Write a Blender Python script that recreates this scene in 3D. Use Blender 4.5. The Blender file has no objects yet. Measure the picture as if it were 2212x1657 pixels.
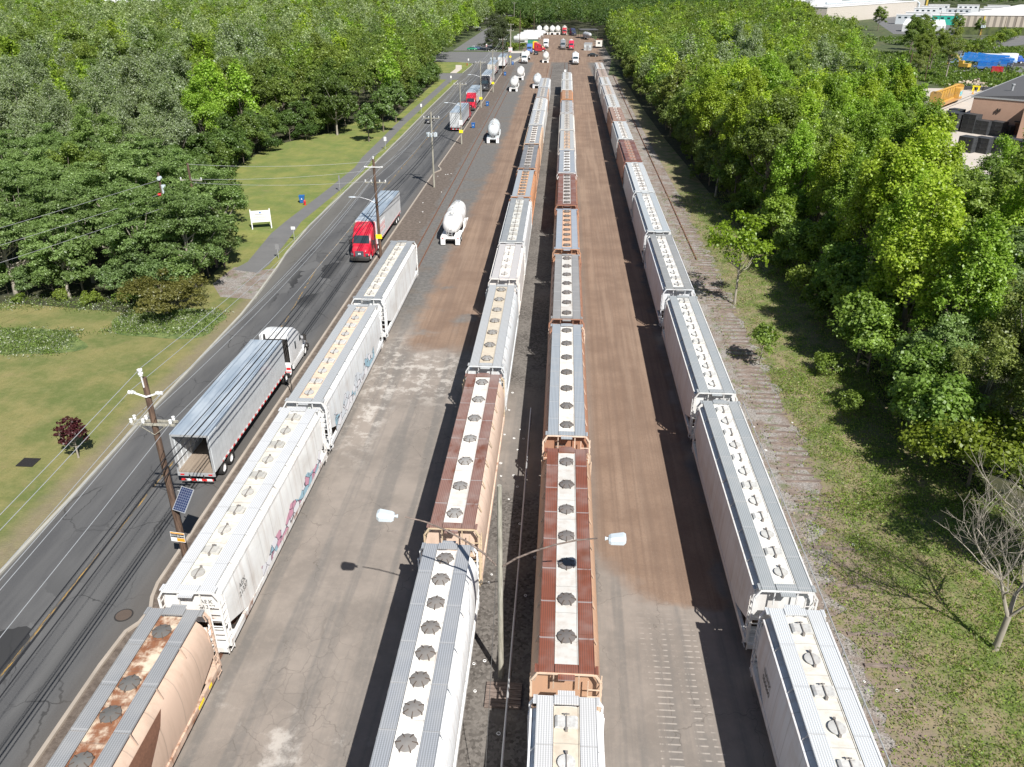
import bpy, math, random
import numpy as np
from mathutils import Vector, Matrix

random.seed(7)
rng = np.random.default_rng(7)
S = bpy.context.scene
COL = S.collection
R = math.radians

# ------------------------------------------------------------------ camera, sky, sun, exposure
cam_data = bpy.data.cameras.new('camera')
cam_data.sensor_width = 36.0
cam_data.lens = 36.0 * 1720.0 / 2212.0
cam_data.clip_start = 0.5
cam_data.clip_end = 4000
cam = bpy.data.objects.new('camera', cam_data)
COL.objects.link(cam)
cam.location = (0, 0, 31.5)
cam.rotation_euler = (R(90 - 27.188), 0, R(3.5216))
S.camera = cam

SUN_TO = Vector((0.47, -0.81, 1.0)).normalized()      # towards the sun
SUN_EL = math.asin(SUN_TO.z)
world = bpy.data.worlds.new('World')
S.world = world
world.use_nodes = True
wn = world.node_tree
sky = wn.nodes.new('ShaderNodeTexSky')
sky.sky_type = 'NISHITA'
sky.sun_disc = False
sky.sun_elevation = SUN_EL
sky.sun_rotation = math.atan2(SUN_TO.x, SUN_TO.y)
sky.dust_density = 0.4
bg = wn.nodes['Background']
bg.inputs['Strength'].default_value = 0.05  # lowest of the daylight range; shade in the photograph is deep
wn.links.new(sky.outputs['Color'], bg.inputs['Color'])

sun_data = bpy.data.lights.new('sun', 'SUN')
sun_data.energy = 5.0
sun_data.angle = R(0.5)
sun_data.color = (1.0, 0.965, 0.91)
sun = bpy.data.objects.new('sun', sun_data)
COL.objects.link(sun)
sun.rotation_euler = (-SUN_TO).to_track_quat('-Z', 'Y').to_euler()
sun.location = (60, -100, 200)

S.view_settings.view_transform = 'Standard'
S.view_settings.look = 'None'
S.view_settings.exposure = 0.6
S.view_settings.gamma = 1.0
S.cycles.max_bounces = 10
S.cycles.diffuse_bounces = 4
S.cycles.glossy_bounces = 3
S.cycles.transmission_bounces = 7
S.cycles.transparent_max_bounces = 6
S.cycles.use_denoising = True
S.cycles.sample_clamp_indirect = 6

# ------------------------------------------------------------------ node helper
class NT:
    def __init__(self, name):
        self.m = bpy.data.materials.new(name)
        self.m.use_nodes = True
        self.t = self.m.node_tree
        self.bsdf = self.t.nodes['Principled BSDF']
        self.out = self.t.nodes['Material Output']
    def n(self, typ, **kw):
        nd = self.t.nodes.new(typ)
        for k, v in kw.items(): setattr(nd, k, v)
        return nd
    def put(self, sock, v):
        if v is None: return
        if hasattr(v, 'is_output'): self.t.links.new(v, sock)
        else:
            try: sock.default_value = v
            except Exception: sock.default_value = tuple(v) + (1.0,)
    def math(self, op, a, b=None, c=None, clamp=False):
        nd = self.n('ShaderNodeMath', operation=op, use_clamp=clamp)
        for i, v in enumerate((a, b, c)): self.put(nd.inputs[i], v)
        return nd.outputs[0]
    def mix(self, f, a, b, mode='MIX'):
        nd = self.n('ShaderNodeMix', data_type='RGBA', blend_type=mode)
        nd.clamp_factor = True
        self.put(nd.inputs[0], f)
        for s, v in ((6, a), (7, b)):
            if isinstance(v, (tuple, list)) and len(v) == 3: v = tuple(v) + (1.0,)
            self.put(nd.inputs[s], v)
        return nd.outputs[2]
    def pos(self):
        return self.n('ShaderNodeNewGeometry').outputs['Position']
    def obj(self):
        return self.n('ShaderNodeTexCoord').outputs['Object']
    def scale(self, v, s, off=(0, 0, 0)):
        nd = self.n('ShaderNodeMapping')
        self.put(nd.inputs['Vector'], v)
        nd.inputs['Scale'].default_value = s
        nd.inputs['Location'].default_value = off
        return nd.outputs[0]
    def noise(self, v, s, d=4, r=0.55, dist=0.0):
        nd = self.n('ShaderNodeTexNoise')
        self.put(nd.inputs['Vector'], v)
        nd.inputs['Scale'].default_value = s
        nd.inputs['Detail'].default_value = d
        nd.inputs['Roughness'].default_value = r
        nd.inputs['Distortion'].default_value = dist
        return nd.outputs['Fac']
    def noisec(self, v, s, d=3):
        nd = self.n('ShaderNodeTexNoise')
        self.put(nd.inputs['Vector'], v)
        nd.inputs['Scale'].default_value = s
        nd.inputs['Detail'].default_value = d
        return nd.outputs['Color']
    def vor(self, v, s, feature='F1', out='Distance', rnd=1.0):
        nd = self.n('ShaderNodeTexVoronoi', feature=feature)
        self.put(nd.inputs['Vector'], v)
        nd.inputs['Scale'].default_value = s
        nd.inputs['Randomness'].default_value = rnd
        return nd.outputs[out]
    def step(self, v, a, b, lo=0.0, hi=1.0):
        nd = self.n('ShaderNodeMapRange', interpolation_type='SMOOTHSTEP')
        self.put(nd.inputs[0], v)
        nd.inputs[1].default_value = a; nd.inputs[2].default_value = b
        nd.inputs[3].default_value = lo; nd.inputs[4].default_value = hi
        return nd.outputs[0]
    def xyz(self, v):
        nd = self.n('ShaderNodeSeparateXYZ')
        self.put(nd.inputs[0], v)
        return nd.outputs[0], nd.outputs[1], nd.outputs[2]
    def warp(self, v, s, amp):
        c = self.noisec(v, s)
        nd = self.n('ShaderNodeVectorMath', operation='MULTIPLY_ADD')
        self.put(nd.inputs[0], c); nd.inputs[1].default_value = (amp, amp, 0)
        sub = self.n('ShaderNodeVectorMath', operation='SUBTRACT')
        self.put(sub.inputs[0], v); sub.inputs[1].default_value = (amp / 2, amp / 2, 0)
        self.put(nd.inputs[2], sub.outputs[0])
        return nd.outputs[0]
    def rect(self, x, y, x0, x1, y0, y1, sx, sy=None):
        sy = sy or sx
        a = self.math('MULTIPLY', self.step(x, x0 - sx, x0 + sx), self.step(x, x1 - sx, x1 + sx, 1, 0))
        b = self.math('MULTIPLY', self.step(y, y0 - sy, y0 + sy), self.step(y, y1 - sy, y1 + sy, 1, 0))
        return self.math('MULTIPLY', a, b)
    def bump(self, h, strength=0.3, dist=0.05):
        nd = self.n('ShaderNodeBump')
        nd.inputs['Strength'].default_value = strength
        nd.inputs['Distance'].default_value = dist
        self.put(nd.inputs['Height'], h)
        self.t.links.new(nd.outputs[0], self.bsdf.inputs['Normal'])
    def done(self, color=None, rough=None, metal=None, spec=None):
        if isinstance(color, (tuple, list)) and len(color) == 3: color = tuple(color) + (1.0,)
        self.put(self.bsdf.inputs['Base Color'], color)
        self.put(self.bsdf.inputs['Roughness'], rough)
        self.put(self.bsdf.inputs['Metallic'], metal)
        self.put(self.bsdf.inputs['Specular IOR Level'], spec)
        return self.m

def objcol(t):
    nd = t.n('ShaderNodeObjectInfo')
    return nd.outputs['Color'], nd.outputs['Alpha'], nd.outputs['Random']

def simple(name, color, rough=0.6, metal=0.0, var=0.12, scale=3.0):
    t = NT(name)
    f = t.noise(t.obj(), scale, 4)
    c = t.mix(f, tuple(k * (1 - var) for k in color), tuple(min(1, k * (1 + var)) for k in color))
    return t.done(c, rough, metal)

M = {}
def build_materials():
    # weathered paint: colour of the object, rust share in its alpha
    t = NT('weathered_paint')
    c, a, rnd = objcol(t)
    o = t.obj()
    off = t.n('ShaderNodeVectorMath', operation='ADD')
    t.put(off.inputs[0], o)
    cb = t.n('ShaderNodeCombineXYZ')
    t.put(cb.inputs[0], t.math('MULTIPLY', rnd, 37.0)); t.put(cb.inputs[1], t.math('MULTIPLY', rnd, 91.0))
    t.put(off.inputs[1], cb.outputs[0])
    v = off.outputs[0]
    x, y, z = t.xyz(o)
    streak = t.noise(t.scale(v, (1.6, 2.2, 0.12)), 1.3, 5, 0.6)
    blot = t.noise(t.scale(v, (1, 0.55, 1)), 1.1, 7, 0.62)
    dirt = t.step(t.noise(t.scale(v, (0.8, 0.35, 0.8)), 0.8, 5, 0.6), 0.42, 0.72)
    base = t.mix(t.math('MULTIPLY', dirt, 0.30), c, (0.36, 0.30, 0.24))
    base = t.mix(t.step(streak, 0.42, 0.72, 0, 0.30), base, (0.36, 0.25, 0.18))
    thr = t.math('SUBTRACT', 1.02, a)
    rust_f = t.step(t.math('SUBTRACT', t.math('ADD', t.math('MULTIPLY', blot, 0.75), t.math('MULTIPLY', streak, 0.35)), thr), -0.06, 0.10)
    rustc = t.mix(t.noise(v, 5, 4), (0.15, 0.055, 0.03), (0.33, 0.15, 0.075))
    fac = t.mix(rust_f, base, rustc)
    seam = t.math('ABSOLUTE', t.math('SUBTRACT', t.math('FRACT', t.math('MULTIPLY', y, 0.55)), 0.5))
    fac = t.mix(t.step(seam, 0.478, 0.492, 0, 0.30), fac, (0.12, 0.11, 0.10))
    M['paint'] = t.done(fac, 0.55)
    # running-board grating: stripes along the car, cross seams, rust by alpha
    t = NT('grating')
    c, a, rnd = objcol(t)
    o = t.obj(); x, y, z = t.xyz(o)
    s = t.math('ABSOLUTE', t.math('SUBTRACT', t.math('FRACT', t.math('MULTIPLY', x, 10.0)), 0.5))
    s2 = t.math('ABSOLUTE', t.math('SUBTRACT', t.math('FRACT', t.math('MULTIPLY', y, 11.0)), 0.5))
    base = t.mix(t.step(s, 0.14, 0.34, 0, 1.0), c, t.mix(0.34, c, (0.03, 0.03, 0.03)))
    base = t.mix(t.step(s2, 0.25, 0.42, 0, 0.12), base, (0.05, 0.05, 0.05))
    seam = t.math('ABSOLUTE', t.math('SUBTRACT', t.math('FRACT', t.math('MULTIPLY', y, 0.42)), 0.5))
    base = t.mix(t.step(seam, 0.475, 0.49, 0, 0.55), base, (0.5, 0.5, 0.5))
    bl = t.noise(t.scale(o, (0.7, 0.35, 1)), 1.2, 5, 0.6)
    base = t.mix(t.step(t.math('SUBTRACT', bl, t.math('SUBTRACT', 1.0, a)), -0.05, 0.1), base, (0.2, 0.07, 0.04))
    base = t.mix(t.step(t.noise(o, 0.5, 3), 0.4, 0.7, 0, 0.25), base, (0.55, 0.53, 0.5))
    M['grating'] = t.done(base, 0.45, 0.25)
    # vehicle paint
    t = NT('gloss_paint')
    c, a, rnd = objcol(t)
    f = t.noise(t.obj(), 1.2, 5)
    M['gloss'] = t.done(t.mix(t.step(f, 0.4, 0.75, 0, 0.22), c, (0.34, 0.3, 0.26)), 0.28)
    # hatch metal
    t = NT('hatch_metal')
    c, a, rnd = objcol(t)
    f = t.noise(t.obj(), 6, 4)
    M['hatch'] = t.done(t.mix(t.step(f, 0.35, 0.8, 0, 0.4), c, (0.2, 0.15, 0.12)), 0.55)
    M['dark'] = simple('dark_steel', (0.035, 0.032, 0.03), 0.6)
    M['clamp'] = simple('clamp_iron', (0.10, 0.075, 0.06), 0.7)
    M['strap'] = simple('strap_steel', (0.20, 0.18, 0.165), 0.6)
    M['steel'] = simple('grey_steel', (0.3, 0.3, 0.31), 0.45, 0.3)
    M['galv'] = simple('galvanised', (0.5, 0.51, 0.52), 0.4, 0.4)
    M['rustsolid'] = simple('rusty_iron', (0.16, 0.075, 0.045), 0.8, 0, 0.4, 9)
    M['rubber'] = simple('rubber', (0.018, 0.018, 0.018), 0.8)
    M['white'] = simple('white_enamel', (0.8, 0.8, 0.79), 0.4, 0, 0.06)
    M['rimwhite'] = simple('rim', (0.72, 0.72, 0.72), 0.35, 0.2)
    M['chrome'] = simple('chrome', (0.7, 0.71, 0.73), 0.12, 1.0, 0.03)
    M['red'] = simple('signal_red', (0.55, 0.02, 0.025), 0.35)
    M['yellow'] = simple('sign_yellow', (0.85, 0.68, 0.02), 0.45, 0, 0.05)
    M['ochre'] = simple('ochre_paint', (0.5, 0.36, 0.07), 0.6)
    M['greentag'] = simple('green_spray', (0.02, 0.2, 0.1), 0.6)
    M['orange'] = simple('sign_orange', (0.85, 0.36, 0.03), 0.5)
    M['blue'] = simple('bin_blue', (0.02, 0.12, 0.36), 0.45)
    M['black'] = simple('ink_black', (0.015, 0.015, 0.018), 0.6)
    M['ink'] = simple('faded_ink', (0.14, 0.14, 0.14), 0.6)
    M['concrete'] = simple('concrete', (0.42, 0.40, 0.36), 0.85, 0, 0.2, 2.2)
    M['kerb'] = simple('kerb_concrete', (0.36, 0.31, 0.26), 0.85, 0, 0.28, 0.9)
    M['kerb_pale'] = simple('kerb_pale_concrete', (0.36, 0.35, 0.31), 0.85, 0, 0.25, 0.9)
    M['glass'] = simple('window_glass', (0.03, 0.045, 0.055), 0.06, 0.0, 0.05)
    M['lamp_grey'] = simple('lamp_housing', (0.55, 0.61, 0.65), 0.4, 0.1)
    M['solar'] = None
    t = NT('solar_cells')
    o = t.obj(); x, y, z = t.xyz(o)
    gx = t.math('ABSOLUTE', t.math('SUBTRACT', t.math('FRACT', t.math('MULTIPLY', x, 5.7)), 0.5))
    gy = t.math('ABSOLUTE', t.math('SUBTRACT', t.math('FRACT', t.math('MULTIPLY', y, 5.7)), 0.5))
    g = t.math('MAXIMUM', gx, gy)
    M['solar'] = t.done(t.mix(t.step(g, 0.45, 0.48), (0.025, 0.035, 0.085), (0.3, 0.34, 0.42)), 0.15)
    # trailer aluminium roof and sides
    t = NT('trailer_roof')
    o = t.obj(); x, y, z = t.xyz(o)
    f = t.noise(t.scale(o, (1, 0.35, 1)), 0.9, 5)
    c = t.mix(t.step(f, 0.35, 0.68), (0.40, 0.47, 0.54), (0.60, 0.66, 0.71))  # pale blue blotches, sky and cloud reflection painted into the roof
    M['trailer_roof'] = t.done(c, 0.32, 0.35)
    t = NT('trailer_side')
    c, a, rnd = objcol(t)
    o = t.obj(); x, y, z = t.xyz(o)
    rib = t.math('ABSOLUTE', t.math('SUBTRACT', t.math('FRACT', t.math('MULTIPLY', y, 1.65)), 0.5))
    f = t.noise(t.scale(o, (1, 0.5, 1.5)), 1.3, 5)
    cc = t.mix(t.step(rib, 0.46, 0.49, 0, 0.35), t.mix(t.step(f, 0.3, 0.75, 0, 0.25), c, (0.3, 0.3, 0.3)), (0.25, 0.26, 0.28))
    M['trailer_side'] = t.done(cc, 0.35, 0.15)
    t = NT('trailer_floor')
    o = t.obj()
    f = t.noise(t.scale(o, (6, 0.4, 1)), 1.5, 4)
    M['trailer_floor'] = t.done(t.mix(f, (0.16, 0.12, 0.09), (0.34, 0.28, 0.22)), 0.75)
    t = NT('red_white_tape')
    x, y, z = t.xyz(t.obj())
    s = t.math('GREATER_THAN', t.math('FRACT', t.math('ADD', t.math('MULTIPLY', t.math('ADD', x, y), 1.35), 0.2)), 0.5)
    M['tape'] = t.done(t.mix(s, (0.75, 0.75, 0.75), (0.6, 0.03, 0.03)), 0.4)
    # timber poles
    for nm, a, b in (('pole_brown', (0.045, 0.026, 0.018), (0.15, 0.095, 0.065)), ('pole_grey', (0.20, 0.19, 0.15), (0.40, 0.38, 0.32)), ('tie_wood', (0.075, 0.055, 0.047), (0.26, 0.205, 0.175))):
        t = NT(nm)
        o = t.obj()
        sc = (9, 9, 0.7) if 'pole' in nm else (0.8, 9, 9)
        f = t.noise(t.scale(o, sc), 1.4, 5, 0.65)
        M[nm] = t.done(t.mix(t.step(f, 0.3, 0.7), a, b), 0.85)
    t = NT('bark')
    f = t.noise(t.scale(t.obj(), (5, 5, 1.2)), 1.4, 5)
    M['bark'] = t.done(t.mix(f, (0.06, 0.048, 0.036), (0.24, 0.2, 0.16)), 0.9)
    t = NT('pale_bark')
    f = t.noise(t.scale(t.obj(), (4, 4, 1.2)), 1.4, 5)
    M['pale_bark'] = t.done(t.mix(f, (0.16, 0.14, 0.11), (0.42, 0.38, 0.32)), 0.9)
    # leaves: colour of the object, each leaf cluster a little different
    def leaf(name, attr):
        t = NT(name)
        if attr:
            at = t.n('ShaderNodeAttribute'); at.attribute_name = 'tint'
            c = at.outputs['Color']; a = 1.0
        else:
            c, a, rnd = objcol(t)
        isl = t.n('ShaderNodeNewGeometry').outputs['Random Per Island']
        w = t.n('ShaderNodeTexWhiteNoise', noise_dimensions='1D')
        t.put(w.inputs['W'], t.math('MULTIPLY', isl, 977.0))
        br = t.math('MULTIPLY_ADD', isl, 0.85, 0.80)
        cc = t.n('ShaderNodeCombineColor')
        for i in range(3): t.put(cc.inputs[i], br)
        c2 = t.mix(1.0, c, cc.outputs[0], 'MULTIPLY')
        if not attr:
            pale = t.math('GREATER_THAN', w.outputs['Value'], a)
            c2 = t.mix(t.math('MULTIPLY', pale, 0.75), c2, (0.38, 0.43, 0.31))
        d = t.n('ShaderNodeBsdfDiffuse'); t.put(d.inputs['Color'], c2)
        tr = t.n('ShaderNodeBsdfTranslucent'); t.put(tr.inputs['Color'], t.mix(1.0, c2, (1.1, 1.2, 0.6), 'MULTIPLY'))
        ms = t.n('ShaderNodeMixShader'); ms.inputs[0].default_value = 0.48
        t.t.links.new(d.outputs[0], ms.inputs[1]); t.t.links.new(tr.outputs[0], ms.inputs[2])
        gl = t.n('ShaderNodeBsdfGlossy'); gl.inputs['Roughness'].default_value = 0.45
        gl.inputs['Color'].default_value = (0.8, 0.85, 0.8, 1)
        m2 = t.n('ShaderNodeMixShader'); m2.inputs[0].default_value = 0.03
        t.t.links.new(ms.outputs[0], m2.inputs[1]); t.t.links.new(gl.outputs[0], m2.inputs[2])
        t.t.links.new(m2.outputs[0], t.out.inputs['Surface'])
        return t.m
    M['leaf'] = leaf('leaf', False)
    M['leaf_far'] = leaf('leaf_far', True)
    # brick
    t = NT('peach_brick')
    o = t.obj()
    f = t.noise(o, 0.5, 6)
    br = t.n('ShaderNodeTexBrick')
    M['brick'] = t.done(t.mix(f, (0.40, 0.25, 0.18), (0.52, 0.34, 0.25)), 0.85)
    t = NT('shingle')
    f = t.noise(t.obj(), 2.5, 6, 0.7)
    M['shingle'] = t.done(t.mix(f, (0.055, 0.055, 0.06), (0.12, 0.12, 0.125)), 0.9)
    t = NT('ribbed_panel')
    c, a, rnd = objcol(t)
    x, y, z = t.xyz(t.obj())
    s = t.math('ABSOLUTE', t.math('SUBTRACT', t.math('FRACT', t.math('MULTIPLY', x, 0.28)), 0.5))
    M['ribbed'] = t.done(t.mix(t.step(s, 0.26, 0.3, 0, 0.75), c, (0.14, 0.12, 0.10)), 0.7)
    t = NT('roof_membrane')
    f = t.noise(t.obj(), 0.08, 5)
    M['membrane'] = t.done(t.mix(f, (0.6, 0.58, 0.56), (0.82, 0.81, 0.8)), 0.6)
    M['pallet_black'] = simple('black_plastic', (0.045, 0.048, 0.052), 0.5, 0, 0.4, 4)
    M['pale_rock'] = simple('rubble_stone', (0.45, 0.38, 0.30), 0.9, 0, 0.3, 2)
    # graffiti: hard edged paint shapes
    t = NT('graffiti_paint')
    c, a, rnd = objcol(t)
    o = t.warp(t.scale(t.obj(), (1, 1, 1)), 1.3, 1.2)
    sc = t.scale(o, (0.2, 0.75, 1.1))
    cell = t.vor(sc, 1.6, 'F1', 'Color')
    edge = t.vor(sc, 1.6, 'DISTANCE_TO_EDGE', 'Distance')
    r_, g_, b_ = t.xyz(cell)
    k = t.mix(t.math('GREATER_THAN', r_, 0.55), c, (0.75, 0.75, 0.78))
    k = t.mix(t.math('GREATER_THAN', g_, 0.72), k, (0.30, 0.48, 0.58))
    k = t.mix(t.math('LESS_THAN', edge, 0.035), k, (0.05, 0.04, 0.06))
    M['graffiti'] = t.done(k, 0.5)

build_materials()

# ------------------------------------------------------------------ ground shaders
def ground_materials():
    # whole earth sheet
    t = NT('earth')
    p = t.pos()
    f = t.noise(p, 0.35, 7, 0.65)
    c = t.mix(t.step(f, 0.35, 0.65), (0.035, 0.05, 0.02), (0.09, 0.115, 0.035))
    c = t.mix(t.step(t.noise(p, 0.06, 4), 0.5, 0.75, 0, 0.6), c, (0.13, 0.11, 0.06))
    M['earth'] = t.done(c, 0.95)
    # woodland floor
    t = NT('wood_floor')
    p = t.pos()
    f = t.noise(p, 0.9, 6, 0.65)
    M['wood_floor'] = t.done(t.mix(t.step(f, 0.35, 0.65), (0.02, 0.025, 0.012), (0.06, 0.06, 0.025)), 0.95)
    # lawn
    t = NT('lawn')
    p = t.pos(); x, y, z = t.xyz(p)
    f = t.noise(p, 0.22, 6, 0.6); g = t.noise(p, 3.5, 4, 0.7)
    stripe = t.noise(t.scale(p, (0.5, 0.05, 1)), 1.0, 3)
    far = t.step(y, 84, 104)
    ca = t.mix(t.step(f, 0.36, 0.64), (0.115, 0.14, 0.035), (0.235, 0.205, 0.075))
    cb = t.mix(t.step(f, 0.36, 0.64), (0.13, 0.18, 0.035), (0.225, 0.235, 0.055))
    c = t.mix(far, ca, cb)
    c = t.mix(t.step(stripe, 0.4, 0.6, 0, 0.25), c, (0.10, 0.14, 0.03))
    c = t.mix(t.step(t.noise(t.scale(p, (1, 1, 1), (9, 3, 0)), 0.5, 5), 0.56, 0.74, 0, 0.5), c, (0.27, 0.21, 0.10))
    c = t.mix(t.step(g, 0.35, 0.75, 0, 0.30), c, (0.07, 0.09, 0.02))
    wp = t.warp(p, 0.8, 1.2); wx, wy, wz = t.xyz(wp)
    bare = t.math('MULTIPLY', t.step(wx, -34.6, -33.2), t.step(wy, 84, 78, 0, 1))
    bare = t.rect(wx, wy, -34.3, -20, -50, 82, 0.9, 3)
    c = t.mix(t.math('MULTIPLY', bare, 0.75), c, t.mix(t.noise(p, 2.5, 5), (0.17, 0.125, 0.085), (0.26, 0.21, 0.15)))
    c = t.mix(t.step(t.noise(p, 1.1, 6, 0.75), 0.42, 0.68, 0, 0.35), c, (0.26, 0.235, 0.10))
    c = t.mix(t.step(t.noise(p, 10, 3, 0.8), 0.45, 0.7, 0, 0.30), c, (0.075, 0.10, 0.025))
    M['lawn'] = t.done(c, 0.95)
    t.bump(t.noise(p, 9, 3), 0.8, 0.06)
    # wild weedy patch
    t = NT('wild_grass')
    p = t.pos()
    f = t.noise(p, 1.1, 6, 0.7)
    c = t.mix(t.step(f, 0.35, 0.62), (0.06, 0.10, 0.025), (0.16, 0.20, 0.06))
    c = t.mix(t.step(t.noise(p, 6, 3, 0.7), 0.62, 0.75, 0, 0.6), c, (0.45, 0.45, 0.36))
    M['wild_grass'] = t.done(c, 0.95)
    t.bump(t.noise(p, 4, 4), 0.8, 0.15)
    # road asphalt
    t = NT('road_asphalt')
    p = t.pos(); x, y, z = t.xyz(p)
    f = t.noise(t.scale(p, (0.5, 0.07, 1)), 1.0, 5, 0.6)
    g = t.noise(p, 14, 3, 0.7)
    c = t.mix(t.step(f, 0.35, 0.65), (0.066, 0.066, 0.068), (0.105, 0.104, 0.103))
    c = t.mix(t.step(g, 0.3, 0.8, 0, 0.35), c, (0.135, 0.135, 0.135))
    wp = t.warp(p, 1.5, 0.8)
    crack = t.vor(t.scale(wp, (0.32, 0.2, 1)), 1.0, 'DISTANCE_TO_EDGE')
    c = t.mix(t.math('MULTIPLY', t.step(crack, 0.004, 0.012, 0.7, 0), t.step(t.noise(p, 0.12, 2), 0.4, 0.55)), c, (0.02, 0.02, 0.02))
    patch = t.vor(t.scale(t.warp(p, 0.9, 1.6), (0.42, 0.22, 1)), 1.0, 'F1', 'Color')
    pr_, pg_, pb_ = t.xyz(patch)
    zone = t.math('MAXIMUM', t.rect(x, y, -32.5, -27.0, 16, 34, 0.6, 2), t.rect(x, y, -31, -26.5, 78, 95, 0.6, 2))
    c = t.mix(t.math('MULTIPLY', t.math('MULTIPLY', t.math('GREATER_THAN', pr_, 0.72), zone), 0.85), c, (0.022, 0.022, 0.023))
    c = t.mix(t.math('MULTIPLY', t.math('MULTIPLY', t.math('GREATER_THAN', pg_, 0.66), zone), 0.5), c, (0.13, 0.13, 0.13))
    # dusty gutters
    c = t.mix(t.math('MULTIPLY', t.step(x, -24.3, -22.9), 0.5), c, (0.12, 0.105, 0.09))
    c = t.mix(t.math('MULTIPLY', t.step(x, -31.6, -33.0), 0.5), c, (0.15, 0.14, 0.12))
    ty = t.math('MULTIPLY', t.rect(x, y, -25.3, -24.7, -20, 92, 0.3, 6), 0.45)  # dark lane strip, overhead wire shadow painted into the asphalt
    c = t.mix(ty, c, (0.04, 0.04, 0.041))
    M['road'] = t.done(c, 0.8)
    # worn yellow line
    t = NT('road_line')
    p = t.pos()
    w = t.noise(t.scale(p, (6, 0.6, 1)), 1.4, 5, 0.7)
    M['line'] = t.done(t.mix(t.step(w, 0.47, 0.64), (0.088, 0.087, 0.084), (0.46, 0.27, 0.05)), 0.75)
    # path
    t = NT('path_asphalt')
    p = t.pos()
    c = t.mix(t.noise(p, 0.5, 6, 0.65), (0.11, 0.11, 0.112), (0.17, 0.168, 0.165))
    M['path'] = t.done(c, 0.9)
    # yard: concrete-like asphalt at the near end, gravel strips, dirt lanes
    t = NT('yard_surface')
    p = t.pos()
    w1 = t.warp(p, 0.35, 2.6); w2 = t.warp(w1, 1.6, 0.7); x, y, z = t.xyz(w2)
    x0, y0, z0 = t.xyz(p)
    f = t.noise(p, 0.25, 7, 0.62); g = t.noise(p, 2.2, 6, 0.7); h = t.noise(p, 16, 3, 0.75)
    lane = t.noise(t.scale(p, (0.9, 0.035, 1)), 1.0, 4, 0.55)
    lane2 = t.noise(t.scale(p, (3.4, 0.03, 1), (3, 0, 0)), 1.0, 3, 0.55)
    asph = t.mix(t.step(f, 0.33, 0.67), (0.195, 0.170, 0.148), (0.268, 0.232, 0.201))
    asph = t.mix(t.step(lane, 0.46, 0.62, 0, 0.6), asph, (0.135, 0.128, 0.12))
    asph = t.mix(t.step(g, 0.45, 0.75, 0, 0.3), asph, (0.33, 0.28, 0.24))
    crack = t.vor(t.scale(t.warp(p, 1.2, 1.3), (0.34, 0.2, 1)), 1.0, 'DISTANCE_TO_EDGE')
    cr = t.math('MULTIPLY', t.step(crack, 0.002, 0.008, 0.4, 0), t.step(t.noise(p, 0.16, 2), 0.42, 0.55))
    asph = t.mix(cr, asph, (0.07, 0.06, 0.05))
    fine = t.vor(t.scale(t.warp(p, 2.0, 0.5), (1.1, 0.8, 1)), 1.0, 'DISTANCE_TO_EDGE')
    cr2 = t.math('MULTIPLY', t.step(fine, 0.006, 0.03, 0.3, 0), t.rect(x0, y0, -14, -10, 10, 33, 2.0, 4))
    asph = t.mix(cr2, asph, (0.08, 0.07, 0.06))
    # resin spill: white dusting
    spill = t.math('MULTIPLY', t.math('MAXIMUM', t.rect(x, y, -16.4, -13.6, 50, 70, 1.0, 5), t.rect(x, y, -14.5, -8.4, 58, 67, 2.0, 3)), t.step(t.noise(p, 0.9, 7, 0.72), 0.47, 0.62))
    spill = t.math('MAXIMUM', spill, t.math('MULTIPLY', t.rect(x, y, -16.8, -8, 14, 27, 2.0, 3), t.step(t.noise(p, 0.35, 6, 0.7), 0.53, 0.68)))
    # tread marks
    tm = t.math('ABSOLUTE', t.math('SUBTRACT', t.math('FRACT', t.math('MULTIPLY', y0, 2.6)), 0.5))
    tread = t.math('MULTIPLY', t.step(tm, 0.36, 0.46), t.rect(x, y0, 4.9, 8.0, 16, 33, 0.5, 2))
    tread = t.math('MULTIPLY', tread, t.step(t.noise(t.scale(p, (2.4, 0.1, 1)), 1.0, 3), 0.47, 0.58))
    asph = t.mix(t.math('MULTIPLY', tread, 0.55), asph, (0.5, 0.45, 0.4))
    asph = t.mix(t.math('MULTIPLY', spill, 0.5), asph, (0.62, 0.58, 0.53))
    # dark gravel between the lines and by the kerb
    peb = t.vor(p, 7.0, 'F1', 'Color'); pr1, pg1, pb1 = t.xyz(peb)
    grav = t.mix(pr1, (0.055, 0.048, 0.042), (0.165, 0.15, 0.135))
    grav = t.mix(t.step(f, 0.4, 0.65, 0, 0.4), grav, (0.21, 0.19, 0.17))
    gm = t.math('MAXIMUM', t.rect(x, y0, -4.6, -0.4, -20, 45, 0.3, 1.0), t.rect(x, y, -4.6, -0.2, 60, 345, 0.5, 3))
    grey = t.mix(t.step(g, 0.35, 0.65), (0.10, 0.095, 0.09), (0.155, 0.148, 0.138))
    grey = t.mix(t.step(f, 0.5, 0.7, 0, 0.6), grey, (0.145, 0.115, 0.09))
    yardmid = t.rect(x, y, -24, 16, 74, 900, 0.8, 6)
    c = t.mix(yardmid, asph, grey)
    strip = t.rect(x, y0, -24, -18.9, -20, 330, 0.5, 4)
    stripc = t.mix(t.step(g, 0.35, 0.68), (0.085, 0.066, 0.053), (0.16, 0.13, 0.108))
    stripc = t.mix(t.step(h, 0.64, 0.74, 0, 0.8), stripc, (0.36, 0.32, 0.28))
    c = t.mix(strip, c, stripc)
    c = t.mix(gm, c, grav)
    # dirt lanes
    dirt = t.mix(t.step(f, 0.3, 0.7), (0.178, 0.117, 0.082), (0.250, 0.172, 0.122))
    dirt = t.mix(t.step(lane2, 0.42, 0.62, 0, 0.5), dirt, (0.150, 0.102, 0.075))
    dirt = t.mix(t.step(lane, 0.5, 0.66, 0, 0.45), dirt, (0.30, 0.215, 0.155))
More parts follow.
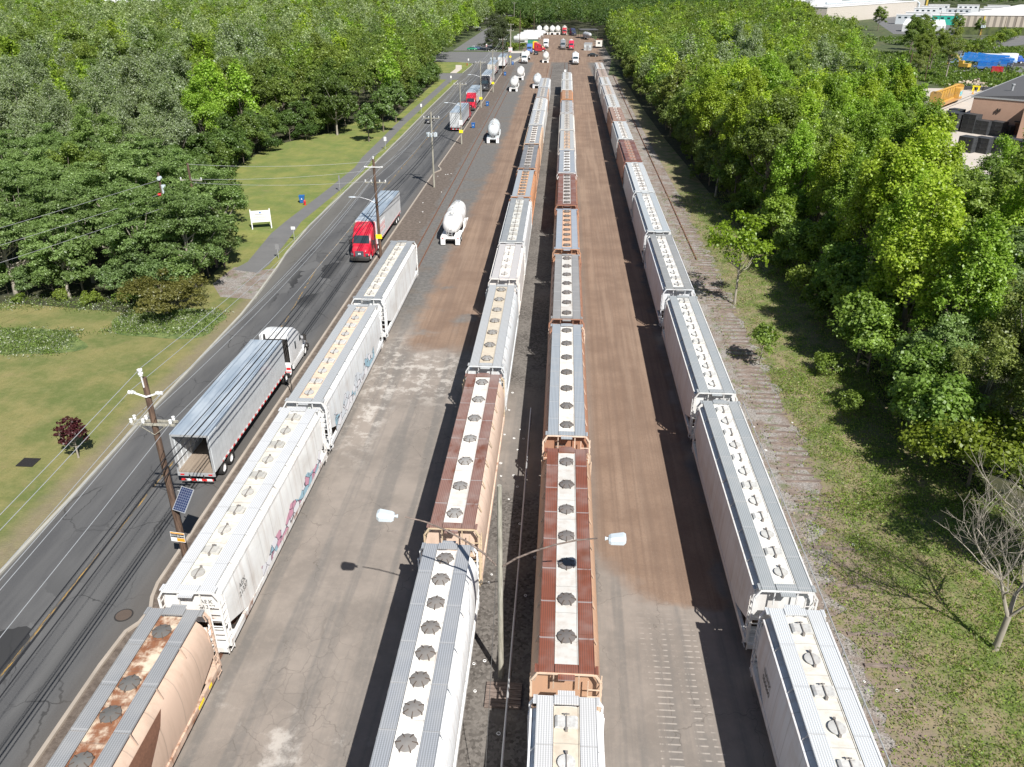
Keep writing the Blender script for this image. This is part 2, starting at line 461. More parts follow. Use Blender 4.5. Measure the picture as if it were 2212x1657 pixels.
    dirt = t.mix(t.step(t.noise(p, 5, 5, 0.75), 0.45, 0.7, 0, 0.4), dirt, (0.135, 0.09, 0.066))
    dirt = t.mix(t.step(h, 0.58, 0.72, 0, 0.4), dirt, (0.38, 0.30, 0.24))
    # near end of the lane right of the third line is a crisp slanted edge
    nx = t.math('ADD', y, t.math('MULTIPLY', t.math('SUBTRACT', x, 2.0), 1.15))
    e1 = t.math('MULTIPLY', t.step(x0, 1.8, 3.4), t.math('MULTIPLY', t.step(x, 9.4, 10.4, 1, 0), t.math('MULTIPLY', t.step(y, 33.9, 34.9), t.step(nx, 38.0, 40.5))))
    e1 = t.math('MULTIPLY', e1, t.step(y, 318, 335, 1, 0))
    e2 = t.rect(t.math('ADD', x, t.math('MULTIPLY', t.step(y, 80, 150), -1.6)), y, -14.2, -6.9, 67.5, 480, 0.9, 2.0)
    e2 = t.math('MULTIPLY', e2, t.step(t.math('ADD', t.noise(p, 0.22, 3), t.step(y, 66, 110, 0, 0.3)), 0.36, 0.5))
    e3 = t.rect(x, y, -19, 16, 345, 520, 2.0, 4)
    e4 = t.rect(x, y, 2.0, 9.5, 300, 360, 1.2, 5)
    dm = t.math('MAXIMUM', t.math('MAXIMUM', e1, e2), t.math('MAXIMUM', e3, e4))
    c = t.mix(dm, c, dirt)
    c = t.mix(t.step(h, 0.66, 0.72, 0, 0.4), c, (0.4, 0.37, 0.33))
    M['yard'] = t.done(c, 0.9)
    t.bump(h, 0.35, 0.03)
    # ballast
    t = NT('ballast')
    p = t.pos()
    peb = t.vor(p, 13, 'F1', 'Color'); a, b, c_ = t.xyz(peb)
    c = t.mix(a, (0.16, 0.145, 0.132), (0.34, 0.315, 0.295))
    f = t.noise(p, 0.5, 6, 0.65)
    c = t.mix(t.step(f, 0.42, 0.62, 0, 0.65), c, (0.17, 0.115, 0.085))
    c = t.mix(t.step(t.noise(p, 0.9, 5), 0.54, 0.66, 0, 0.55), c, (0.09, 0.12, 0.035))
    M['ballast'] = t.done(c, 0.95)
    t.bump(t.vor(p, 13), 0.5, 0.05)
    # weedy verge by the wood
    t = NT('weedy_verge')
    p = t.pos()
    f = t.noise(p, 0.55, 7, 0.68); g = t.noise(p, 3.5, 5, 0.7)
    c = t.mix(t.step(f, 0.4, 0.6), (0.10, 0.135, 0.03), (0.22, 0.18, 0.10))
    c = t.mix(t.step(g, 0.45, 0.7, 0, 0.6), c, (0.14, 0.18, 0.04))
    c = t.mix(t.step(t.noise(p, 0.8, 4), 0.6, 0.72, 0, 0.6), c, (0.22, 0.16, 0.11))
    vx, vy, vz = t.xyz(t.warp(p, 0.5, 3.0))
    c = t.mix(t.math('MULTIPLY', t.step(vx, 21.5, 17.0), t.step(t.noise(p, 1.3, 6, 0.7), 0.36, 0.56)), c, (0.215, 0.165, 0.13))
    c = t.mix(t.step(t.noise(p, 0.35, 5, 0.65), 0.52, 0.66, 0, 0.7), c, (0.25, 0.20, 0.125))
    M['verge'] = t.done(c, 0.95)
    t.bump(g, 0.6, 0.1)
    t = NT('pale_yard_concrete')
    p = t.pos()
    c = t.mix(t.noise(p, 0.12, 5), (0.42, 0.37, 0.32), (0.56, 0.51, 0.46))
    M['paleyard'] = t.done(c, 0.85)
    t = NT('grey_lot')
    p = t.pos()
    c = t.mix(t.noise(p, 0.1, 6, 0.65), (0.11, 0.11, 0.115), (0.17, 0.168, 0.165))
    M['lot'] = t.done(c, 0.85)
ground_materials()

# ------------------------------------------------------------------ mesh helpers
class MB:
    def __init__(self): self.v = []; self.f = []; self.mi = []
    def add(self, vs, fs, m=0):
        b = len(self.v)
        self.v.extend([tuple(p) for p in vs])
        for f in fs: self.f.append([b + i for i in f]); self.mi.append(m)
        return self
    def box(self, x0, x1, y0, y1, z0, z1, m=0):
        vs = [(x0, y0, z0), (x1, y0, z0), (x1, y1, z0), (x0, y1, z0), (x0, y0, z1), (x1, y0, z1), (x1, y1, z1), (x0, y1, z1)]
        return self.add(vs, [(3, 2, 1, 0), (4, 5, 6, 7), (0, 1, 5, 4), (1, 2, 6, 5), (2, 3, 7, 6), (3, 0, 4, 7)], m)
    def bar(self, a, b, w, h=None, m=0, up=(0, 0, 1)):
        h = h or w
        a = Vector(a); b = Vector(b); d = (b - a)
        if d.length < 1e-6: return self
        d.normalize(); u = Vector(up)
        if abs(d.dot(u)) > 0.98: u = Vector((0, 1, 0))
        s = d.cross(u).normalized(); u = s.cross(d).normalized()
        vs = []
        for p in (a, b):
            for i, j in ((-1, -1), (1, -1), (1, 1), (-1, 1)): vs.append(p + s * (w / 2 * i) + u * (h / 2 * j))
        return self.add(vs, [(0, 1, 2, 3), (7, 6, 5, 4), (0, 4, 5, 1), (1, 5, 6, 2), (2, 6, 7, 3), (3, 7, 4, 0)], m)
    def tube(self, pts, rad, n=8, m=0, cap=True):
        pts = [Vector(p) for p in pts]
        if not hasattr(rad, '__len__'): rad = [rad] * len(pts)
        rings = []
        for i, p in enumerate(pts):
            d = (pts[min(i + 1, len(pts) - 1)] - pts[max(i - 1, 0)]).normalized()
            u = Vector((0, 0, 1)) if abs(d.z) < 0.9 else Vector((1, 0, 0))
            s = d.cross(u).normalized(); u = s.cross(d)
            rings.append([p + (s * math.cos(2 * math.pi * k / n) + u * math.sin(2 * math.pi * k / n)) * rad[i] for k in range(n)])
        return self.loft(rings, m, cap)
    def loft(self, rings, m=0, cap=True, closed=True):
        n = len(rings[0]); vs = [p for r in rings for p in r]; fs = []
        for i in range(len(rings) - 1):
            for k in range(n if closed else n - 1):
                k2 = (k + 1) % n
                fs.append((i * n + k, i * n + k2, (i + 1) * n + k2, (i + 1) * n + k))
        if cap:
            fs.append(tuple(range(n - 1, -1, -1))); fs.append(tuple(range((len(rings) - 1) * n, len(rings) * n)))
        return self.add(vs, fs, m)
    def cyl(self, c, r, h, axis='z', n=16, m=0, r2=None):
        c = Vector(c); ax = {'x': Vector((1, 0, 0)), 'y': Vector((0, 1, 0)), 'z': Vector((0, 0, 1))}[axis]
        return self.tube([c - ax * h / 2, c + ax * h / 2], [r, r2 if r2 is not None else r], n, m)
    def quad(self, a, b, c, d, m=0): return self.add([a, b, c, d], [(0, 1, 2, 3)], m)
    def poly(self, pts, z, m=0): return self.add([(p[0], p[1], z) for p in pts], [tuple(range(len(pts)))], m)
    def prism(self, pts, z0, z1, m=0):
        n = len(pts)
        vs = [(p[0], p[1], z0) for p in pts] + [(p[0], p[1], z1) for p in pts]
        fs = [tuple(range(n - 1, -1, -1)), tuple(range(n, 2 * n))] + [(i, (i + 1) % n, n + (i + 1) % n, n + i) for i in range(n)]
        return self.add(vs, fs, m)
    def mesh(self, name, mats, smooth=None):
        me = bpy.data.meshes.new(name)
        me.from_pydata(self.v, [], self.f)
        if not isinstance(mats, (list, tuple)): mats = [mats]
        for mm in mats: me.materials.append(mm)
        if len(mats) > 1: me.polygons.foreach_set('material_index', self.mi)
        me.update()
        if smooth is not None:
            me.polygons.foreach_set('use_smooth', [True] * len(me.polygons))
            me.set_sharp_from_angle(angle=R(smooth))
        return me
    def obj(self, name, mats, parent=None, color=None, smooth=None):
        return link(name, self.mesh(name, mats, smooth), parent, color)

def link(name, me, parent=None, color=None):
    o = bpy.data.objects.new(name, me)
    COL.objects.link(o)
    if parent is not None: o.parent = parent
    if color is not None: o.color = tuple(color) + ((0.25,) if len(color) == 3 else ())
    return o
def tag(o, label, cat, group=None):
    o['label'] = label; o['category'] = cat
    if group: o['group'] = group
    return o
def thing(name, label, cat, loc=(0, 0, 0), rz=0, group=None):
    o = bpy.data.objects.new(name, None); COL.objects.link(o)
    o.empty_display_size = 0.2
    o.location = loc; o.rotation_euler = (0, 0, rz)
    return tag(o, label, cat, group)
def struct(o, kind='structure'):
    o['kind'] = kind
    return o
def copy_tree(src, label=None, loc=None, rz=None, group=None):
    r = src.copy(); COL.objects.link(r)
    if label: r['label'] = label
    if group: r['group'] = group
    if loc is not None: r.location = loc
    if rz is not None: r.rotation_euler = (0, 0, rz)
    for ch in src.children:
        c = ch.copy(); COL.objects.link(c); c.parent = r
        for g in ch.children:
            d = g.copy(); COL.objects.link(d); d.parent = c
    return r
def recolor(root, names, color):
    for ch in root.children:
        st = ch.name.split('.')[0]
        if st in names: ch.color = tuple(color) + ((0.25,) if len(color) == 3 else ())
def rr(hw, z0, z1, r, y, n=3):
    """rounded rectangle ring in the x-z plane at y"""
    r = min(r, hw * 0.9, (z1 - z0) * 0.45)
    pts = []
    for cx, cz, a0 in ((hw - r, z1 - r, 0), (-hw + r, z1 - r, 90), (-hw + r, z0 + r, 180), (hw - r, z0 + r, 270)):
        for k in range(n + 1):
            a = R(a0 + 90 * k / n)
            pts.append((cx + r * math.cos(a), y, cz + r * math.sin(a)))
    return pts
_txt = {}
def text_mesh(s, size, mat):
    key = (s, size, mat.name)
    if key in _txt: return _txt[key]
    cu = bpy.data.curves.new('lettering', 'FONT')
    cu.body = s; cu.size = size; cu.align_x = 'CENTER'; cu.align_y = 'CENTER'; cu.offset = size * 0.018
    ob = bpy.data.objects.new('lettering', cu)
    COL.objects.link(ob)
    dg = bpy.context.evaluated_depsgraph_get()
    me = bpy.data.meshes.new_from_object(ob.evaluated_get(dg))
    COL.objects.unlink(ob); bpy.data.objects.remove(ob); bpy.data.curves.remove(cu)
    me.materials.clear(); me.materials.append(mat)
    _txt[key] = me
    return me
def text(s, size, mat, parent, loc, rot):
    o = link('lettering', text_mesh(s, size, mat), parent)
    o.location = loc; o.rotation_euler = rot
    return o
def wheel(parent, x, y, r=0.5, w=0.3, rim='rimwhite', z=None):
    z = r if z is None else z
    t = MB()
    prof = [(-w / 2, r * 0.62), (-w / 2, r * 0.93), (-w * 0.36, r), (w * 0.36, r), (w / 2, r * 0.93), (w / 2, r * 0.62)]
    n = 18
    rings = [[(xx, rr_ * math.cos(2 * math.pi * k / n), rr_ * math.sin(2 * math.pi * k / n)) for k in range(n)] for xx, rr_ in prof]
    key = ('wheel', r, w, rim)
    if key not in _cache:
        t.loft(rings, 0, False)
        ty = t.mesh('tyre', M['rubber'], 40)
        b = MB()
        for sx in (-1, 1):
            b.loft([[(sx * w * a, rr_ * math.cos(2 * math.pi * k / n), rr_ * math.sin(2 * math.pi * k / n)) for k in range(n)] for a, rr_ in ((0.44, r * 0.63), (0.44, r * 0.5), (0.30, r * 0.42), (0.36, r * 0.16), (0.36, 0.001))], 0, False)
        _cache[key] = (ty, b.mesh('rim', M[rim], 40))
    ty, ri = _cache[key]
    wo = link('wheel', ty, parent); wo.location = (x, y, z)
    link('rim', ri, wo)
    return wo
_cache = {}

# ------------------------------------------------------------------ the setting: ground, roads, kerbs, paths
def sheet(name, pts, z, mat):
    m = MB(); m.poly(pts, z)
    return struct(m.obj(name, mat))
def ribbon(name, L, Rr, z, mat):
    m = MB()
    for i in range(len(L) - 1):
        m.quad((*L[i], z), (*Rr[i], z), (*Rr[i + 1], z), (*L[i + 1], z))
    return struct(m.obj(name, mat))
KL = [(-32.3, -60), (-32.3, 20), (-32.35, 43), (-32.5, 50), (-32.6, 60), (-32.7, 75), (-33.0, 80), (-33.9, 90.6), (-34.5, 96), (-35.1, 108), (-35.0, 127), (-34.8, 146), (-35.0, 183), (-35.3, 220), (-35.3, 281)]
KR = [(-22.95, -60), (-22.97, 22), (-22.95, 28.3), (-22.79, 30.7), (-22.37, 31.4), (-22.26, 32.4), (-22.6, 33.3), (-22.82, 34.5), (-22.88, 52), (-22.9, 92), (-22.8, 142.2), (-21.9, 144.6), (-22.0, 145.4), (-22.75, 147.5), (-22.5, 180), (-22.5, 340)]
def at_y(P, y):
    for (x0, y0), (x1, y1) in zip(P, P[1:]):
        if y0 <= y <= y1: return x0 + (x1 - x0) * (y - y0) / max(1e-6, y1 - y0)
    return P[-1][0]
def build_ground():
    sheet('ground', [(-2500, -200), (2500, -200), (2500, 3500), (-2500, 3500)], -0.02, M['earth'])
    sheet('lawn', [(-220, -60), (-32.2, -60)] + [(x - 0.05, y) for x, y in KL[1:]] + [(-36.5, 284), (-50, 285), (-70, 285), (-220, 150)], 0.0, M['lawn'])
    ys = sorted(set([-60] + list(range(-50, 345, 5)) + [y for _, y in KR]))
    ys = [y for y in ys if y <= 340]
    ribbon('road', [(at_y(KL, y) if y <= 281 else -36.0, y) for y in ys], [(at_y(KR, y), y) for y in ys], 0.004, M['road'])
    # cross street and junction
    m = MB(); m.poly([(-36.0, 340), (-22.5, 340), (-18.6, 345), (-18.6, 392), (-140, 392), (-140, 346), (-44, 344)], 0.004)
    m.poly([(-36.0, 283), (-36.0, 303), (-42, 303), (-70, 300), (-70, 284), (-42, 284)], 0.004)
    m.poly([(-52, 398), (-36, 398), (-36, 625), (-52, 625)], 0.006)
    struct(m.obj('side_street', M['lot']))
    sheet('yard', [(-22.8, -60), (15.5, -60), (15.5, 300), (19.5, 360), (19.5, 430), (13, 516), (-20, 516), (-20, 392), (-18.5, 345), (-22.4, 340)] + [(x + 0.12, y) for x, y in KR[::-1][1:-1]], 0.004, M['yard'])
    sheet('ballast', [(13.4, -60), (19.3, -60), (19.3, 130), (18.3, 200), (17.8, 300), (13.8, 300)], 0.012, M['ballast'])
    rv = random.Random(8)
    edge = [(19.0 - 2.9 * min(1, max(0, (52 - y) / 16)) + rv.uniform(-0.8, 0.6), y) for y in np.arange(6, 128, 0.8)]
    m = MB(); m.poly([(15.9, -60), (34, -60), (34, 60), (32, 140), (26, 230), (17.6, 300), (18.1, 200), (18.9, 130)] + edge[::-1], 0.02)
    struct(m.obj('weedy_verge', M['verge']))
    # paths
    PL = [(-39.0, 89), (-38.3, 92), (-39.4, 104), (-39.3, 110), (-38.5, 127), (-37.9, 146), (-38.6, 155), (-39.4, 192), (-39.6, 284)]
    PR = [(-35.6, 88), (-35.3, 91), (-36.4, 104), (-37.0, 110), (-36.3, 127), (-35.75, 146), (-36.2, 153), (-37.3, 192), (-37.4, 284)]
    ribbon('footpath', PL, PR, 0.008, M['path'])
    m = MB(); m.poly([(-32.9, 79.5), (-33.8, 90), (-35.4, 89), (-39.2, 90), (-39.5, 84), (-37, 80)], 0.006)
    struct(m.obj('gravel_apron', M['ballast']))
    # kerbs with a real step
    def kerb(name, P, side, mat, w=0.17, h=0.13):
        mm = MB(); rings = []
        for i, (x, y) in enumerate(P):
            a = Vector(P[max(0, i - 1)]); b = Vector(P[min(len(P) - 1, i + 1)])
            d = (b - a).normalized(); nrm = Vector((d.y, -d.x)) * side
            q = Vector((x, y)) + nrm * w
            rings.append([(x, y, -0.03), (x, y, h), (q.x, q.y, h), (q.x, q.y, -0.03)])
        mm.loft(rings)
        return struct(mm.obj(name, mat))
    kerb('kerb_far_side', KL, -1, M['kerb_pale'], 0.22)
    kerb('kerb_yard_side', KR, 1, M['kerb'], 0.2)
    isl = [(-36.3, 303.5), (-36.1, 312), (-35.9, 325), (-35.9, 333), (-36.6, 338), (-38.5, 341), (-42, 343)]
    kerb('kerb_island', isl, -1, M['kerb_pale'], 0.22)
    sheet('lawn_island', [(-60, 303), (-36.35, 303.3)] + isl[1:] + [(-60, 343)], 0.008, M['lawn'])
    sheet('path_island', [(-41, 303.5), (-38.7, 303.5), (-38.4, 318), (-40.2, 332), (-42.5, 332), (-40.8, 318)], 0.014, M['paleyard'])
    # yellow centre line
    ribbon('road_marking', [(-27.62, 20), (-27.62, 60), (-27.75, 73), (-29.2, 90), (-29.3, 130), (-29.2, 200), (-29.2, 280)], [(-27.47, 20), (-27.47, 60), (-27.6, 73), (-29.05, 90), (-29.15, 130), (-29.05, 200), (-29.05, 280)], 0.008, M['line'])
    # woodland floor
    m = MB()
    m.poly([(-40, 76), (-46, 75), (-56, 76.5), (-150, 80), (-150, 118), (-60, 120), (-52, 112), (-45, 101), (-41, 91)], 0.012)
    m.poly([(-60, 124), (-200, 130), (-460, 300), (-460, 1100), (-62, 1100), (-62, 395), (-60, 290), (-42.5, 284), (-41.2, 200), (-50, 196), (-52, 181), (-60, 166)], 0.012)
    m.poly([(27.5, 10), (29, 45), (27, 60), (29, 84), (27, 100), (24.5, 120), (22, 178), (20.8, 226), (19.7, 330), (21, 440), (17, 524), (-18, 519), (-36, 605), (-60, 640), (-61, 1100), (260, 1100), (190, 640), (165, 500), (105, 300), (88, 230), (66, 140), (60, 60), (60, 10)], 0.024)
    struct(m.obj('woodland_ground', M['wood_floor']))
    # wild flower patch and mown edge
    def blob(cx, cy, rx, ry, n=40, seed=1, rough=0.10):
        rnd = random.Random(seed); ph = [rnd.uniform(0, 6.28) for _ in range(4)]
        return [(cx + rx * math.cos(a) * (1 + rough * sum(math.sin((k + 2) * a + ph[k]) for k in range(4)) / 2), cy + ry * math.sin(a) * (1 + rough * sum(math.sin((k + 2) * a + ph[k]) for k in range(4)) / 2)) for a in [2 * math.pi * i / n for i in range(n)]]
    sheet('wild_grass_bed', blob(-53.5, 67, 8.2, 3.4, seed=3), 0.016, M['wild_grass'])
    sheet('wild_grass_verge', blob(-39.5, 72.6, 6.0, 3.9, seed=5), 0.016, M['wild_grass'])
    # industrial side
    sheet('concrete_yard', [(60, 120), (92, 120), (140, 268), (113, 270), (96, 250), (84, 210)], 0.03, M['paleyard'])
    sheet('machine_yard', [(141, 318), (160, 297), (215, 297), (215, 372), (184, 372), (156, 352)], 0.006, M['lot'])
    sheet('access_road', [(160, 366), (186, 370), (212, 432), (242, 462), (300, 470), (300, 500), (252, 522), (222, 486), (196, 444)], 0.008, M['lot'])
    sheet('depot_yard', [(195, 530), (330, 500), (520, 720), (420, 930), (300, 930)], 0.004, M['lot'])
build_ground()

# ------------------------------------------------------------------ covered hopper cars
def hopper_geom(kind, L, detail):
    key = ('hopper', kind, round(L, 1), detail)
    if key in _cache: return _cache[key]
    G = {}
    hb = L / 2
    if kind == 'curved':
        side = [(0.0, 4.62), (0.45, 4.60), (0.9, 4.48), (1.22, 4.25), (1.42, 3.95), (1.54, 3.5), (1.6, 2.9), (1.6, 2.3), (1.56, 1.75), (1.5, 1.3)]
    else:
        side = [(0.0, 4.62), (0.5, 4.60), (1.0, 4.52), (1.34, 4.42), (1.42, 4.32), (1.47, 4.1), (1.52, 3.3), (1.55, 2.4), (1.57, 1.7), (1.58, 1.3)]
    def ring(y, zb):
        pr = []
        for x, z in side:
            zz = 4.62 - (4.62 - z) * (4.62 - zb) / (4.62 - 1.3)
            # x at that height
            xx = side[-1][0]
            for (x0, z0), (x1, z1) in zip(side, side[1:]):
                if z1 <= zz <= z0: xx = x0 + (x1 - x0) * (z0 - zz) / (z0 - z1); break
            pr.append((xx, y, zz))
        return pr + [(-x, y, z) for x, y, z in pr[::-1][:-1]]
    ye = hb - 0.42
    st = [(-ye, 2.35), (-ye + 2.5, 1.3), (ye - 2.5, 1.3), (ye, 2.35)]
    b = MB(); b.loft([ring(y, zb) for y, zb in st])
    if kind == 'ribbed':
        for i in range(14):
            y = -ye + 0.5 + i * (2 * ye - 1.0) / 13
            for s in (-1, 1): b.bar((s * 1.545, y, 4.25), (s * 1.62, y, 1.35), 0.07, 0.08)
    if kind == 'straight':
        for s in (-1, 1): b.bar((s * 1.45, -ye, 4.3), (s * 1.45, ye, 4.3), 0.1, 0.14)
    G['body'] = b.mesh('body', M['paint'], 35)
    # hatch strip along the roof
    b = MB()
    yr = hb - 0.5
    b.loft([[(-0.5, y, 4.6), (-0.48, y, 4.665), (0, y, 4.69), (0.48, y, 4.665), (0.5, y, 4.6)] for y in (-yr, yr)], closed=False, cap=False)
    for s in (-1, 1): b.box(s * 0.5 - 0.02, s * 0.5 + 0.02, -yr, yr, 4.58, 4.70)
    G['roof_panel'] = b.mesh('roof_panel', M['paint'], 35)
    for nm, s in (('r', 1), ('l', -1)):
        b = MB(); n = max(3, int(round(L / 2.35))); 
        for i in range(n):
            y0 = -hb + 0.02 + i * (L - 0.04) / n; y1 = y0 + (L - 0.04) / n - 0.035
            x0, x1 = sorted((s * 0.545, s * 1.2)); b.box(x0, x1, y0, y1, 4.70, 4.745)
        x0 = s * 1.2
        b.box(min(x0, x0 + s * 0.03), max(x0, x0 + s * 0.03), -hb, hb, 4.69, 4.77)
        G['board_' + nm] = b.mesh('running_board', M['grating'])
        b = MB()
        if detail > 0:
            for i in range(n + 1):
                y = -hb + 0.1 + i * (L - 0.2) / n
                b.bar((s * 1.2, y, 4.69), (s * 1.40, y, 4.40 if kind != 'curved' else 4.08), 0.045)
                b.bar((s * 0.55, y, 4.685), (s * 1.22, y, 4.685), 0.04)
            b.bar((s * 1.15, -hb, 4.675), (s * 1.15, hb, 4.675), 0.04)
            G['brackets_' + nm] = b.mesh('board_bracket', M['paint'])
    # transverse boards at each end plus step over the coupler
    for nm, s in (('far', 1), ('near', -1)):
        b = MB()
        y0, y1 = sorted((s * (hb - 0.44), s * hb))
        b.box(-0.51, 0.51, y0, y1, 4.735, 4.775); b.box(-1.38, 1.38, y0 + 0.03, y1 - 0.03, 4.665, 4.695)
        for sx in (-1, 1):
            xa, xb = sorted((sx * 1.25, sx * 1.38)); b.box(xa, xb, y0, y1, 4.70, 4.745)
        y0, y1 = sorted((s * (hb + 0.01), s * (hb + 0.34)))
        b.box(-0.36, 0.36, y0, y1, 4.62, 4.66)
        G['end_' + nm] = b.mesh('end_walkway', M['grating'])
        b = MB()
        yo = s * (hb - 0.02)
        for sx in (-1, 1):
            b.bar((sx * 1.25, yo, 4.66), (sx * 1.52, yo, 4.2), 0.09); b.bar((sx * 1.52, yo, 4.22), (sx * 1.52, yo, 1.25), 0.09)
            b.bar((sx * 1.52, s * (hb - 0.5), 2.35), (sx * 1.52, yo, 1.3), 0.07)
            b.bar((sx * 0.55, yo - s * 0.06, 4.6), (sx * 0.55, yo - s * 0.06, 3.7), 0.06)
        b.bar((-1.28, yo, 4.64), (1.28, yo, 4.64), 0.08, 0.08)
        b.box(-1.5, 1.5, *sorted((s * (hb - 1.2), s * (hb + 0.12))), 1.12, 1.2)
        b.box(-1.5, 1.5, *sorted((s * (hb + 0.05), s * (hb + 0.17))), 0.95, 1.25)
        for sx in (-1, 1): b.bar((sx * 0.5, s * (hb - 0.55), 2.4), (sx * 0.5, s * (hb - 0.1), 1.2), 0.12, 0.1)
        G['endframe_' + nm] = b.mesh('end_frame', M['paint'])
        if detail > 0:
            for sx in (-1, 1):
                b = MB()
                xa, xb = (0.95, 1.48) if sx == 1 else (-1.48, -0.95)
                for x in (xa, xb): b.bar((x, s * (hb + 0.02), 4.3 if sx == -s else 3.0), (x, s * (hb + 0.02), 0.75), 0.045)
                for k in range(8):
                    z = 0.85 + k * 0.42
                    if z < (4.3 if sx == -s else 3.0): b.bar((xa, s * (hb + 0.02), z), (xb, s * (hb + 0.02), z), 0.04)
                x = sx * 1.57
                for k in range(8): b.bar((x, s * (hb - 0.05), 0.85 + k * 0.42), (x, s * (hb - 0.5), 0.85 + k * 0.42), 0.04)
                b.bar((x, s * (hb - 0.5), 4.1), (x, s * (hb - 0.5), 0.7), 0.045)
                G['ladder_%s_%d' % (nm, sx)] = b.mesh('ladder', M['paint'])
    b = MB()
    for s in (-1, 1): b.box(*sorted((s * 1.43, s * 1.6)), -hb + 0.2, hb - 0.2, 1.02, 1.36)
    G['sill'] = b.mesh('side_sill', M['paint'])
    b = MB()
    bays = 3 if L > 13 else 2
    for i in range(bays):
        yc = (i - (bays - 1) / 2) * (L - 7.2) / bays * 1.05
        w = (L - 7.2) / bays / 2
        b.loft([[(-1.4, yc - w, 1.3), (1.4, yc - w, 1.3), (1.4, yc + w, 1.3), (-1.4, yc + w, 1.3)], [(-0.55, yc - 0.3, 0.42), (0.55, yc - 0.3, 0.42), (0.55, yc + 0.3, 0.42), (-0.55, yc + 0.3, 0.42)]])
    G['bays'] = b.mesh('hopper_bay', M['paint'])
    for nm, s in (('far', 1), ('near', -1)):
        b = MB(); yc = s * (hb - 1.5)
        for sx in (-1, 1):
            b.bar((sx * 1.0, yc - 1.2, 0.5), (sx * 1.0, yc + 1.2, 0.5), 0.16, 0.22); b.box(sx * 1.0 - 0.12, sx * 1.0 + 0.12, yc - 0.4, yc + 0.4, 0.3, 0.85)
        b.box(-1.05, 1.05, yc - 0.2, yc + 0.2, 0.5, 0.8)
        G['bogie_' + nm] = b.mesh('bogie', M['dark'])
        b = MB()
        for dy in (-0.87, 0.87):
            b.cyl((0, yc + dy, 0.56), 0.08, 1.5, 'x', 10)
            for sx in (-1, 1): b.cyl((sx * 0.75, yc + dy, 0.56), 0.42, 0.13, 'x', 18)
        b.box(-0.06, 0.06, yc - 0.87, yc + 0.87, 0.5, 0.6)
        G['wheelset_' + nm] = b.mesh('wheelset', M['rustsolid'])
        b = MB(); b.box(-0.12, 0.12, *sorted((s * (hb + 0.05), s * (hb + 0.62))), 0.75, 0.98); b.box(-0.2, 0.2, *sorted((s * (hb + 0.45), s * (hb + 0.66))), 0.7, 1.02)
        G['coupler_' + nm] = b.mesh('coupler', M['dark'])
    _cache[key] = G
    return G
def hatch_mesh(kind):
    key = ('hatch', kind)
    if key in _cache: return _cache[key]
    b = MB()
    if kind == 'hex':
        n = 12
        pr = [(0.34, 0.0), (0.34, 0.05), (0.43, 0.07), (0.42, 0.10), (0.2, 0.16), (0.001, 0.17)]
        b.loft([[(r_ * math.cos(2 * math.pi * k / n), r_ * math.sin(2 * math.pi * k / n), z) for k in range(n)] for r_, z in pr], 0, False)
        for k in range(6):
            a = 2 * math.pi * (k + 0.5) / 6
            b.bar((0.22 * math.cos(a), 0.22 * math.sin(a), 0.17), (0.42 * math.cos(a), 0.42 * math.sin(a), 0.115), 0.03, 0.03, 1)
            b.box(0.43 * math.cos(a) - 0.022, 0.43 * math.cos(a) + 0.022, 0.43 * math.sin(a) - 0.022, 0.43 * math.sin(a) + 0.022, 0.0, 0.11, 1)
    elif kind == 'disc':
        n = 20
        pr = [(0.31, 0.0), (0.31, 0.05), (0.35, 0.07), (0.35, 0.09), (0.001, 0.12)]
        b.loft([[(r_ * math.cos(2 * math.pi * k / n), r_ * math.sin(2 * math.pi * k / n), z) for k in range(n)] for r_, z in pr], 0, False)
        b.bar((0, -0.38, 0.14), (0, 0.4, 0.14), 0.035, 0.04, 1); b.box(-0.05, 0.05, -0.43, -0.36, 0.0, 0.15, 1); b.box(-0.05, 0.05, 0.37, 0.45, 0.0, 0.17, 1)
    else:
        b.loft([[(-0.46, y, 0.02), (-0.46, y, 0.10), (-0.36, y, 0.17), (0, y, 0.13), (0.36, y, 0.17), (0.46, y, 0.10), (0.46, y, 0.02)] for y in (-0.27, -0.24, 0.24, 0.27)], 0)
        b.bar((0, -0.34, 0.18), (0, 0.36, 0.18), 0.035, 0.04, 1); b.bar((-0.12, 0.36, 0.14), (0.12, 0.36, 0.14), 0.035, 0.04, 1); b.box(-0.05, 0.05, -0.4, -0.3, 0.0, 0.18, 1)
    _cache[key] = b.mesh('hatch', [M['hatch'], M['clamp'] if kind == 'hex' else M['strap']], 40)
    return _cache[key]

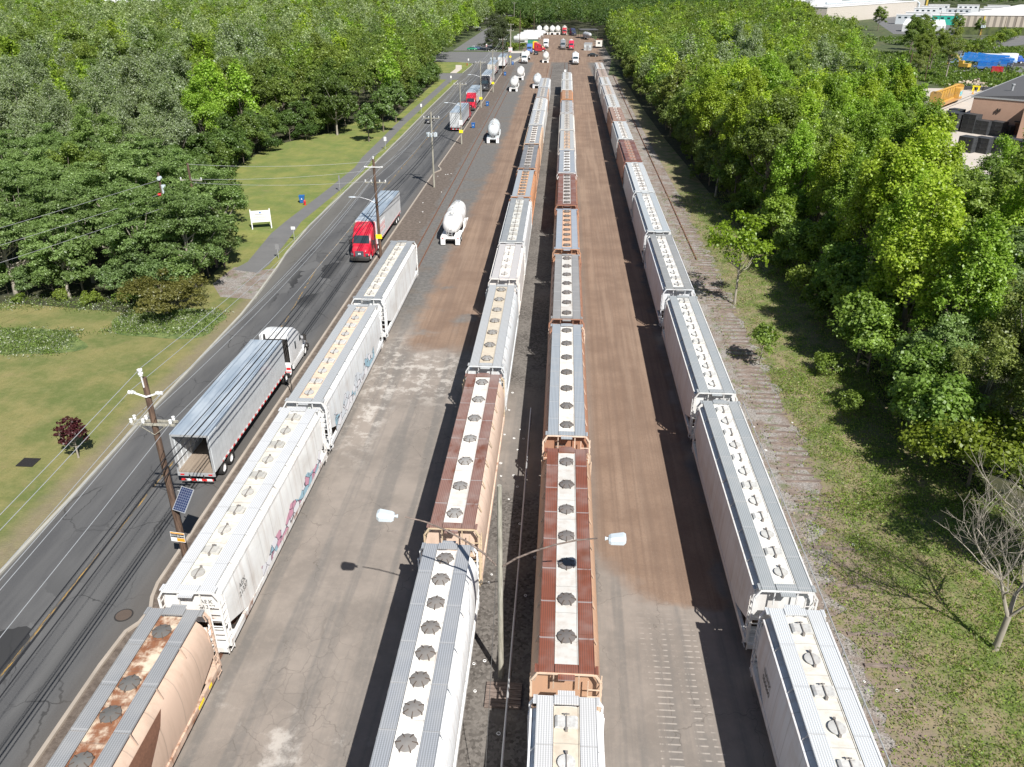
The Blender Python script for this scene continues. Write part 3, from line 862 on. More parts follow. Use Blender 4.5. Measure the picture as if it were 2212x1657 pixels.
WHITE = (0.78, 0.79, 0.78); CREAM = (0.68, 0.66, 0.59); GREY = (0.40, 0.42, 0.43); LGREY = (0.60, 0.62, 0.63)
BROWN = (0.36, 0.17, 0.09); PEACH = (0.60, 0.44, 0.34); RUSTB = (0.24, 0.085, 0.055); BLUEG = (0.47, 0.53, 0.60)
def hopper(X, y0, y1, label, group, kind='straight', side=WHITE, rust=0.2, roof=CREAM, rrust=0.2, board=GREY, brust=0.15, hatch='mixed', hcol=(0.5, 0.48, 0.45), n=10, end=None, detail=1, ys=None):
    Ln = y1 - y0; short = Ln < 13
    L = round(Ln, 1)
    G = hopper_geom(kind, L, detail)
    root = thing('hopper_car', label, 'hopper car', (X, (y0 + y1) / 2, 0.0), 0, group)
    end = end or side
    def P(nm, k, col, al): return link(nm, G[k], root, tuple(col) + (al,))
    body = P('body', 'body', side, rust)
    P('roof_panel', 'roof_panel', roof, rrust)
    for s in 'rl':
        rb = P('running_board', 'board_' + s, board, brust)
        if detail: link('board_bracket', G['brackets_' + s], rb, tuple(min(1, c * 0.8) for c in end) + (rust,))
    for s in ('near', 'far'):
        P('end_walkway', 'end_' + s, board, brust); P('end_frame', 'endframe_' + s, end, rust * 0.9)
        if detail:
            for sx in (-1, 1): P('ladder', 'ladder_%s_%d' % (s, sx), end, 0.1)
        bo = link('bogie', G['bogie_' + s], root); link('wheelset', G['wheelset_' + s], bo)
        link('coupler', G['coupler_' + s], root)
    P('side_sill', 'sill', side, rust + 0.12); P('hopper_bay', 'bays', side, rust + 0.1)
    hb = L / 2
    for i in range(n):
        y = (ys[i] - (y0 + y1) / 2) if ys else -hb + 1.35 + i * (L - 2.7) / (n - 1)
        k = hatch if hatch != 'mixed' else ('disc' if i % 2 == 0 else 'saddle')
        q = random.uniform(0.85, 1.12) * (0.5 if k == 'hex' else 0.9); h = link('hatch', hatch_mesh(k), root, tuple(c * q for c in hcol) + (1,))
        h.location = (0, y, 4.69)
        if k == 'hex': h.rotation_euler = (0, 0, random.choice((0, 1)) * R(30))
    return root, body
def graffiti(parent, X_side, y0, y1, zt, col, seed):
    """painted shapes along the foot of the car's side"""
    rnd = random.Random(seed); b = MB(); s = 1 if X_side > 0 else -1
    n = 26; top = [zt * (0.72 + 0.28 * math.sin(i * 0.9 + seed)) + rnd.uniform(-0.12, 0.12) for i in range(n + 1)]
    for i in range(n):
        ya = y0 + (y1 - y0) * i / n; yb = y0 + (y1 - y0) * (i + 1) / n
        b.quad((X_side + s * .02, ya, 1.38), (X_side + s * .02, yb, 1.38), (X_side - s * (0.035 * top[i + 1] - .02), yb, 1.38 + top[i + 1]), (X_side - s * (0.035 * top[i] - .02), ya, 1.38 + top[i]))
    return link('graffiti', b.mesh('graffiti', M['graffiti']), parent, col + (1,))

ORD = ['first', 'second', 'third', 'fourth', 'fifth', 'sixth', 'seventh', 'eighth', 'ninth', 'tenth', 'eleventh', 'twelfth', 'thirteenth', 'fourteenth']
def build_cars():
    g1, g2, g3, g4 = 'hopper cars in the line beside the road', 'hopper cars in the line beside the parked tank trailers', 'hopper cars in the line between lamp pole and dirt lane', 'hopper cars in the line beside the wood'
    X1, X2, X3, X4 = -17.68, -5.42, 0.82, 11.6
    endrot = (R(90), 0, 0)
    # line beside the road
    c, b = hopper(X1, 9.2, 27.73, 'peach hopper car with rust stained roof and grey walkways beside the road kerb', g1, 'curved', PEACH, 0.30, (0.66, 0.55, 0.42), 0.50, (0.40, 0.41, 0.42), 0.05, 'hex', (0.27, 0.27, 0.26), 8, ys=[10.6, 13.0, 15.2, 17.4, 19.4, 21.6, 23.2, 26.2])
    for ya, yb in ((12.5, 13.3), (16.6, 17.3), (21.4, 21.8), (25.0, 25.6), (26.2, 26.5)):
        b2 = MB(); b2.box(1.6, 1.612, ya - 18.46, yb - 18.46, 1.12, 1.3); b2.obj('reflector', M['yellow'], c)
    b2 = MB()
    b2.loft([[(x + 0.022, y, z) for x, z in ((1.42, 3.95), (1.54, 3.5), (1.575, 3.2), (1.6, 2.9), (1.6, 2.3), (1.585, 2.05))] for y in (-6, 1.6)] + [[(x + 0.022, y, z) for x, y, z in ((1.42, 4.2, 3.95), (1.54, 3.7, 3.5), (1.575, 3.2, 3.2), (1.6, 2.7, 2.9), (1.6, 1.9, 2.3), (1.585, 1.7, 2.05))]], closed=False, cap=False); b2.obj('repaint_patch', M['rustsolid'], c)
    c, b = hopper(X1, 28.89, 47.39, 'bright white hopper car lettered AEX 21337 with pink graffiti along its foot', g1, 'straight', (0.80, 0.80, 0.78), 0.30, CREAM, 0.12, (0.86, 0.87, 0.88), 0.0, 'mixed', (0.55, 0.54, 0.5), 10)
    hb = (47.39 - 28.89) / 2
    text('AEX\n21337', 0.34, M['ink'], c, (0.62, -hb + 0.405, 3.55), endrot)
    text('AEX\n21337', 0.44, M['ink'], c, (1.56, -hb + 2.6, 2.9), (R(88), 0, R(90)))
    graffiti(c, 1.585, -4.2, 7.6, 1.0, (0.60, 0.30, 0.40), 3)
    c, b = hopper(X1, 48.34, 66.86, 'pale grey hopper car with orange roof strip and blue graffiti on its side', g1, 'straight', (0.70, 0.72, 0.73), 0.18, (0.70, 0.55, 0.42), 0.3, (0.58, 0.60, 0.61), 0.0, 'mixed', (0.6, 0.6, 0.58), 10)
    hb = (66.86 - 48.34) / 2
    text('ACFX', 0.32, M['ink'], c, (0.75, -hb + 0.405, 3.7), endrot)
    b = MB()
    for pts in (((-0.75, 3.95), (-0.6, 3.75), (-0.5, 4.0), (-0.4, 3.78)), ((-0.2, 3.98), (0.0, 3.8), (0.1, 3.95)), ((0.2, 4.0), (0.24, 3.75), (0.4, 3.72), (0.5, 3.85))): b.tube([(x, -hb + 0.4, z) for x, z in pts], 0.03, 5)
    b.obj('graffiti_tag', M['greentag'], c)
    graffiti(c, 1.585, -7.6, 5.4, 1.5, (0.62, 0.66, 0.7), 8)
    hopper(X1, 68.49, 86.47, 'clean white hopper car with grey walkways, last of the line beside the road', g1, 'straight', (0.77, 0.79, 0.79), 0.08, CREAM, 0.06, (0.42, 0.44, 0.455), 0.0, 'mixed', (0.62, 0.6, 0.55), 10)
    # second line
    spec2 = [
        (14.6, 33.31, 'curved', (0.84, 0.86, 0.87), .12, (0.78, 0.77, 0.74), .15, (0.43, 0.45, 0.48), 0, 'hex', (0.42, 0.40, 0.38), 11, 'white curved hopper car with round grey hatches, nearest in the line beside the lamp pole'),
        (34.66, 53.42, 'curved', (0.66, 0.50, 0.40), .22, (0.72, 0.69, 0.65), .2, (0.36, 0.2, 0.16), .42, 'hex', (0.55, 0.54, 0.52), 7, 'peach curved hopper car with rusty red walkways behind the white one'),
        (54.86, 72.86, 'curved', (0.62, 0.65, 0.67), .12, (0.56, 0.50, 0.40), .18, (0.62, 0.63, 0.63), 0, 'hex', (0.58, 0.57, 0.54), 7, 'light grey curved hopper car with tan roof strip'),
        (74.72, 86.01, 'straight', (0.78, 0.75, 0.72), .1, (0.78, 0.75, 0.70), .1, (0.76, 0.72, 0.70), 0, 'mixed', (0.66, 0.64, 0.6), 5, 'short white hopper car with pale dusty roof'),
        (86.88, 106.53, 'straight', (0.66, 0.68, 0.69), .15, (0.6, 0.61, 0.58), .1, (0.40, 0.42, 0.43), 0, 'mixed', (0.55, 0.54, 0.5), 11, 'grey hopper car with dark grey walkways behind the short white car'),
        (107.54, 123.97, 'curved', (0.58, 0.27, 0.13), .3, (0.66, 0.40, 0.23), .35, (0.50, 0.53, 0.56), 0, 'hex', (0.45, 0.42, 0.4), 9, 'orange rusty hopper car with grey walkways'),
        (125.62, 144.22, 'curved', (0.52, 0.30, 0.19), .35, (0.42, 0.40, 0.38), .2, (0.25, 0.255, 0.27), .2, 'hex', (0.32, 0.3, 0.28), 8, 'dark grey roofed hopper car with rusty brown side'),
        (145.96, 164.84, 'straight', (0.66, 0.47, 0.33), .3, (0.74, 0.71, 0.66), .2, (0.46, 0.48, 0.5), 0, 'hex', (0.4, 0.36, 0.34), 8, 'hopper car with cream roof strip and peach side'),
        (166.28, 184.75, 'straight', (0.66, 0.66, 0.64), .25, (0.68, 0.68, 0.66), .1, (0.62, 0.64, 0.66), 0, 'mixed', (0.45, 0.43, 0.4), 11, 'silvery grey hopper car with orange lettering down its side'),
        (186.11, 204.93, 'straight', (0.74, 0.75, 0.74), .12, (0.7, 0.7, 0.67), .1, (0.74, 0.75, 0.75), 0, 'mixed', (0.5, 0.48, 0.45), 11, 'white hopper car with all white roof'),
        (206.59, 224.68, 'straight', (0.55, 0.38, 0.28), .42, (0.62, 0.6, 0.55), .2, (0.46, 0.47, 0.48), .1, 'mixed', (0.4, 0.37, 0.35), 10, 'grey roofed hopper car with rust streaked side'),
        (226.65, 246.58, 'straight', (0.72, 0.73, 0.73), .12, (0.66, 0.67, 0.65), .1, (0.58, 0.61, 0.64), 0, 'mixed', (0.45, 0.43, 0.4), 11, 'pale grey hopper car at the far end of the line'),
    ]
    spec3 = [
        (4.6, 23.67, 'straight', (0.82, 0.83, 0.84), .08, (0.60, 0.54, 0.44), .18, (0.80, 0.80, 0.80), 0, 'mixed', (0.62, 0.62, 0.6), 10, 'white hopper car with tan roof strip and white walkways in front of the brown car'),
        (24.9, 43.24, 'curved', (0.50, 0.30, 0.19), .18, (0.58, 0.57, 0.54), .16, (0.30, 0.10, 0.06), .4, 'hex', (0.30, 0.28, 0.27), 7, 'orange brown curved hopper car with dark red walkways and grey roof strip'),
        (44.85, 63.46, 'curved', (0.37, 0.18, 0.11), .3, (0.76, 0.73, 0.67), .2, (0.45, 0.49, 0.53), 0, 'hex', (0.29, 0.28, 0.27), 7, 'brown sided hopper car with white roof strip and blue grey walkways'),
        (64.71, 82.75, 'curved', (0.35, 0.17, 0.11), .3, (0.60, 0.59, 0.56), .1, (0.40, 0.39, 0.38), 0, 'hex', (0.29, 0.27, 0.26), 7, 'brown sided hopper car with pale roof strip and warm grey walkways'),
        (84.71, 101.43, 'curved', (0.47, 0.25, 0.15), .3, (0.64, 0.40, 0.26), .38, (0.46, 0.51, 0.58), 0, 'hex', (0.29, 0.27, 0.26), 8, 'hopper car with rusty orange roof strip and blue grey walkways'),
        (103.52, 121.78, 'curved', (0.36, 0.17, 0.11), .35, (0.5, 0.47, 0.45), .2, (0.30, 0.12, 0.08), .35, 'hex', (0.25, 0.23, 0.22), 9, 'dark red roofed hopper car with grey hatch strip'),
        (122.73, 140.01, 'curved', (0.7, 0.7, 0.7), .2, (0.74, 0.75, 0.75), .08, (0.44, 0.48, 0.53), 0, 'hex', (0.36, 0.35, 0.34), 8, 'hopper car with bright white roof strip and blue grey walkways'),
        (140.83, 159.38, 'ribbed', (0.66, 0.62, 0.58), .35, (0.68, 0.47, 0.31), .3, (0.62, 0.63, 0.62), .1, 'mixed', (0.4, 0.36, 0.33), 11, 'white ribbed hopper car with orange roof strip'),
        (160.73, 180.49, 'ribbed', (0.70, 0.68, 0.64), .3, (0.6, 0.57, 0.52), .15, (0.66, 0.66, 0.64), .1, 'mixed', (0.42, 0.39, 0.36), 12, 'off white ribbed hopper car with grey roof strip'),
        (181.8, 200.49, 'straight', (0.55, 0.5, 0.48), .45, (0.52, 0.5, 0.48), .25, (0.56, 0.57, 0.58), .35, 'mixed', (0.36, 0.34, 0.32), 11, 'grey hopper car with patches of rust on its roof'),
        (202.87, 219.33, 'straight', (0.6, 0.28, 0.13), .3, (0.55, 0.3, 0.18), .35, (0.62, 0.30, 0.13), .25, 'mixed', (0.4, 0.35, 0.3), 10, 'bright orange hopper car between white ones'),
        (221.21, 241.82, 'straight', (0.74, 0.75, 0.73), .15, (0.62, 0.62, 0.58), .1, (0.74, 0.74, 0.73), 0, 'mixed', (0.45, 0.43, 0.4), 12, 'white hopper car just beyond the bright orange one'),
        (244.08, 262.41, 'straight', (0.76, 0.77, 0.75), .12, (0.66, 0.66, 0.62), .1, (0.76, 0.76, 0.75), 0, 'mixed', (0.45, 0.43, 0.4), 11, 'white hopper car at the far end of the line, open rails beyond it'),
    ]
    spec4 = [  # most white sides toned down, their shade put into the colour
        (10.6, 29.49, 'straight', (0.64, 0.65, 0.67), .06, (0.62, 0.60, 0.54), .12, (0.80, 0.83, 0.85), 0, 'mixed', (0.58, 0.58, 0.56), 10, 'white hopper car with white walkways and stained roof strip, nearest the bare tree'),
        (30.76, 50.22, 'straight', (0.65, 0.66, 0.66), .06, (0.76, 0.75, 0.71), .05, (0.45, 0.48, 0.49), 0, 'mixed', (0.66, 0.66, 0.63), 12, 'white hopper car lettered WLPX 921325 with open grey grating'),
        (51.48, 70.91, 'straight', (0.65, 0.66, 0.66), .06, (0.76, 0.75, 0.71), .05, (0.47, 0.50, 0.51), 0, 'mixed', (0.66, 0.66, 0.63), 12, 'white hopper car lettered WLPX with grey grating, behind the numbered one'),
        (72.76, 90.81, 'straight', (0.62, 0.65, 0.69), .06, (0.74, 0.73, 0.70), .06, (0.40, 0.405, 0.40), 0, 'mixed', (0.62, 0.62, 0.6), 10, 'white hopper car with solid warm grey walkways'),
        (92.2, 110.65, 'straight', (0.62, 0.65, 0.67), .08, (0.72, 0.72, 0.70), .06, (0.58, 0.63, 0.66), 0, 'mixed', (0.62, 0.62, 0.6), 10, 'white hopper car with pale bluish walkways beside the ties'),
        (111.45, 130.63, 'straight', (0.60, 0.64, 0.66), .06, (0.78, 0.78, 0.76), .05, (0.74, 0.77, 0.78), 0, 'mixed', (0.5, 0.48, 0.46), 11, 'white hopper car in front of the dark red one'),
        (131.52, 150.15, 'straight', (0.30, 0.12, 0.085), .3, (0.34, 0.15, 0.11), .2, (0.24, 0.09, 0.065), .2, 'saddle', (0.42, 0.3, 0.25), 8, 'dark red brown hopper car between two white ones'),
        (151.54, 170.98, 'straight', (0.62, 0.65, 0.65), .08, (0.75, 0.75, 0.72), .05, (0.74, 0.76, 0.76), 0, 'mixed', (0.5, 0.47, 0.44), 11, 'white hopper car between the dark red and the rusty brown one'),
        (171.91, 190.24, 'straight', (0.34, 0.18, 0.12), .45, (0.26, 0.13, 0.09), .3, (0.48, 0.30, 0.22), .35, 'mixed', (0.66, 0.62, 0.58), 10, 'rusty brown hopper car with white hatches'),
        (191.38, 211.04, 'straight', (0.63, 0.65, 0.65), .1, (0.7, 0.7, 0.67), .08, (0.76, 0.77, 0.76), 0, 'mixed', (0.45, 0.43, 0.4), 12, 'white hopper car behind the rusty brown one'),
        (211.9, 230.72, 'straight', (0.70, 0.68, 0.65), .25, (0.68, 0.56, 0.46), .3, (0.70, 0.66, 0.62), .15, 'mixed', (0.5, 0.42, 0.36), 11, 'off white hopper car with rust tinged roof strip'),
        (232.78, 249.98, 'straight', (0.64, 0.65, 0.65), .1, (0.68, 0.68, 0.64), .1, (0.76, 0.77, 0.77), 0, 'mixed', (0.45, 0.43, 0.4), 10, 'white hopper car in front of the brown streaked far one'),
        (252.14, 271.57, 'straight', (0.62, 0.55, 0.5), .42, (0.5, 0.4, 0.34), .35, (0.58, 0.45, 0.38), .35, 'mixed', (0.36, 0.3, 0.26), 11, 'brown streaked white hopper car, last but one before the dirt yard'),
        (274.38, 293.59, 'straight', (0.72, 0.7, 0.66), .2, (0.66, 0.6, 0.55), .25, (0.74, 0.72, 0.69), .1, 'mixed', (0.5, 0.42, 0.36), 11, 'off white hopper car at the far end beside the wood'),
    ]
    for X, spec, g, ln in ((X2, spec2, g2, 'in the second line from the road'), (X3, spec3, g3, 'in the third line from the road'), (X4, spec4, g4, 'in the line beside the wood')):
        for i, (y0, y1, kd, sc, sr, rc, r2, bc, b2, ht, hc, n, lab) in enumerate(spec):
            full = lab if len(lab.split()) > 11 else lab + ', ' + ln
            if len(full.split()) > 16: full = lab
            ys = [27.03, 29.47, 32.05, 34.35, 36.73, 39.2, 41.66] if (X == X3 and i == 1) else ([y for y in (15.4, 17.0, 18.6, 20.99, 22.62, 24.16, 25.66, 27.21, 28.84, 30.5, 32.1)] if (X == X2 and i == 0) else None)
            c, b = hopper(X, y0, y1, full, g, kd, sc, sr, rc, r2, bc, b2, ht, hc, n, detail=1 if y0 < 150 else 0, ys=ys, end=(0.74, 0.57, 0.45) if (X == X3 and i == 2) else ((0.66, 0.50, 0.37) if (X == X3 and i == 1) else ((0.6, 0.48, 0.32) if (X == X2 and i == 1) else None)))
            hb = (y1 - y0) / 2
            if X == X4 and i in (1, 2):
                text('WLPX\n921325' if i == 1 else 'WLPX', 0.36, M['ink'], c, (0.75, -hb + 0.405, 3.5 if i == 1 else 3.9), endrot)
                d = MB(); d.quad((-1.54, 1.6, 2.5), (-1.55, 1.2, 2.15), (-1.545, 0.8, 2.5), (-1.53, 1.2, 2.85)); d.obj('emblem', M['yellow'], c)
            if X == X4 and i == 0:
                text('NAHX\n550660', 0.42, M['ink'], c, (-1.565, hb - 2.6, 2.6), (R(90), 0, R(-90)))
            if X == X3 and i == 2:
                text('ECLX\n5290', 0.3, M['ink'], c, (-0.4, -hb + 0.405, 3.6), endrot)
            if X == X2 and i == 1:
                text('5002', 0.3, M['ink'], c, (0.15, -hb + 0.405, 3.6), endrot)
build_cars()

# ------------------------------------------------------------------ rails, ties, rail fence, hand rail
def build_rails():
    k = 0
    for X, y1, g in ((-17.68, 282, 'the line beside the road'), (-5.42, 330, 'the second line'), (0.82, 345, 'the third line'), (11.6, 330, 'the line beside the wood')):
        for s, w in ((-1, 'road side'), (1, 'wood side')):
            b = MB(); b.box(-0.036, 0.036, -30, y1, 0.0, 0.13); b.box(-0.075, 0.075, -30, y1, -0.01, 0.035)
            o = b.obj('rail', M['rustsolid']); o.location = (X + s * 0.72, 0, 0)
            tag(o, 'rusty steel rail of %s, %s' % (g, w), 'rail', 'rails set in the yard')
    b = MB(); b.box(-0.05, 0.05, 96, 300, 0.0, 0.17); b.box(-0.08, 0.08, 96, 300, 0.0, 0.04)
    o = b.obj('rail', M['rustsolid']); o.location = (17.0, 0, 0)
    tag(o, 'dark disused rail on the gravel along the wood edge', 'rail', 'disused rail')
    rnd = random.Random(4)
    y = 20.5; base = None
    while y < 150:
        near = y < 44
        if near and rnd.random() < 0.55: y += 1.7; continue
        if not near and rnd.random() < 0.13: y += 0.9; continue
        if base is None:
            b = MB()
            L = 1.22
            b.loft([[(x, -0.11 + rnd.uniform(-.015, .015), 0.0), (x, 0.11 + rnd.uniform(-.015, .015), 0.0), (x, 0.105 + rnd.uniform(-.02, .01), 0.15 + rnd.uniform(-.02, .015)), (x, -0.1 + rnd.uniform(-.01, .02), 0.15 + rnd.uniform(-.02, .015))] for x in np.linspace(-L, L, 7)])
            base = b.obj('railway_tie', M['tie_wood']); o = base
        else:
            o = base.copy(); COL.objects.link(o)
        o.location = (17.35 + rnd.uniform(-0.22, 0.22), y, rnd.uniform(-0.09, -0.03) if not near else -0.03)
        o.rotation_euler = (rnd.uniform(-.02, .02), rnd.uniform(-.02, .02), rnd.uniform(-0.07, 0.07))
        tag(o, 'weathered wooden tie of the lifted track in the gravel beside the wood' if not near else 'half buried pale tie in the weeds beside the nearest white hopper cars', 'railway tie', 'ties of the lifted track' if not near else 'half buried ties')
        y += rnd.uniform(0.72, 1.02) if not near else rnd.uniform(1.6, 3.4)
    # thin rail fence beside the last line
    t = thing('rail_fence', 'thin grey steel rail on slim posts along the gravel near the wood', 'fence', (14.95, 0, 0))
    b = MB(); b.tube([(0.05, 14, 1.12), (-0.05, 28, 1.1), (0.02, 44, 1.12), (0.05, 57, 1.1)], 0.035, 6); b.obj('top_rail', M['galv'], t)
    for i in range(14):
        b = MB(); b.box(0.0, 0.06, 14.5 + i * 3.25, 14.56 + i * 3.25, 0, 1.1); b.obj('post', M['steel'], t)
    t = thing('hand_rail', 'long pale pipe handrail on posts between the second and third lines', 'handrail', (-1.85, 0, 0))
    b = MB(); b.tube([(-0.02, 10, 1.32), (0.0, 20, 1.3), (0.03, 36, 1.36), (0.0, 46, 1.3), (-0.02, 54.5, 1.34)], 0.055, 8); b.obj('top_rail', M['galv'], t)
    b = MB(); b.tube([(0.0, 10, 0.7), (0.0, 54.5, 0.7)], 0.03, 6); b.obj('mid_rail', M['dark'], t)
    for i in range(13):
        b = MB(); b.tube([(0, 11 + i * 3.6, 0), (0, 11 + i * 3.6, 1.3)], 0.035, 6); b.obj('post', M['dark'], t)
    # timber crossing deck by the lamp pole
    t = MB()
    for i in range(7): t.box(-3.0, -1.25, 26.9 + i * 0.22, 26.9 + i * 0.22 + 0.19, 0.0, 0.14)
    tag(t.obj('timber_platform', M['tie_wood']), 'low grey timber platform at the foot of the lamp pole', 'platform')
build_rails()

# ------------------------------------------------------------------ poles, lamps, wires
WHITEP = M['white']
def insulator(b, p, horiz=0, m=1, s=1.0):
    x, y, z = p
    if horiz:
        for k in range(4): b.cyl((x + horiz * (0.05 + k * 0.085) * s, y, z), (0.10 if k % 2 else 0.075) * s, 0.06 * s, 'x', 10, m)
    else:
        for k in range(4): b.cyl((x, y, z + (0.04 + k * 0.08) * s), (0.11 if k % 2 else 0.08) * s, 0.06 * s, 'z', 10, m)
def pole(loc, h, label, mat='pole_grey', r=0.17, name='utility_pole', group='utility poles along the road'):
    t = thing(name, label, 'utility pole', loc, 0, group)
    b = MB(); b.tube([(0, 0, -0.2), (0, 0, h * 0.5), (0, 0, h)], [r, r * 0.86, r * 0.72], 12)
    b.obj('pole', M[mat], t, smooth=50)
    return t
def crossarm(t, z, w, dy=0.14, pins=(-1, -0.35, 0.35, 1), mat='pole_grey', dbl=False):
    for k in ((-1, 1) if dbl else (1,)):
        b = MB(); b.box(-w / 2, w / 2, k * dy - 0.05, k * dy + 0.05, z - 0.06, z + 0.06)
        for s in (-1, 1): b.bar((s * w * 0.3, k * (dy + 0.06), z - 0.04), (0, k * (dy + 0.02), z - 0.65), 0.03)
        o = b.obj('crossarm', M[mat], t)
        c = MB()
        for p in pins: insulator(c, (p * w / 2 * 0.96, k * dy, z + 0.06), 0, 0, 0.8)
        c.obj('insulator', M['white'], o, smooth=40)
def build_poles():
    P = {}
    # pole with the solar panel
    t = pole((-21.8, 36.4, 0), 12.5, 'brown timber pole carrying a solar panel beside the truck with the open trailer', 'pole_brown', 0.21)
    c = MB(); c.bar((0.0, -0.16, 12.0), (0.0, -0.2, 12.75), 0.06); insulator(c, (0, -0.2, 12.7), 0, 0, 1.25)
    c.bar((-0.62, -0.16, 11.65), (0, -0.2, 11.45), 0.07); c.bar((0.62, -0.16, 11.65), (0, -0.2, 11.45), 0.07)
    insulator(c, (-0.55, -0.16, 11.68), -1, 0, 1.1); insulator(c, (0.55, -0.16, 11.68), 1, 0, 1.1)
    c.obj('insulator_bracket', M['white'], t, smooth=40)
    crossarm(t, 9.75, 2.5, 0.19, (-0.97, -0.42, 0.85), dbl=True)
    t2 = tag(bpy.data.objects.new('solar_panel', None), 'blue solar panel fixed to the brown pole beside the open trailer', 'solar panel')
    COL.objects.link(t2); t2.location = (-21.1, 36.3, 4.75); t2.rotation_euler = (R(46), 0, R(-20)); t2.scale = (0.8, 0.8, 0.8)
    b = MB(); b.box(-0.54, 0.54, -0.84, 0.84, 0.0, 0.012); b.obj('solar_cells', M['solar'], t2)
    b = MB()
    for x0, x1, y0, y1 in ((-0.58, -0.54, -0.88, 0.88), (0.54, 0.58, -0.88, 0.88), (-0.54, 0.54, -0.88, -0.84), (-0.54, 0.54, 0.84, 0.88)): b.box(x0, x1, y0, y1, -0.04, 0.018)
    b.box(-0.54, 0.54, -0.84, 0.84, -0.03, -0.004); b.obj('frame', M['galv'], t2)
    b = MB()
    for y in (-0.5, 0.5): b.bar((-0.85, y, -0.12), (0.45, y, -0.06), 0.07)
    b.obj('mount', M['galv'], t2)
    s = tag(bpy.data.objects.new('notice_board', None), 'orange and white DOT EXAMS notice nailed to the brown solar panel pole', 'sign'); COL.objects.link(s)
    s.location = (-21.86, 36.16, 2.15); s.rotation_euler = (0, R(3), R(-4))
    b = MB(); b.box(-0.44, 0.44, -0.02, 0, -0.34, 0.34); b.obj('board', M['white'], s)
    b = MB(); b.box(-0.42, 0.42, -0.024, -0.0205, 0.24, 0.33); b.box(-0.06, 0.42, -0.024, -0.0205, -0.30, -0.06); b.obj('orange_band', M['orange'], s)
    b = MB(); b.box(-0.42, 0.42, -0.026, -0.0205, -0.03, 0.225); b.obj('black_band', M['black'], s)
    text('DOT EXAMS', 0.155, M['white'], s, (0, -0.029, 0.095), (R(90), 0, 0))
    P['A'] = (-21.8, 36.4)
    # pole beside the red truck, with street light
    def lightarm(t, z, x1, dz, y=0.0):
        o = MB(); o.tube([(0, y, z), (x1 * 0.35, y, z + dz * 0.6), (x1 * 0.75, y, z + dz), (x1, y, z + dz)], 0.045, 8); oo = o.obj('light_arm', M['galv'], t, smooth=50)
        l = MB(); s = 1 if x1 > 0 else -1
        l.loft([[(x1 + s * a, y + w * cs, z + dz + hh * sn) for cs, sn in [(math.cos(2 * math.pi * k / 10), math.sin(2 * math.pi * k / 10)) for k in range(10)]] for a, w, hh in ((-0.1, 0.08, 0.06), (0.15, 0.17, 0.09), (0.55, 0.17, 0.08), (0.78, 0.05, 0.03))])
        l.obj('lamp_head', M['lamp_grey'], t, smooth=50)
    def ysign(loc, label, col='yellow', w=0.6, h=0.5, words=None):
        s = thing('pole_sign', label, 'sign', loc, 0, 'signs on the utility poles')
        b = MB(); b.box(-w / 2, w / 2, -0.03, 0, -h / 2, h / 2); b.obj('plate', M[col], s)
        if words:
            b = MB(); b.box(-w / 2 * 0.8, w / 2 * 0.8, -0.034, -0.0305, h * 0.3, h * 0.42); b.box(-w / 2 * 0.8, w / 2 * 0.8, -0.034, -0.0305, -h * 0.42, -h * 0.3); b.obj('red_band', M['red'], s)
    t = pole((-22.15, 94.2, 0), 12.3, 'dark brown pole with white street light beside the red truck', 'pole_brown', 0.2)
    crossarm(t, 9.4, 2.6, 0.19, (-0.97, -0.4, 0.4, 0.97))
    c = MB(); insulator(c, (0, -0.1, 12.2), 0, 0); c.bar((-0.75, -0.18, 11.3), (0.75, -0.18, 11.3), 0.08); insulator(c, (-0.75, -0.18, 11.3), -1, 0); insulator(c, (0.75, -0.18, 11.3), 1, 0); c.obj('insulator_bracket', M['white'], t, smooth=40)
    lightarm(t, 6.9, -2.6, 0.75)
    ysign((-22.15, 93.97, 2.9), 'yellow sign on the brown pole beside the red truck', w=0.75, h=0.55)
    P['B'] = (-22.15, 94.2)
    t = pole((-21.1, 131.8, 0), 12.0, 'grey pole ringed with white insulators beside the black car', 'pole_grey', 0.17)
    crossarm(t, 11.0, 2.6, 0.19, (-0.97, -0.35, 0.35, 0.97)); crossarm(t, 8.4, 1.6, 0.19, (-0.97, -0.4, 0.4, 0.97))
    c = MB()
    for k in range(8):
        a = 2 * math.pi * k / 8; c.cyl((0.75 * math.cos(a), 0.5 * math.sin(a), 8.5), 0.14, 0.6, 'z', 10); c.bar((0, 0, 8.3), (0.75 * math.cos(a), 0.5 * math.sin(a), 8.3), 0.06)
    c.obj('cutout_cluster', M['lamp_grey'], t, smooth=40)
    P['C'] = (-21.1, 131.8)
    for nm, x, y, h, lab, light in (('D', -21.0, 169.7, 12.2, 'grey pole with street light arm behind the first closed grey trailer', 1), ('E', -21.85, 221, 11.6, 'grey pole with light arm beside the dark cab truck', 1), ('F', -21.25, 252.5, 11.9, 'grey pole with insulator ring between dark cab truck and white trailer', 0), ('G', -21.5, 297.5, 12.0, 'black pole with light arm beside the far white trailers', 1), ('H', -21.2, 334, 12.8, 'grey pole with white notice beside the jersey barriers', 0)):
        t = pole((x, y, 0), h, lab, 'pole_brown' if nm == 'G' else 'pole_grey')
        crossarm(t, h - 0.5, 2.6, 0.18, (-0.97, -0.35, 0.35, 0.97))
        if nm == 'F':
            c = MB()
            for k in range(6):
                a = 2 * math.pi * k / 6; c.cyl((0.7 * math.cos(a), 0.5 * math.sin(a), 9.4), 0.14, 0.6, 'z', 8)
            c.obj('cutout_cluster', M['lamp_grey'], t, smooth=40)
        if light: lightarm(t, 7.6, 2.6 if nm == 'G' else -2.6, 0.6)
        P[nm] = (x, y)
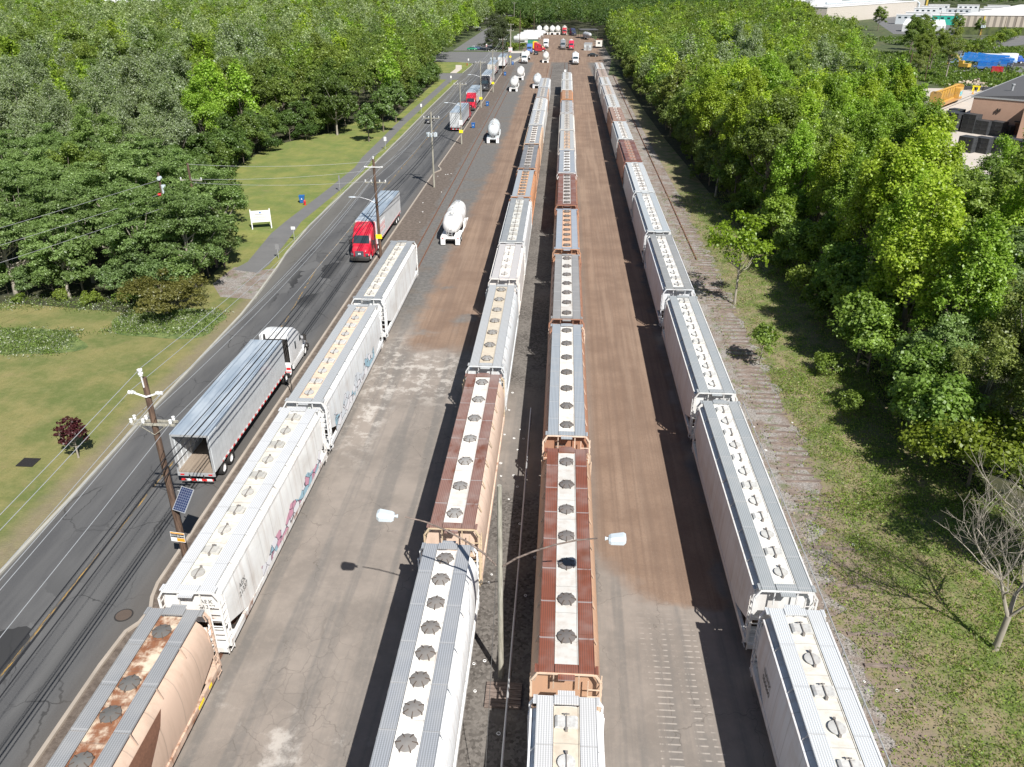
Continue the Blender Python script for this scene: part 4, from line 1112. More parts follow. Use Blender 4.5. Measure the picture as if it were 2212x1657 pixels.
    for nm, z, lab in (('D', 2.6, 'yellow sign on the grey pole behind the closed grey trailer'), ('E', 2.4, 'yellow sign on the pole beside the second red cab'), ('F', 2.6, 'yellow sign on the pole beside the dark cab truck'), ('H', 3.0, 'yellow sign under the white notice on the pole by the barriers')):
        x, y = P[nm]; ysign((x, y - 0.19, z), lab, w=0.8, h=0.62)
    ysign((P['D'][0], P['D'][1] - 0.19, 4.4), 'small white notice above the yellow sign behind the closed grey trailer', 'white', 0.7, 0.9)
    ysign((P['H'][0], P['H'][1] - 0.19, 5.6), 'large white notice high on the pole by the jersey barriers', 'white', 1.5, 1.6, 1)
    # the double-arm yard lamp
    t = thing('yard_lamp', 'tall grey timber lamp pole with two curved arms between the rail lines', 'lamp post', (-2.33, 28.87, 0))
    b = MB(); b.tube([(0, 0, -0.2), (0, 0, 6), (0, 0, 11.6)], [0.14, 0.125, 0.105], 14); b.obj('pole', M['pole_grey'], t, smooth=50)
    for s, xe, ze in ((-1, -4.85, 9.85), (1, 5.0, 9.05)):
        pts = [(s * 0.15, -0.1, 7.2)] + [(xe * f, -0.1, 7.2 + (ze - 7.2) * (1 - (1 - f) ** 1.9)) for f in (0.15, 0.3, 0.5, 0.7, 0.88)]
        o = MB(); o.tube(pts, [0.05, 0.05, 0.045, 0.04, 0.035, 0.033], 8); o.obj('lamp_arm', M['tie_wood'], t, smooth=50)
        l = MB(); u = s
        cx = xe
        l.loft([[(cx + u * a, -0.1 + w * p, ze - 0.02 + q * hh + a * 0.12 * 1) for p, q in ((-1, -1), (1, -1), (1, 0.2), (0.55, 1), (-0.55, 1), (-1, 0.2))] for a, w, hh in ((-0.1, 0.2, 0.1), (0.0, 0.27, 0.15), (0.55, 0.31, 0.18), (0.66, 0.24, 0.12))])
        l.cyl((cx - u * 0.17, -0.1, ze - 0.03), 0.06, 0.2, 'x', 10); l.cyl((cx - u * 0.24, -0.1, ze - 0.03), 0.09, 0.05, 'x', 10)
        l.obj('lamp_head', M['lamp_grey'], t)
    # white poles and double poles hidden in the locust trees
    for i, (x, y, h) in enumerate(((-44.6, 86.5, 12.0), (-43.0, 90.6, 12.2))):
        t = pole((x, y, 0), h, ('brown timber pole with transformer among the locust trees', 'brown timber pole with slanted crossarm among the locust trees')[i], 'pole_brown', 0.17, group='poles among the locust trees')
        if i == 0:
            c = MB(); c.cyl((0.35, -0.1, 10.2), 0.25, 0.9, 'z', 14); c.cyl((0.1, -0.1, 11.4), 0.22, 0.4, 'y', 12); c.obj('transformer', M['lamp_grey'], t, smooth=40)
            c = MB(); c.cyl((-0.2, -0.2, 9.6), 0.16, 0.3, 'x', 10); c.cyl((0.25, -0.2, 9.3), 0.16, 0.3, 'x', 10); c.obj('red_cutout', M['red'], t)
        else:
            crossarm(t, 10.2, 2.6, 0.18, (-0.97, 0, 0.97))
    # far poles
    for i, (x, y, h, lab) in enumerate(((-35, 593, 15, 'pale tall pole standing before the far wood'), (-21.6, 594, 15, 'grey pole with crossarms before the far wood, by the tanks'), (-24.7, 393, 12, 'grey pole beside the pile of white tank trailers'), (-20.7, 393.5, 13, 'dark pole in the weeds before the white tank trailers'), (-17, 470, 13, 'slim pole among the white tank trailers'), (-27, 520, 13, 'dark pole with white box behind the tank trailers'), (119, 288, 11, 'leaning brown pole at the edge of the rubble'), (103.6, 263.4, 11, 'thin dark pole half hidden behind the yellow railcar trees'), (190, 410, 12, 'pole with three white transformers beside the access road'), (227, 547, 12, 'grey pole beside the white tent'), (251, 583, 12, 'grey pole behind the white tent'), (237, 487, 11, 'pole beside the parked police car'), (250, 502, 11, 'pole beside the loading ramp'))):
        t = pole((x, y, 0), h, lab, 'pole_grey' if i < 3 else 'pole_brown', 0.16, group='distant utility poles')
        if i in (0, 1, 2, 8): crossarm(t, h - 0.6, 2.6, 0.18, (-0.9, 0, 0.9))
        if i == 8:
            c = MB()
            for k in (-1, 0, 1): c.cyl((k * 0.75, -0.3, h - 1.6), 0.3, 1.1, 'z', 12)
            c.obj('transformer', M['lamp_grey'], t, smooth=40)
    # conductors: one long wire per position
    order = [(-21.8, -40)] + [P[k] for k in 'ABCDEFGH']
    def wire(dx, zs, label, r=0.016, mat='galv', sag=0.8):
        pts = []
        for i in range(len(order) - 1):
            (x0, y0), (x1, y1) = order[i], order[i + 1]
            for k in range(10):
                f = k / 10; z = zs[min(i, len(zs) - 1)] * (1 - f) + zs[min(i + 1, len(zs) - 1)] * f - sag * (y1 - y0) / 50 * 4 * f * (1 - f)
                pts.append((x0 + (x1 - x0) * f + dx, y0 + (y1 - y0) * f, z))
        b = MB(); b.tube(pts, r, 5); o = b.obj('power_line', M[mat])
        tag(o, label, 'cable', 'overhead lines along the road')
    for dx, zs, lab in ((0.0, (13.2, 13.1, 12.6, 12.3, 12.2, 11.9), 'topmost bare wire on the utility poles along the road'), (-0.9, (11.8, 11.7, 11.4, 11.3, 11.7, 11.3), 'upper bare wire on the lawn side of the utility poles'), (0.9, (11.8, 11.7, 11.4, 11.3, 11.7, 11.3), 'upper bare wire on the yard side of the utility poles'), (-1.2, (10, 9.9, 9.6, 10.6, 11, 10.8), 'lower bare wire at the lawn end of the crossarms'), (-0.5, (10, 9.9, 9.6, 10.6, 11, 10.8), 'lower bare wire near the middle of the crossarms'), (1.05, (10, 9.9, 9.6, 10.6, 11, 10.8), 'lower bare wire at the yard end of the crossarms')):
        wire(dx, zs, lab)
    for z, lab, r in ((7.6, 'black cable, upper of three under the crossarms along the road', 0.03), (7.1, 'thick black cable, middle of three under the crossarms along the road', 0.045), (6.6, 'black cable, lowest of three under the crossarms along the road', 0.03)):
        wire(0.25, (z,), lab, r, 'black', 0.5)
    def span(a, bpt, label, r=0.016, sag=0.4, mat='galv', group='overhead lines across the lawn'):
        a = Vector(a); bpt = Vector(bpt)
        b = MB(); b.tube([a.lerp(bpt, f) - Vector((0, 0, sag * 4 * f * (1 - f))) for f in np.linspace(0, 1, 11)], r, 5)
        tag(b.obj('power_line', M[mat]), label, 'cable', group)
    for i, (z0, z1, lab) in enumerate(((11.9, 12.1, 'upper wire from the red truck pole to the locust tree poles'), (10.9, 10.4, 'middle wire from the red truck pole to the locust tree poles'), (9.6, 10.0, 'lower wire from the red truck pole to the locust tree poles'))):
        span((-22.5, 94.2, z0), (-43, 90.5, z1), lab)
    for i, (dx, z, lab) in enumerate(((0, 11.2, 'upper wire running down from the locust tree poles over the lawn'), (0.4, 9.8, 'middle wire running down from the locust tree poles over the lawn'), (0.8, 8.4, 'lower wire running down from the locust tree poles over the lawn'))):
        span((-44.6 + dx, 86.3, z), (-64 + dx, 40, z - 0.6), lab)
    span((-2.4, 28.7, 8.5), (-2.5, 20.5, 0.1), 'guy wire slanting down from the lamp pole to the gravel', 0.014, 0.0, 'dark', group='wires at the yard lamp')
build_poles()

# ------------------------------------------------------------------ road vehicles
def tractor_proto():
    t = thing('semi_tractor', 'semi tractor', 'truck')
    col = (0.5, 0.02, 0.03)
    b = MB(); b.loft([rr(0.80, 0.78, 1.45, 0.16, 0.28), rr(0.98, 0.76, 1.68, 0.24, 0.5), rr(1.06, 0.76, 1.88, 0.26, 1.3), rr(1.1, 0.76, 2.02, 0.26, 1.72)]); 
    for s in (-1, 1):
        b.loft([[(s * (0.75 + 0.45 * f), 1.2 + 0.62 * math.cos(a), 0.55 + 0.62 * math.sin(a)) for f in (0, 1)] for a in [math.pi * k / 8 for k in range(9)]], closed=False, cap=False)
    b.obj('hood', M['gloss'], t, col, 40)
    b = MB(); b.loft([rr(1.12, 0.62, 2.02, 0.14, 1.62, 4), rr(1.16, 0.6, 2.5, 0.2, 1.95, 4), rr(1.17, 0.6, 2.98, 0.26, 2.3, 4), rr(1.19, 0.6, 3.25, 0.3, 2.6, 4), rr(1.22, 0.6, 3.72, 0.32, 3.3, 4), rr(1.24, 0.6, 3.98, 0.3, 4.1, 4), rr(1.24, 0.6, 4.02, 0.26, 4.95, 4)])
    for s in (-1, 1): b.box(*sorted((s * 1.2, s * 1.25)), 4.95, 5.45, 1.0, 3.85)
    b.obj('cab', M['gloss'], t, col, 40)
    b = MB(); b.loft([[(-1.0, 1.63, 2.07), (1.0, 1.63, 2.07)], [(-1.0, 1.86, 2.44), (1.0, 1.86, 2.44)], [(-0.9, 2.2, 2.9), (0.9, 2.2, 2.9)]], closed=False, cap=False)
    for v in range(len(b.v)): b.v[v] = (b.v[v][0], b.v[v][1] - 0.03, b.v[v][2] + 0.03)
    b.obj('windshield', M['glass'], t)
    for s in (-1, 1):
        b = MB(); b.quad((s * 1.185, 2.0, 2.0), (s * 1.185, 2.85, 2.0), (s * 1.18, 2.85, 2.62), (s * 1.175, 2.25, 2.6)); b.obj('side_window', M['glass'], t)
        b = MB(); b.box(*sorted((s * 1.22, s * 1.262)), 3.7, 3.98, 1.9, 2.6); b.obj('sleeper_window', M['glass'], t)
        b = MB(); b.box(*sorted((s * 0.72, s * 1.08)), 0.24, 0.5, 0.95, 1.2); b.obj('headlight', M['chrome'], t)
        b = MB(); b.box(*sorted((s * 1.36, s * 1.6)), 1.8, 1.92, 1.85, 2.45); b.bar((s * 1.15, 1.9, 2.35), (s * 1.4, 1.86, 2.35), 0.05); b.bar((s * 1.15, 1.9, 1.95), (s * 1.4, 1.86, 1.95), 0.05); b.obj('mirror', M['dark'], t)
        b = MB(); b.loft([rr(0.09, 0.38, 1.0, 0.05, 2.0), rr(0.09, 0.34, 1.02, 0.05, 4.8)])
        for v in range(len(b.v)): b.v[v] = (b.v[v][0] + s * 1.16, b.v[v][1], b.v[v][2])
        b.obj('side_fairing', M['gloss'], t, col, 40)
        b = MB(); b.box(*sorted((s * 0.7, s * 1.22)), 5.5, 7.4, 1.02, 1.06); b.box(*sorted((s * 0.7, s * 1.22)), 7.36, 7.4, 0.3, 1.06); b.obj('mud_flap', M['dark'], t)
    b = MB(); b.box(-0.52, 0.52, 0.2, 0.34, 0.82, 1.5)
    for k in range(6): b.box(-0.5, 0.5, 0.17, 0.2, 0.86 + k * 0.105, 0.9 + k * 0.105)
    b.obj('grille', M['chrome'], t)
    b = MB(); b.box(-0.17, 0.17, 0.155, 0.168, 1.08, 1.26); b.obj('number_plate', M['white'], t)
    b = MB(); b.loft([rr(1.0, 0.34, 0.72, 0.1, -0.02), rr(1.2, 0.32, 0.80, 0.12, 0.12), rr(1.22, 0.32, 0.80, 0.12, 0.6)]); b.obj('bumper', M['dark'], t, smooth=40)
    b = MB(); b.box(-0.45, 0.45, 0.6, 7.3, 0.72, 0.98); b.box(-0.5, 0.5, 5.7, 6.9, 0.98, 1.12); b.cyl((0, 5.9, 0.5), 0.1, 2.0, 'x'); b.cyl((0, 6.9, 0.5), 0.1, 2.0, 'x'); b.obj('chassis', M['dark'], t)
    b = MB(); b.box(-1.1, 1.1, 5.0, 5.06, 1.0, 3.3); b.cyl((0.9, 5.2, 2.4), 0.09, 2.8, 'z', 10); b.obj('cab_back', M['dark'], t)
    for s in (-1, 1):
        wheel(t, s * 1.02, 1.22, 0.51, 0.3)
        for y in (5.72, 6.98): wheel(t, s * 0.95, y, 0.51, 0.56)
    return t
def trailer_proto(open_rear):
    t = thing('box_trailer', 'box trailer', 'trailer')
    L, w, z0, z1 = 15.6, 1.3, 1.12, 4.1
    b = MB()
    for s in (-1, 1): b.box(*sorted((s * (w - 0.05), s * w)), 0.0, L, z0, z1 - 0.05)
    b.box(-w + 0.05, w - 0.05, L - 0.06, L, z0, z1 - 0.05)
    if open_rear:
        for s in (-1, 1):
            for k in range(24): b.box(*sorted((s * (w - 0.075), s * (w - 0.051))), 0.3 + k * 0.62, 0.36 + k * 0.62, z0 + 0.1, z1 - 0.1)
            b.box(*sorted((s * w, s * (w + 0.05))), 0.02, 1.32, z0 + 0.05, z1 - 0.1)
    b.obj('side_wall', M['trailer_side'], t, (0.74, 0.77, 0.79))
    b = MB(); b.box(-w, w, 0.0, L, z1 - 0.05, z1)
    for s in (-1, 1): b.box(*sorted((s * (w - 0.01), s * (w + 0.03))), 0, L, z1 - 0.1, z1 + 0.015)
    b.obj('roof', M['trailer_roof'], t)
    b = MB(); b.box(-w + 0.05, w - 0.05, 0.0, L - 0.06, z0 - 0.02, z0 + 0.06); b.obj('floor', M['trailer_floor'], t)
    b = MB()
    for s in (-1, 1): b.box(*sorted((s * (w + 0.003), s * (w + 0.02))), 0.1, L, z0 + 0.0, z0 + 0.13)
    b.obj('reflector_strip', M['tape'], t)
    b = MB()
    for s in (-1, 1): b.box(*sorted((s * (w - 0.1), s * (w + 0.02))), -0.06, -0.0, z0 - 0.05, z1)
    b.box(-w + 0.1, w - 0.1, -0.06, 0.0, z1 - 0.14, z1); b.box(-w - 0.02, w + 0.02, -0.08, -0.002, z0 - 0.28, z0 - 0.03)
    b.obj('rear_frame', M['galv'], t)
    if not open_rear:
        for s in (-1, 1):
            b = MB(); b.box(*sorted((s * 0.015, s * (w - 0.11))), -0.035, 0.0, z0 - 0.02, z1 - 0.15)
            for x in (0.35, 0.85): b.cyl((s * x, -0.055, 2.5), 0.02, 2.6, 'z', 6)
            for z in (1.9, 2.8): b.box(*sorted((s * 0.02, s * (w - 0.12))), -0.05, -0.035, z, z + 0.07)
            b.obj('rear_door', M['gloss'], t, (0.52, 0.54, 0.55))
    for s in (-1, 1):
        b = MB(); b.box(*sorted((s * 0.85, s * 1.12)), -0.1, -0.08, z0 - 0.2, z0 - 0.1); b.obj('tail_light', M['red'], t)
        b = MB(); b.box(*sorted((s * 0.75, s * 1.25)), 3.45, 3.48, 0.2, 0.9); b.obj('mud_flap', M['rubber'], t)
    b = MB(); b.box(-1.12, 1.12, -0.1, -0.02, 0.48, 0.6); b.obj('rear_bumper', M['tape'], t)
    b = MB()
    for s in (-1, 1): b.box(*sorted((s * 0.45, s * 0.53)), -0.08, 0.0, 0.6, 0.95); b.box(*sorted((s * 0.45, s * 0.6)), 0.2, L - 0.5, 0.9, 1.1)
    for y in (0.95, 2.25): b.cyl((0, y, 0.5), 0.09, 1.9, 'x')
    for s in (-1, 1): b.box(*sorted((s * 0.7, s * 0.8)), 11.6, 11.75, 0.12, 1.1)
    b.obj('underframe', M['dark'], t)
    for s in (-1, 1):
        for y in (1.6, 2.9): wheel(t, s * 0.98, y, 0.51, 0.56)
    return t
def tank_proto():
    t = thing('tank_trailer', 'tank trailer', 'tank trailer')
    W = (0.78, 0.79, 0.78)
    n = 24
    prof = [(0.52, 0.02), (0.55, 0.5), (0.75, 0.88), (1.05, 1.08), (3.2, 1.28), (3.3, 1.31), (3.4, 1.28), (6.4, 1.28), (6.5, 1.31), (6.6, 1.28), (8.0, 1.22), (9.5, 1.0), (10.2, 0.8), (10.55, 0.42), (10.62, 0.02)]
    b = MB()
    b.loft([[(r_ * math.cos(2 * math.pi * k / n), y, 2.45 + (0.12 if y > 8 else 0) + r_ * math.sin(2 * math.pi * k / n)) for k in range(n)] for y, r_ in prof])
    for yc in (2.4, 5.0, 7.6): b.tube([(0, yc, 1.75), (0, yc, 1.2), (0, yc, 0.75)], [1.08, 0.55, 0.16], 16)
    b.obj('tank', M['gloss'], t, W, 35)
    b = MB()
    for s in (-1, 1): b.bar((s * 0.5, 0.2, 1.05), (s * 0.5, 10.2, 1.25), 0.12, 0.2); b.bar((s * 0.5, 1.2, 1.1), (s * 0.75, 1.3, 1.8), 0.1); b.bar((s * 0.5, 8.9, 1.2), (s * 0.7, 8.9, 1.9), 0.1)
    b.box(-0.95, 0.95, 0.15, 0.3, 0.85, 1.15); b.obj('frame', M['gloss'], t, W)
    for s in (-1, 1):
        b = MB(); b.box(*sorted((s * 0.62, s * 1.28)), 0.1, 3.4, 1.06, 1.12); b.box(*sorted((s * 0.62, s * 1.28)), 0.02, 0.1, 0.78, 1.12); b.obj('fender', M['gloss'], t, W)
        b = MB(); b.box(*sorted((s * 0.66, s * 1.26)), -0.02, 0.0, 0.12, 0.78); b.obj('mud_flap', M['white'], t)
        b = MB(); b.box(*sorted((s * 0.9, s * 1.12)), -0.0, 0.02, 0.9, 1.0); b.obj('tail_light', M['red'], t)
        for y in (0.75, 2.05): wheel(t, s * 0.95, y, 0.5, 0.56)
    b = MB(); b.box(1.12, 1.38, 5.2, 7.2, 1.0, 1.75); b.tube([(1.2, 3.4, 0.95), (1.2, 9.6, 1.05)], 0.11, 8); b.obj('hose_box', M['gloss'], t, W)
    b = MB()
    for s in (-0.22, 0.22): b.tube([(s, 0.1, 1.0), (s, 0.55, 2.4), (s, 1.0, 3.45), (s, 1.6, 3.75)], 0.025, 6)
    for k in range(8):
        f = k / 7; z = 1.1 + 2.3 * f; y = 0.12 + 0.85 * f ** 1.3; b.bar((-0.22, y, z), (0.22, y, z), 0.035)
    b.obj('ladder', M['gloss'], t, (0.6, 0.6, 0.6))
    b = MB()
    for s in (-0.28, 0.28): b.bar((s, 1.4, 3.66), (s, 9.4, 3.66), 0.05)
    b.box(-0.26, 0.26, 1.4, 9.4, 3.60, 3.63); b.obj('catwalk', M['galv'], t)
    for y in (2.4, 5.0, 7.6):
        b = MB(); b.cyl((0, y, 3.72), 0.27, 0.16, 'z', 14); b.bar((-0.3, y, 3.82), (0.3, y, 3.82), 0.05); b.obj('manhole_lid', M['hatch'], t, (0.55, 0.55, 0.53))
    b = MB(); b.cyl((0, 0.75, 0.5), 0.09, 1.9, 'x'); b.cyl((0, 2.05, 0.5), 0.09, 1.9, 'x'); b.box(-0.6, 0.6, 0.3, 2.5, 0.6, 0.85)
    for s in (-1, 1): b.box(*sorted((s * 0.55, s * 0.65)), 8.2, 8.32, 0.1, 1.2)
    b.obj('running_gear', M['dark'], t)
    return t
def car_proto():
    t = thing('car', 'car', 'car')
    b = MB(); b.loft([rr(0.78, 0.32, 0.66, 0.14, 0.0), rr(0.88, 0.24, 0.78, 0.18, 0.25), rr(0.92, 0.22, 0.95, 0.2, 1.2), rr(0.93, 0.22, 1.0, 0.2, 1.5), rr(0.93, 0.22, 1.02, 0.2, 3.6), rr(0.9, 0.24, 1.02, 0.2, 4.3), rr(0.84, 0.32, 0.95, 0.18, 4.6)])
    b.loft([rr(0.70, 0.95, 1.36, 0.18, 1.95), rr(0.72, 0.95, 1.46, 0.2, 2.3), rr(0.71, 0.95, 1.44, 0.2, 3.1), rr(0.66, 0.95, 1.3, 0.16, 3.6)])
    b.obj('body', M['gloss'], t, (0.02, 0.02, 0.024, 1), 40)
    b = MB(); b.quad((-0.74, 1.28, 0.98), (0.74, 1.28, 0.98), (0.62, 1.98, 1.4), (-0.62, 1.98, 1.4)); b.obj('windshield', M['glass'], t)
    b = MB(); b.quad((0.7, 4.05, 1.03), (-0.7, 4.05, 1.03), (-0.6, 3.45, 1.39), (0.6, 3.45, 1.39)); b.obj('rear_window', M['glass'], t)
    for s in (-1, 1):
        b = MB(); b.quad((s * 0.85, 1.7, 1.0), (s * 0.85, 3.7, 1.0), (s * 0.735, 3.3, 1.36), (s * 0.735, 2.1, 1.36)); b.obj('side_window', M['glass'], t)
        b = MB(); b.box(*sorted((s * 0.45, s * 0.82)), 0.03, 0.1, 0.56, 0.7); b.obj('headlight', M['chrome'], t)
        for y in (0.95, 3.65): wheel(t, s * 0.82, y, 0.33, 0.22)
    b = MB(); b.box(-0.25, 0.25, -0.02, 0.0, 0.42, 0.54); b.obj('number_plate', M['white'], t)
    return t
def build_vehicles():
    tr = tractor_proto(); tl_open = trailer_proto(True); tl = trailer_proto(False); tk = tank_proto(); ca = car_proto()
    used = set()
    def place(proto, label, loc, rz=0, group=None, col=None, names=('cab', 'hood', 'side_fairing'), sy=None):
        if proto.name not in used: o = proto; used.add(proto.name); o.location = loc; o.rotation_euler = (0, 0, rz); o['label'] = label
        else: o = copy_tree(proto, label, loc, rz)
        if group: o['group'] = group
        if sy: o.scale = (1, sy, 1)
        if col: recolor(o, names, col)
        return o
    pi = math.pi; gt = 'semi trucks and trailers parked along the kerb'; gk = 'white dry bulk tank trailers parked in the yard'
    RED = (0.50, 0.012, 0.035); WH = (0.80, 0.81, 0.82)
    # open trailer and its white tractor (facing away)
    place(tl_open, 'long silver box trailer with its rear wide open, showing the wooden floor', (-24.42, 44.4, 0), 0, gt)
    place(tr, 'white sleeper truck coupled to the open silver trailer', (-24.42, 67.0, 0), pi, gt, WH)
    # red truck facing the camera with its grey-white trailer
    place(tr, 'bright red sleeper truck facing down the road beside the brown pole', (-24.35, 92.2, 0), 0, gt, RED, sy=0.93)
    o = place(tl, 'white box trailer behind the bright red truck, pale blue roof', (-24.3, 112.2, 0), pi, gt, (0.76, 0.78, 0.79), ('side_wall',))
    b = MB(); b.box(-1.322, -1.305, 10.6, 14.2, 1.7, 3.3); oo = b.obj('advert_panel', M['white'], o)
    b = MB(); rq = random.Random(3)
    for row, (z, h) in enumerate(((2.75, 0.5), (2.15, 0.4))):
        for k in range(6 - row): y = 11.0 + k * 0.58; b.bar((-1.325, y + rq.uniform(-.1, .1), z - h / 2), (-1.325, y + rq.uniform(-.1, .1), z + h / 2), 0.02, 0.14)
    b.obj('faded_lettering', M['red'], o)
    # others up the road
    place(tl, 'closed grey box trailer seen from behind, bars on its rear doors', (-24.0, 184.5, 0), 0, gt, (0.62, 0.67, 0.71), ('side_wall',))
    place(tr, 'red truck cab mostly hidden in front of the closed grey trailer', (-24.0, 206.6, 0), pi, gt, (0.42, 0.015, 0.03))
    place(tr, 'deep red truck facing down the road, second red cab from the brown pole', (-24.1, 214.6, 0), 0, gt, (0.52, 0.01, 0.035), sy=0.9)
    place(tl, 'white trailer behind the second red cab facing down the road', (-24.2, 234.6, 0), pi, gt, (0.7, 0.74, 0.77), ('side_wall',))
    place(tr, 'black cabbed truck facing down the road with chrome grille', (-23.9, 253.4, 0), 0, gt, (0.02, 0.022, 0.028), sy=0.92)
    place(tl, 'white trailer behind the black cabbed truck', (-24.0, 275.4, 0), pi, gt, (0.78, 0.79, 0.8), ('side_wall',))
    place(tl, 'long pale trailer standing alone on its legs past the black cab', (-25.1, 307.5, 0), pi, gt, (0.66, 0.62, 0.56), ('side_wall',))
    place(tl, 'farthest white box trailer on the road before the junction', (-23.6, 334.5, 0), pi, gt, (0.8, 0.8, 0.8), ('side_wall',))
    # tank trailers in the yard
    T = ('tank', 'frame', 'fender', 'hose_box')
    place(tk, 'gleaming white tank trailer with white mud flaps alone on the dirt', (-14.2, 100.0, 0), 0, gk, (0.84, 0.84, 0.83), T)
    place(tk, 'silver tank trailer with a ladder up its back, beside the closed grey trailer', (-14.5, 170.6, 0), R(2), gk, (0.62, 0.66, 0.68), T)
    place(tk, 'pale grey tank trailer, nearer of the two parked abreast', (-15.15, 253.4, 0), 0, gk, (0.66, 0.67, 0.66), T)
    place(tk, 'grimy white tank trailer, farther of the two parked abreast', (-14.8, 282.7, 0), 0, gk, (0.74, 0.73, 0.71), T)
    place(tk, 'silver tank trailer parked at the end of the second rail line', (-8.4, 261.3, 0), 0, gk, (0.6, 0.63, 0.65), T)
    place(tk, 'white tank trailer behind the white day cab by the jersey barriers', (-15.6, 356.0, 0), pi, gk, (0.8, 0.8, 0.79), T)
    place(tr, 'white truck with black bumper pulling a tank by the jersey barriers', (-16.0, 338.4, 0), 0, gk, WH, sy=0.95)
    place(tk, 'dusty grey tank trailer alone on the dirt before the junction of lanes', (-7.65, 342.1, 0), 0, gk, (0.66, 0.65, 0.61), T)
    place(tr, 'white truck with chrome front at the head of the third rail line', (4.25, 335, 0), 0, gk, (0.72, 0.74, 0.77), sy=0.95)
    place(tk, 'silver tank trailer behind the white truck at the head of the rails', (4.25, 352.5, 0), pi, gk, (0.64, 0.66, 0.67), T)
    place(tr, 'grey truck parked beside the red one in the far yard', (-1.0, 405.5, 0), 0, gk, (0.2, 0.21, 0.23))
    place(tk, 'grey tank trailer behind the grey truck in the far yard', (-1.0, 424.5, 0), pi, gk, (0.6, 0.6, 0.58), T)
    place(tr, 'bright red truck parked beside the grey one in the far yard', (2.9, 402.3, 0), 0, gk, (0.55, 0.02, 0.06))
    place(tk, 'white tank trailer behind the red truck in the far yard', (2.9, 421.5, 0), pi, gk, (0.82, 0.82, 0.81), T)
    for x, c, lab in ((-15.5, (0.82, 0.82, 0.81), 'white tank nearest the piled tanks in the far row'), (-11.5, (0.62, 0.61, 0.58), 'grey tank second in the far row'), (-7.8, (0.76, 0.76, 0.74), 'white tank in the middle of the far row'), (-4.6, (0.68, 0.67, 0.63), 'off white tank next to last in the far row'), (-0.6, (0.5, 0.48, 0.45), 'brownish grey tank at the end of the far row with a red cab')):
        o = place(tk, lab, (x, 509, 0), 0, 'tank trailers in the far row', c, T); o.scale = (1.2, 1.1, 1.25)
    place(tr, 'low red truck cab in front of the brownish tank in the far row', (-0.6, 506, 0), 0, 'tank trailers in the far row', (0.4, 0.02, 0.03), sy=0.5)
    for y, lab in ((435, 'white tank trailer parked crosswise, front of the pile'), (449, 'white tank trailer parked crosswise, second in the pile'), (464, 'white tank trailer parked crosswise, third in the pile'), (480, 'white tank trailer parked crosswise, rearmost in the pile')):
        o = place(tk, lab, (-26.8 + (y - 435) * 0.06, y, 0), R(-90), 'tank trailers parked crosswise', (0.58, 0.59, 0.59), T); recolor(o, ('frame', 'fender'), (0.25, 0.25, 0.25)); o.scale = (1.15, 1.25, 1.15)
    place(tk, 'silver tank trailer under the canopy at the yard end', (9.9, 478, 0), R(200), 'tank trailers in the far row', (0.45, 0.47, 0.5), T)
    place(tr, 'dark blue truck in shade beside the canopy', (5.5, 500, 0), R(20), 'trucks in the far yard', (0.02, 0.03, 0.08))
    place(tr, 'dark red and white truck standing sideways in the far yard', (-8.7, 394.6, 0), R(90), 'trucks in the far yard', (0.36, 0.015, 0.03))
    place(tr, 'yellow truck half hidden behind the dark red one', (-9.5, 401, 0), R(90), 'trucks in the far yard', (0.75, 0.5, 0.02))
    place(tr, 'white day cab truck facing forward beside the yellow one', (-9.2, 411.8, 0), 0, 'trucks in the far yard', WH, sy=0.9)
    place(tr, 'blue truck beside the jersey barriers', (-15.8, 381.5, 0), 0, 'trucks in the far yard', (0.08, 0.17, 0.42))
    # cars
    place(ca, 'black saloon driving down the road towards the white sign', (-31.8, 194.2, 0), 0, None, (0.012, 0.013, 0.018, 1), ('body',))
    place(ca, 'black car parked under the trees at the end of the wood side line', (14.4, 371, 0), R(75), 'cars at the yard end', (0.012, 0.013, 0.016, 1), ('body',))
    place(ca, 'dark jeep beside the blue truck in the far yard', (-12.7, 377.8, 0), 0, 'cars at the yard end', (0.02, 0.022, 0.026, 1), ('body',))
    for x, y, c, lab in ((-41, 401, (0.01, 0.24, 0.12), 'green car at the edge of the far car park'), (-40.4, 405.5, (0.6, 0.62, 0.64), 'silver car beside the green one in the far car park'), (-38.2, 404, (0.12, 0.2, 0.34), 'blue car beside the conifer in the far car park'), (-56, 573, (0.75, 0.75, 0.76), 'white car deep in the far car park'), (-52, 545, (0.03, 0.03, 0.035), 'dark car in the middle of the far car park'), (-42, 566, (0.75, 0.76, 0.77), 'white car beside the black one near the far building'), (-40, 585, (0.02, 0.02, 0.025), 'black car near the far building')):
        place(ca, lab, (x, y, 0), R(85), 'cars in the far car park', c + (1,), ('body',))
    place(ca, 'black and white police car on the access road', (224, 477, 0), R(-60), 'cars by the industrial sheds', (0.02, 0.02, 0.025, 1), ('body',))
    place(ca, 'dark car behind the police car on the access road', (231, 482, 0), R(-60), 'cars by the industrial sheds', (0.05, 0.05, 0.05, 1), ('body',))
build_vehicles()

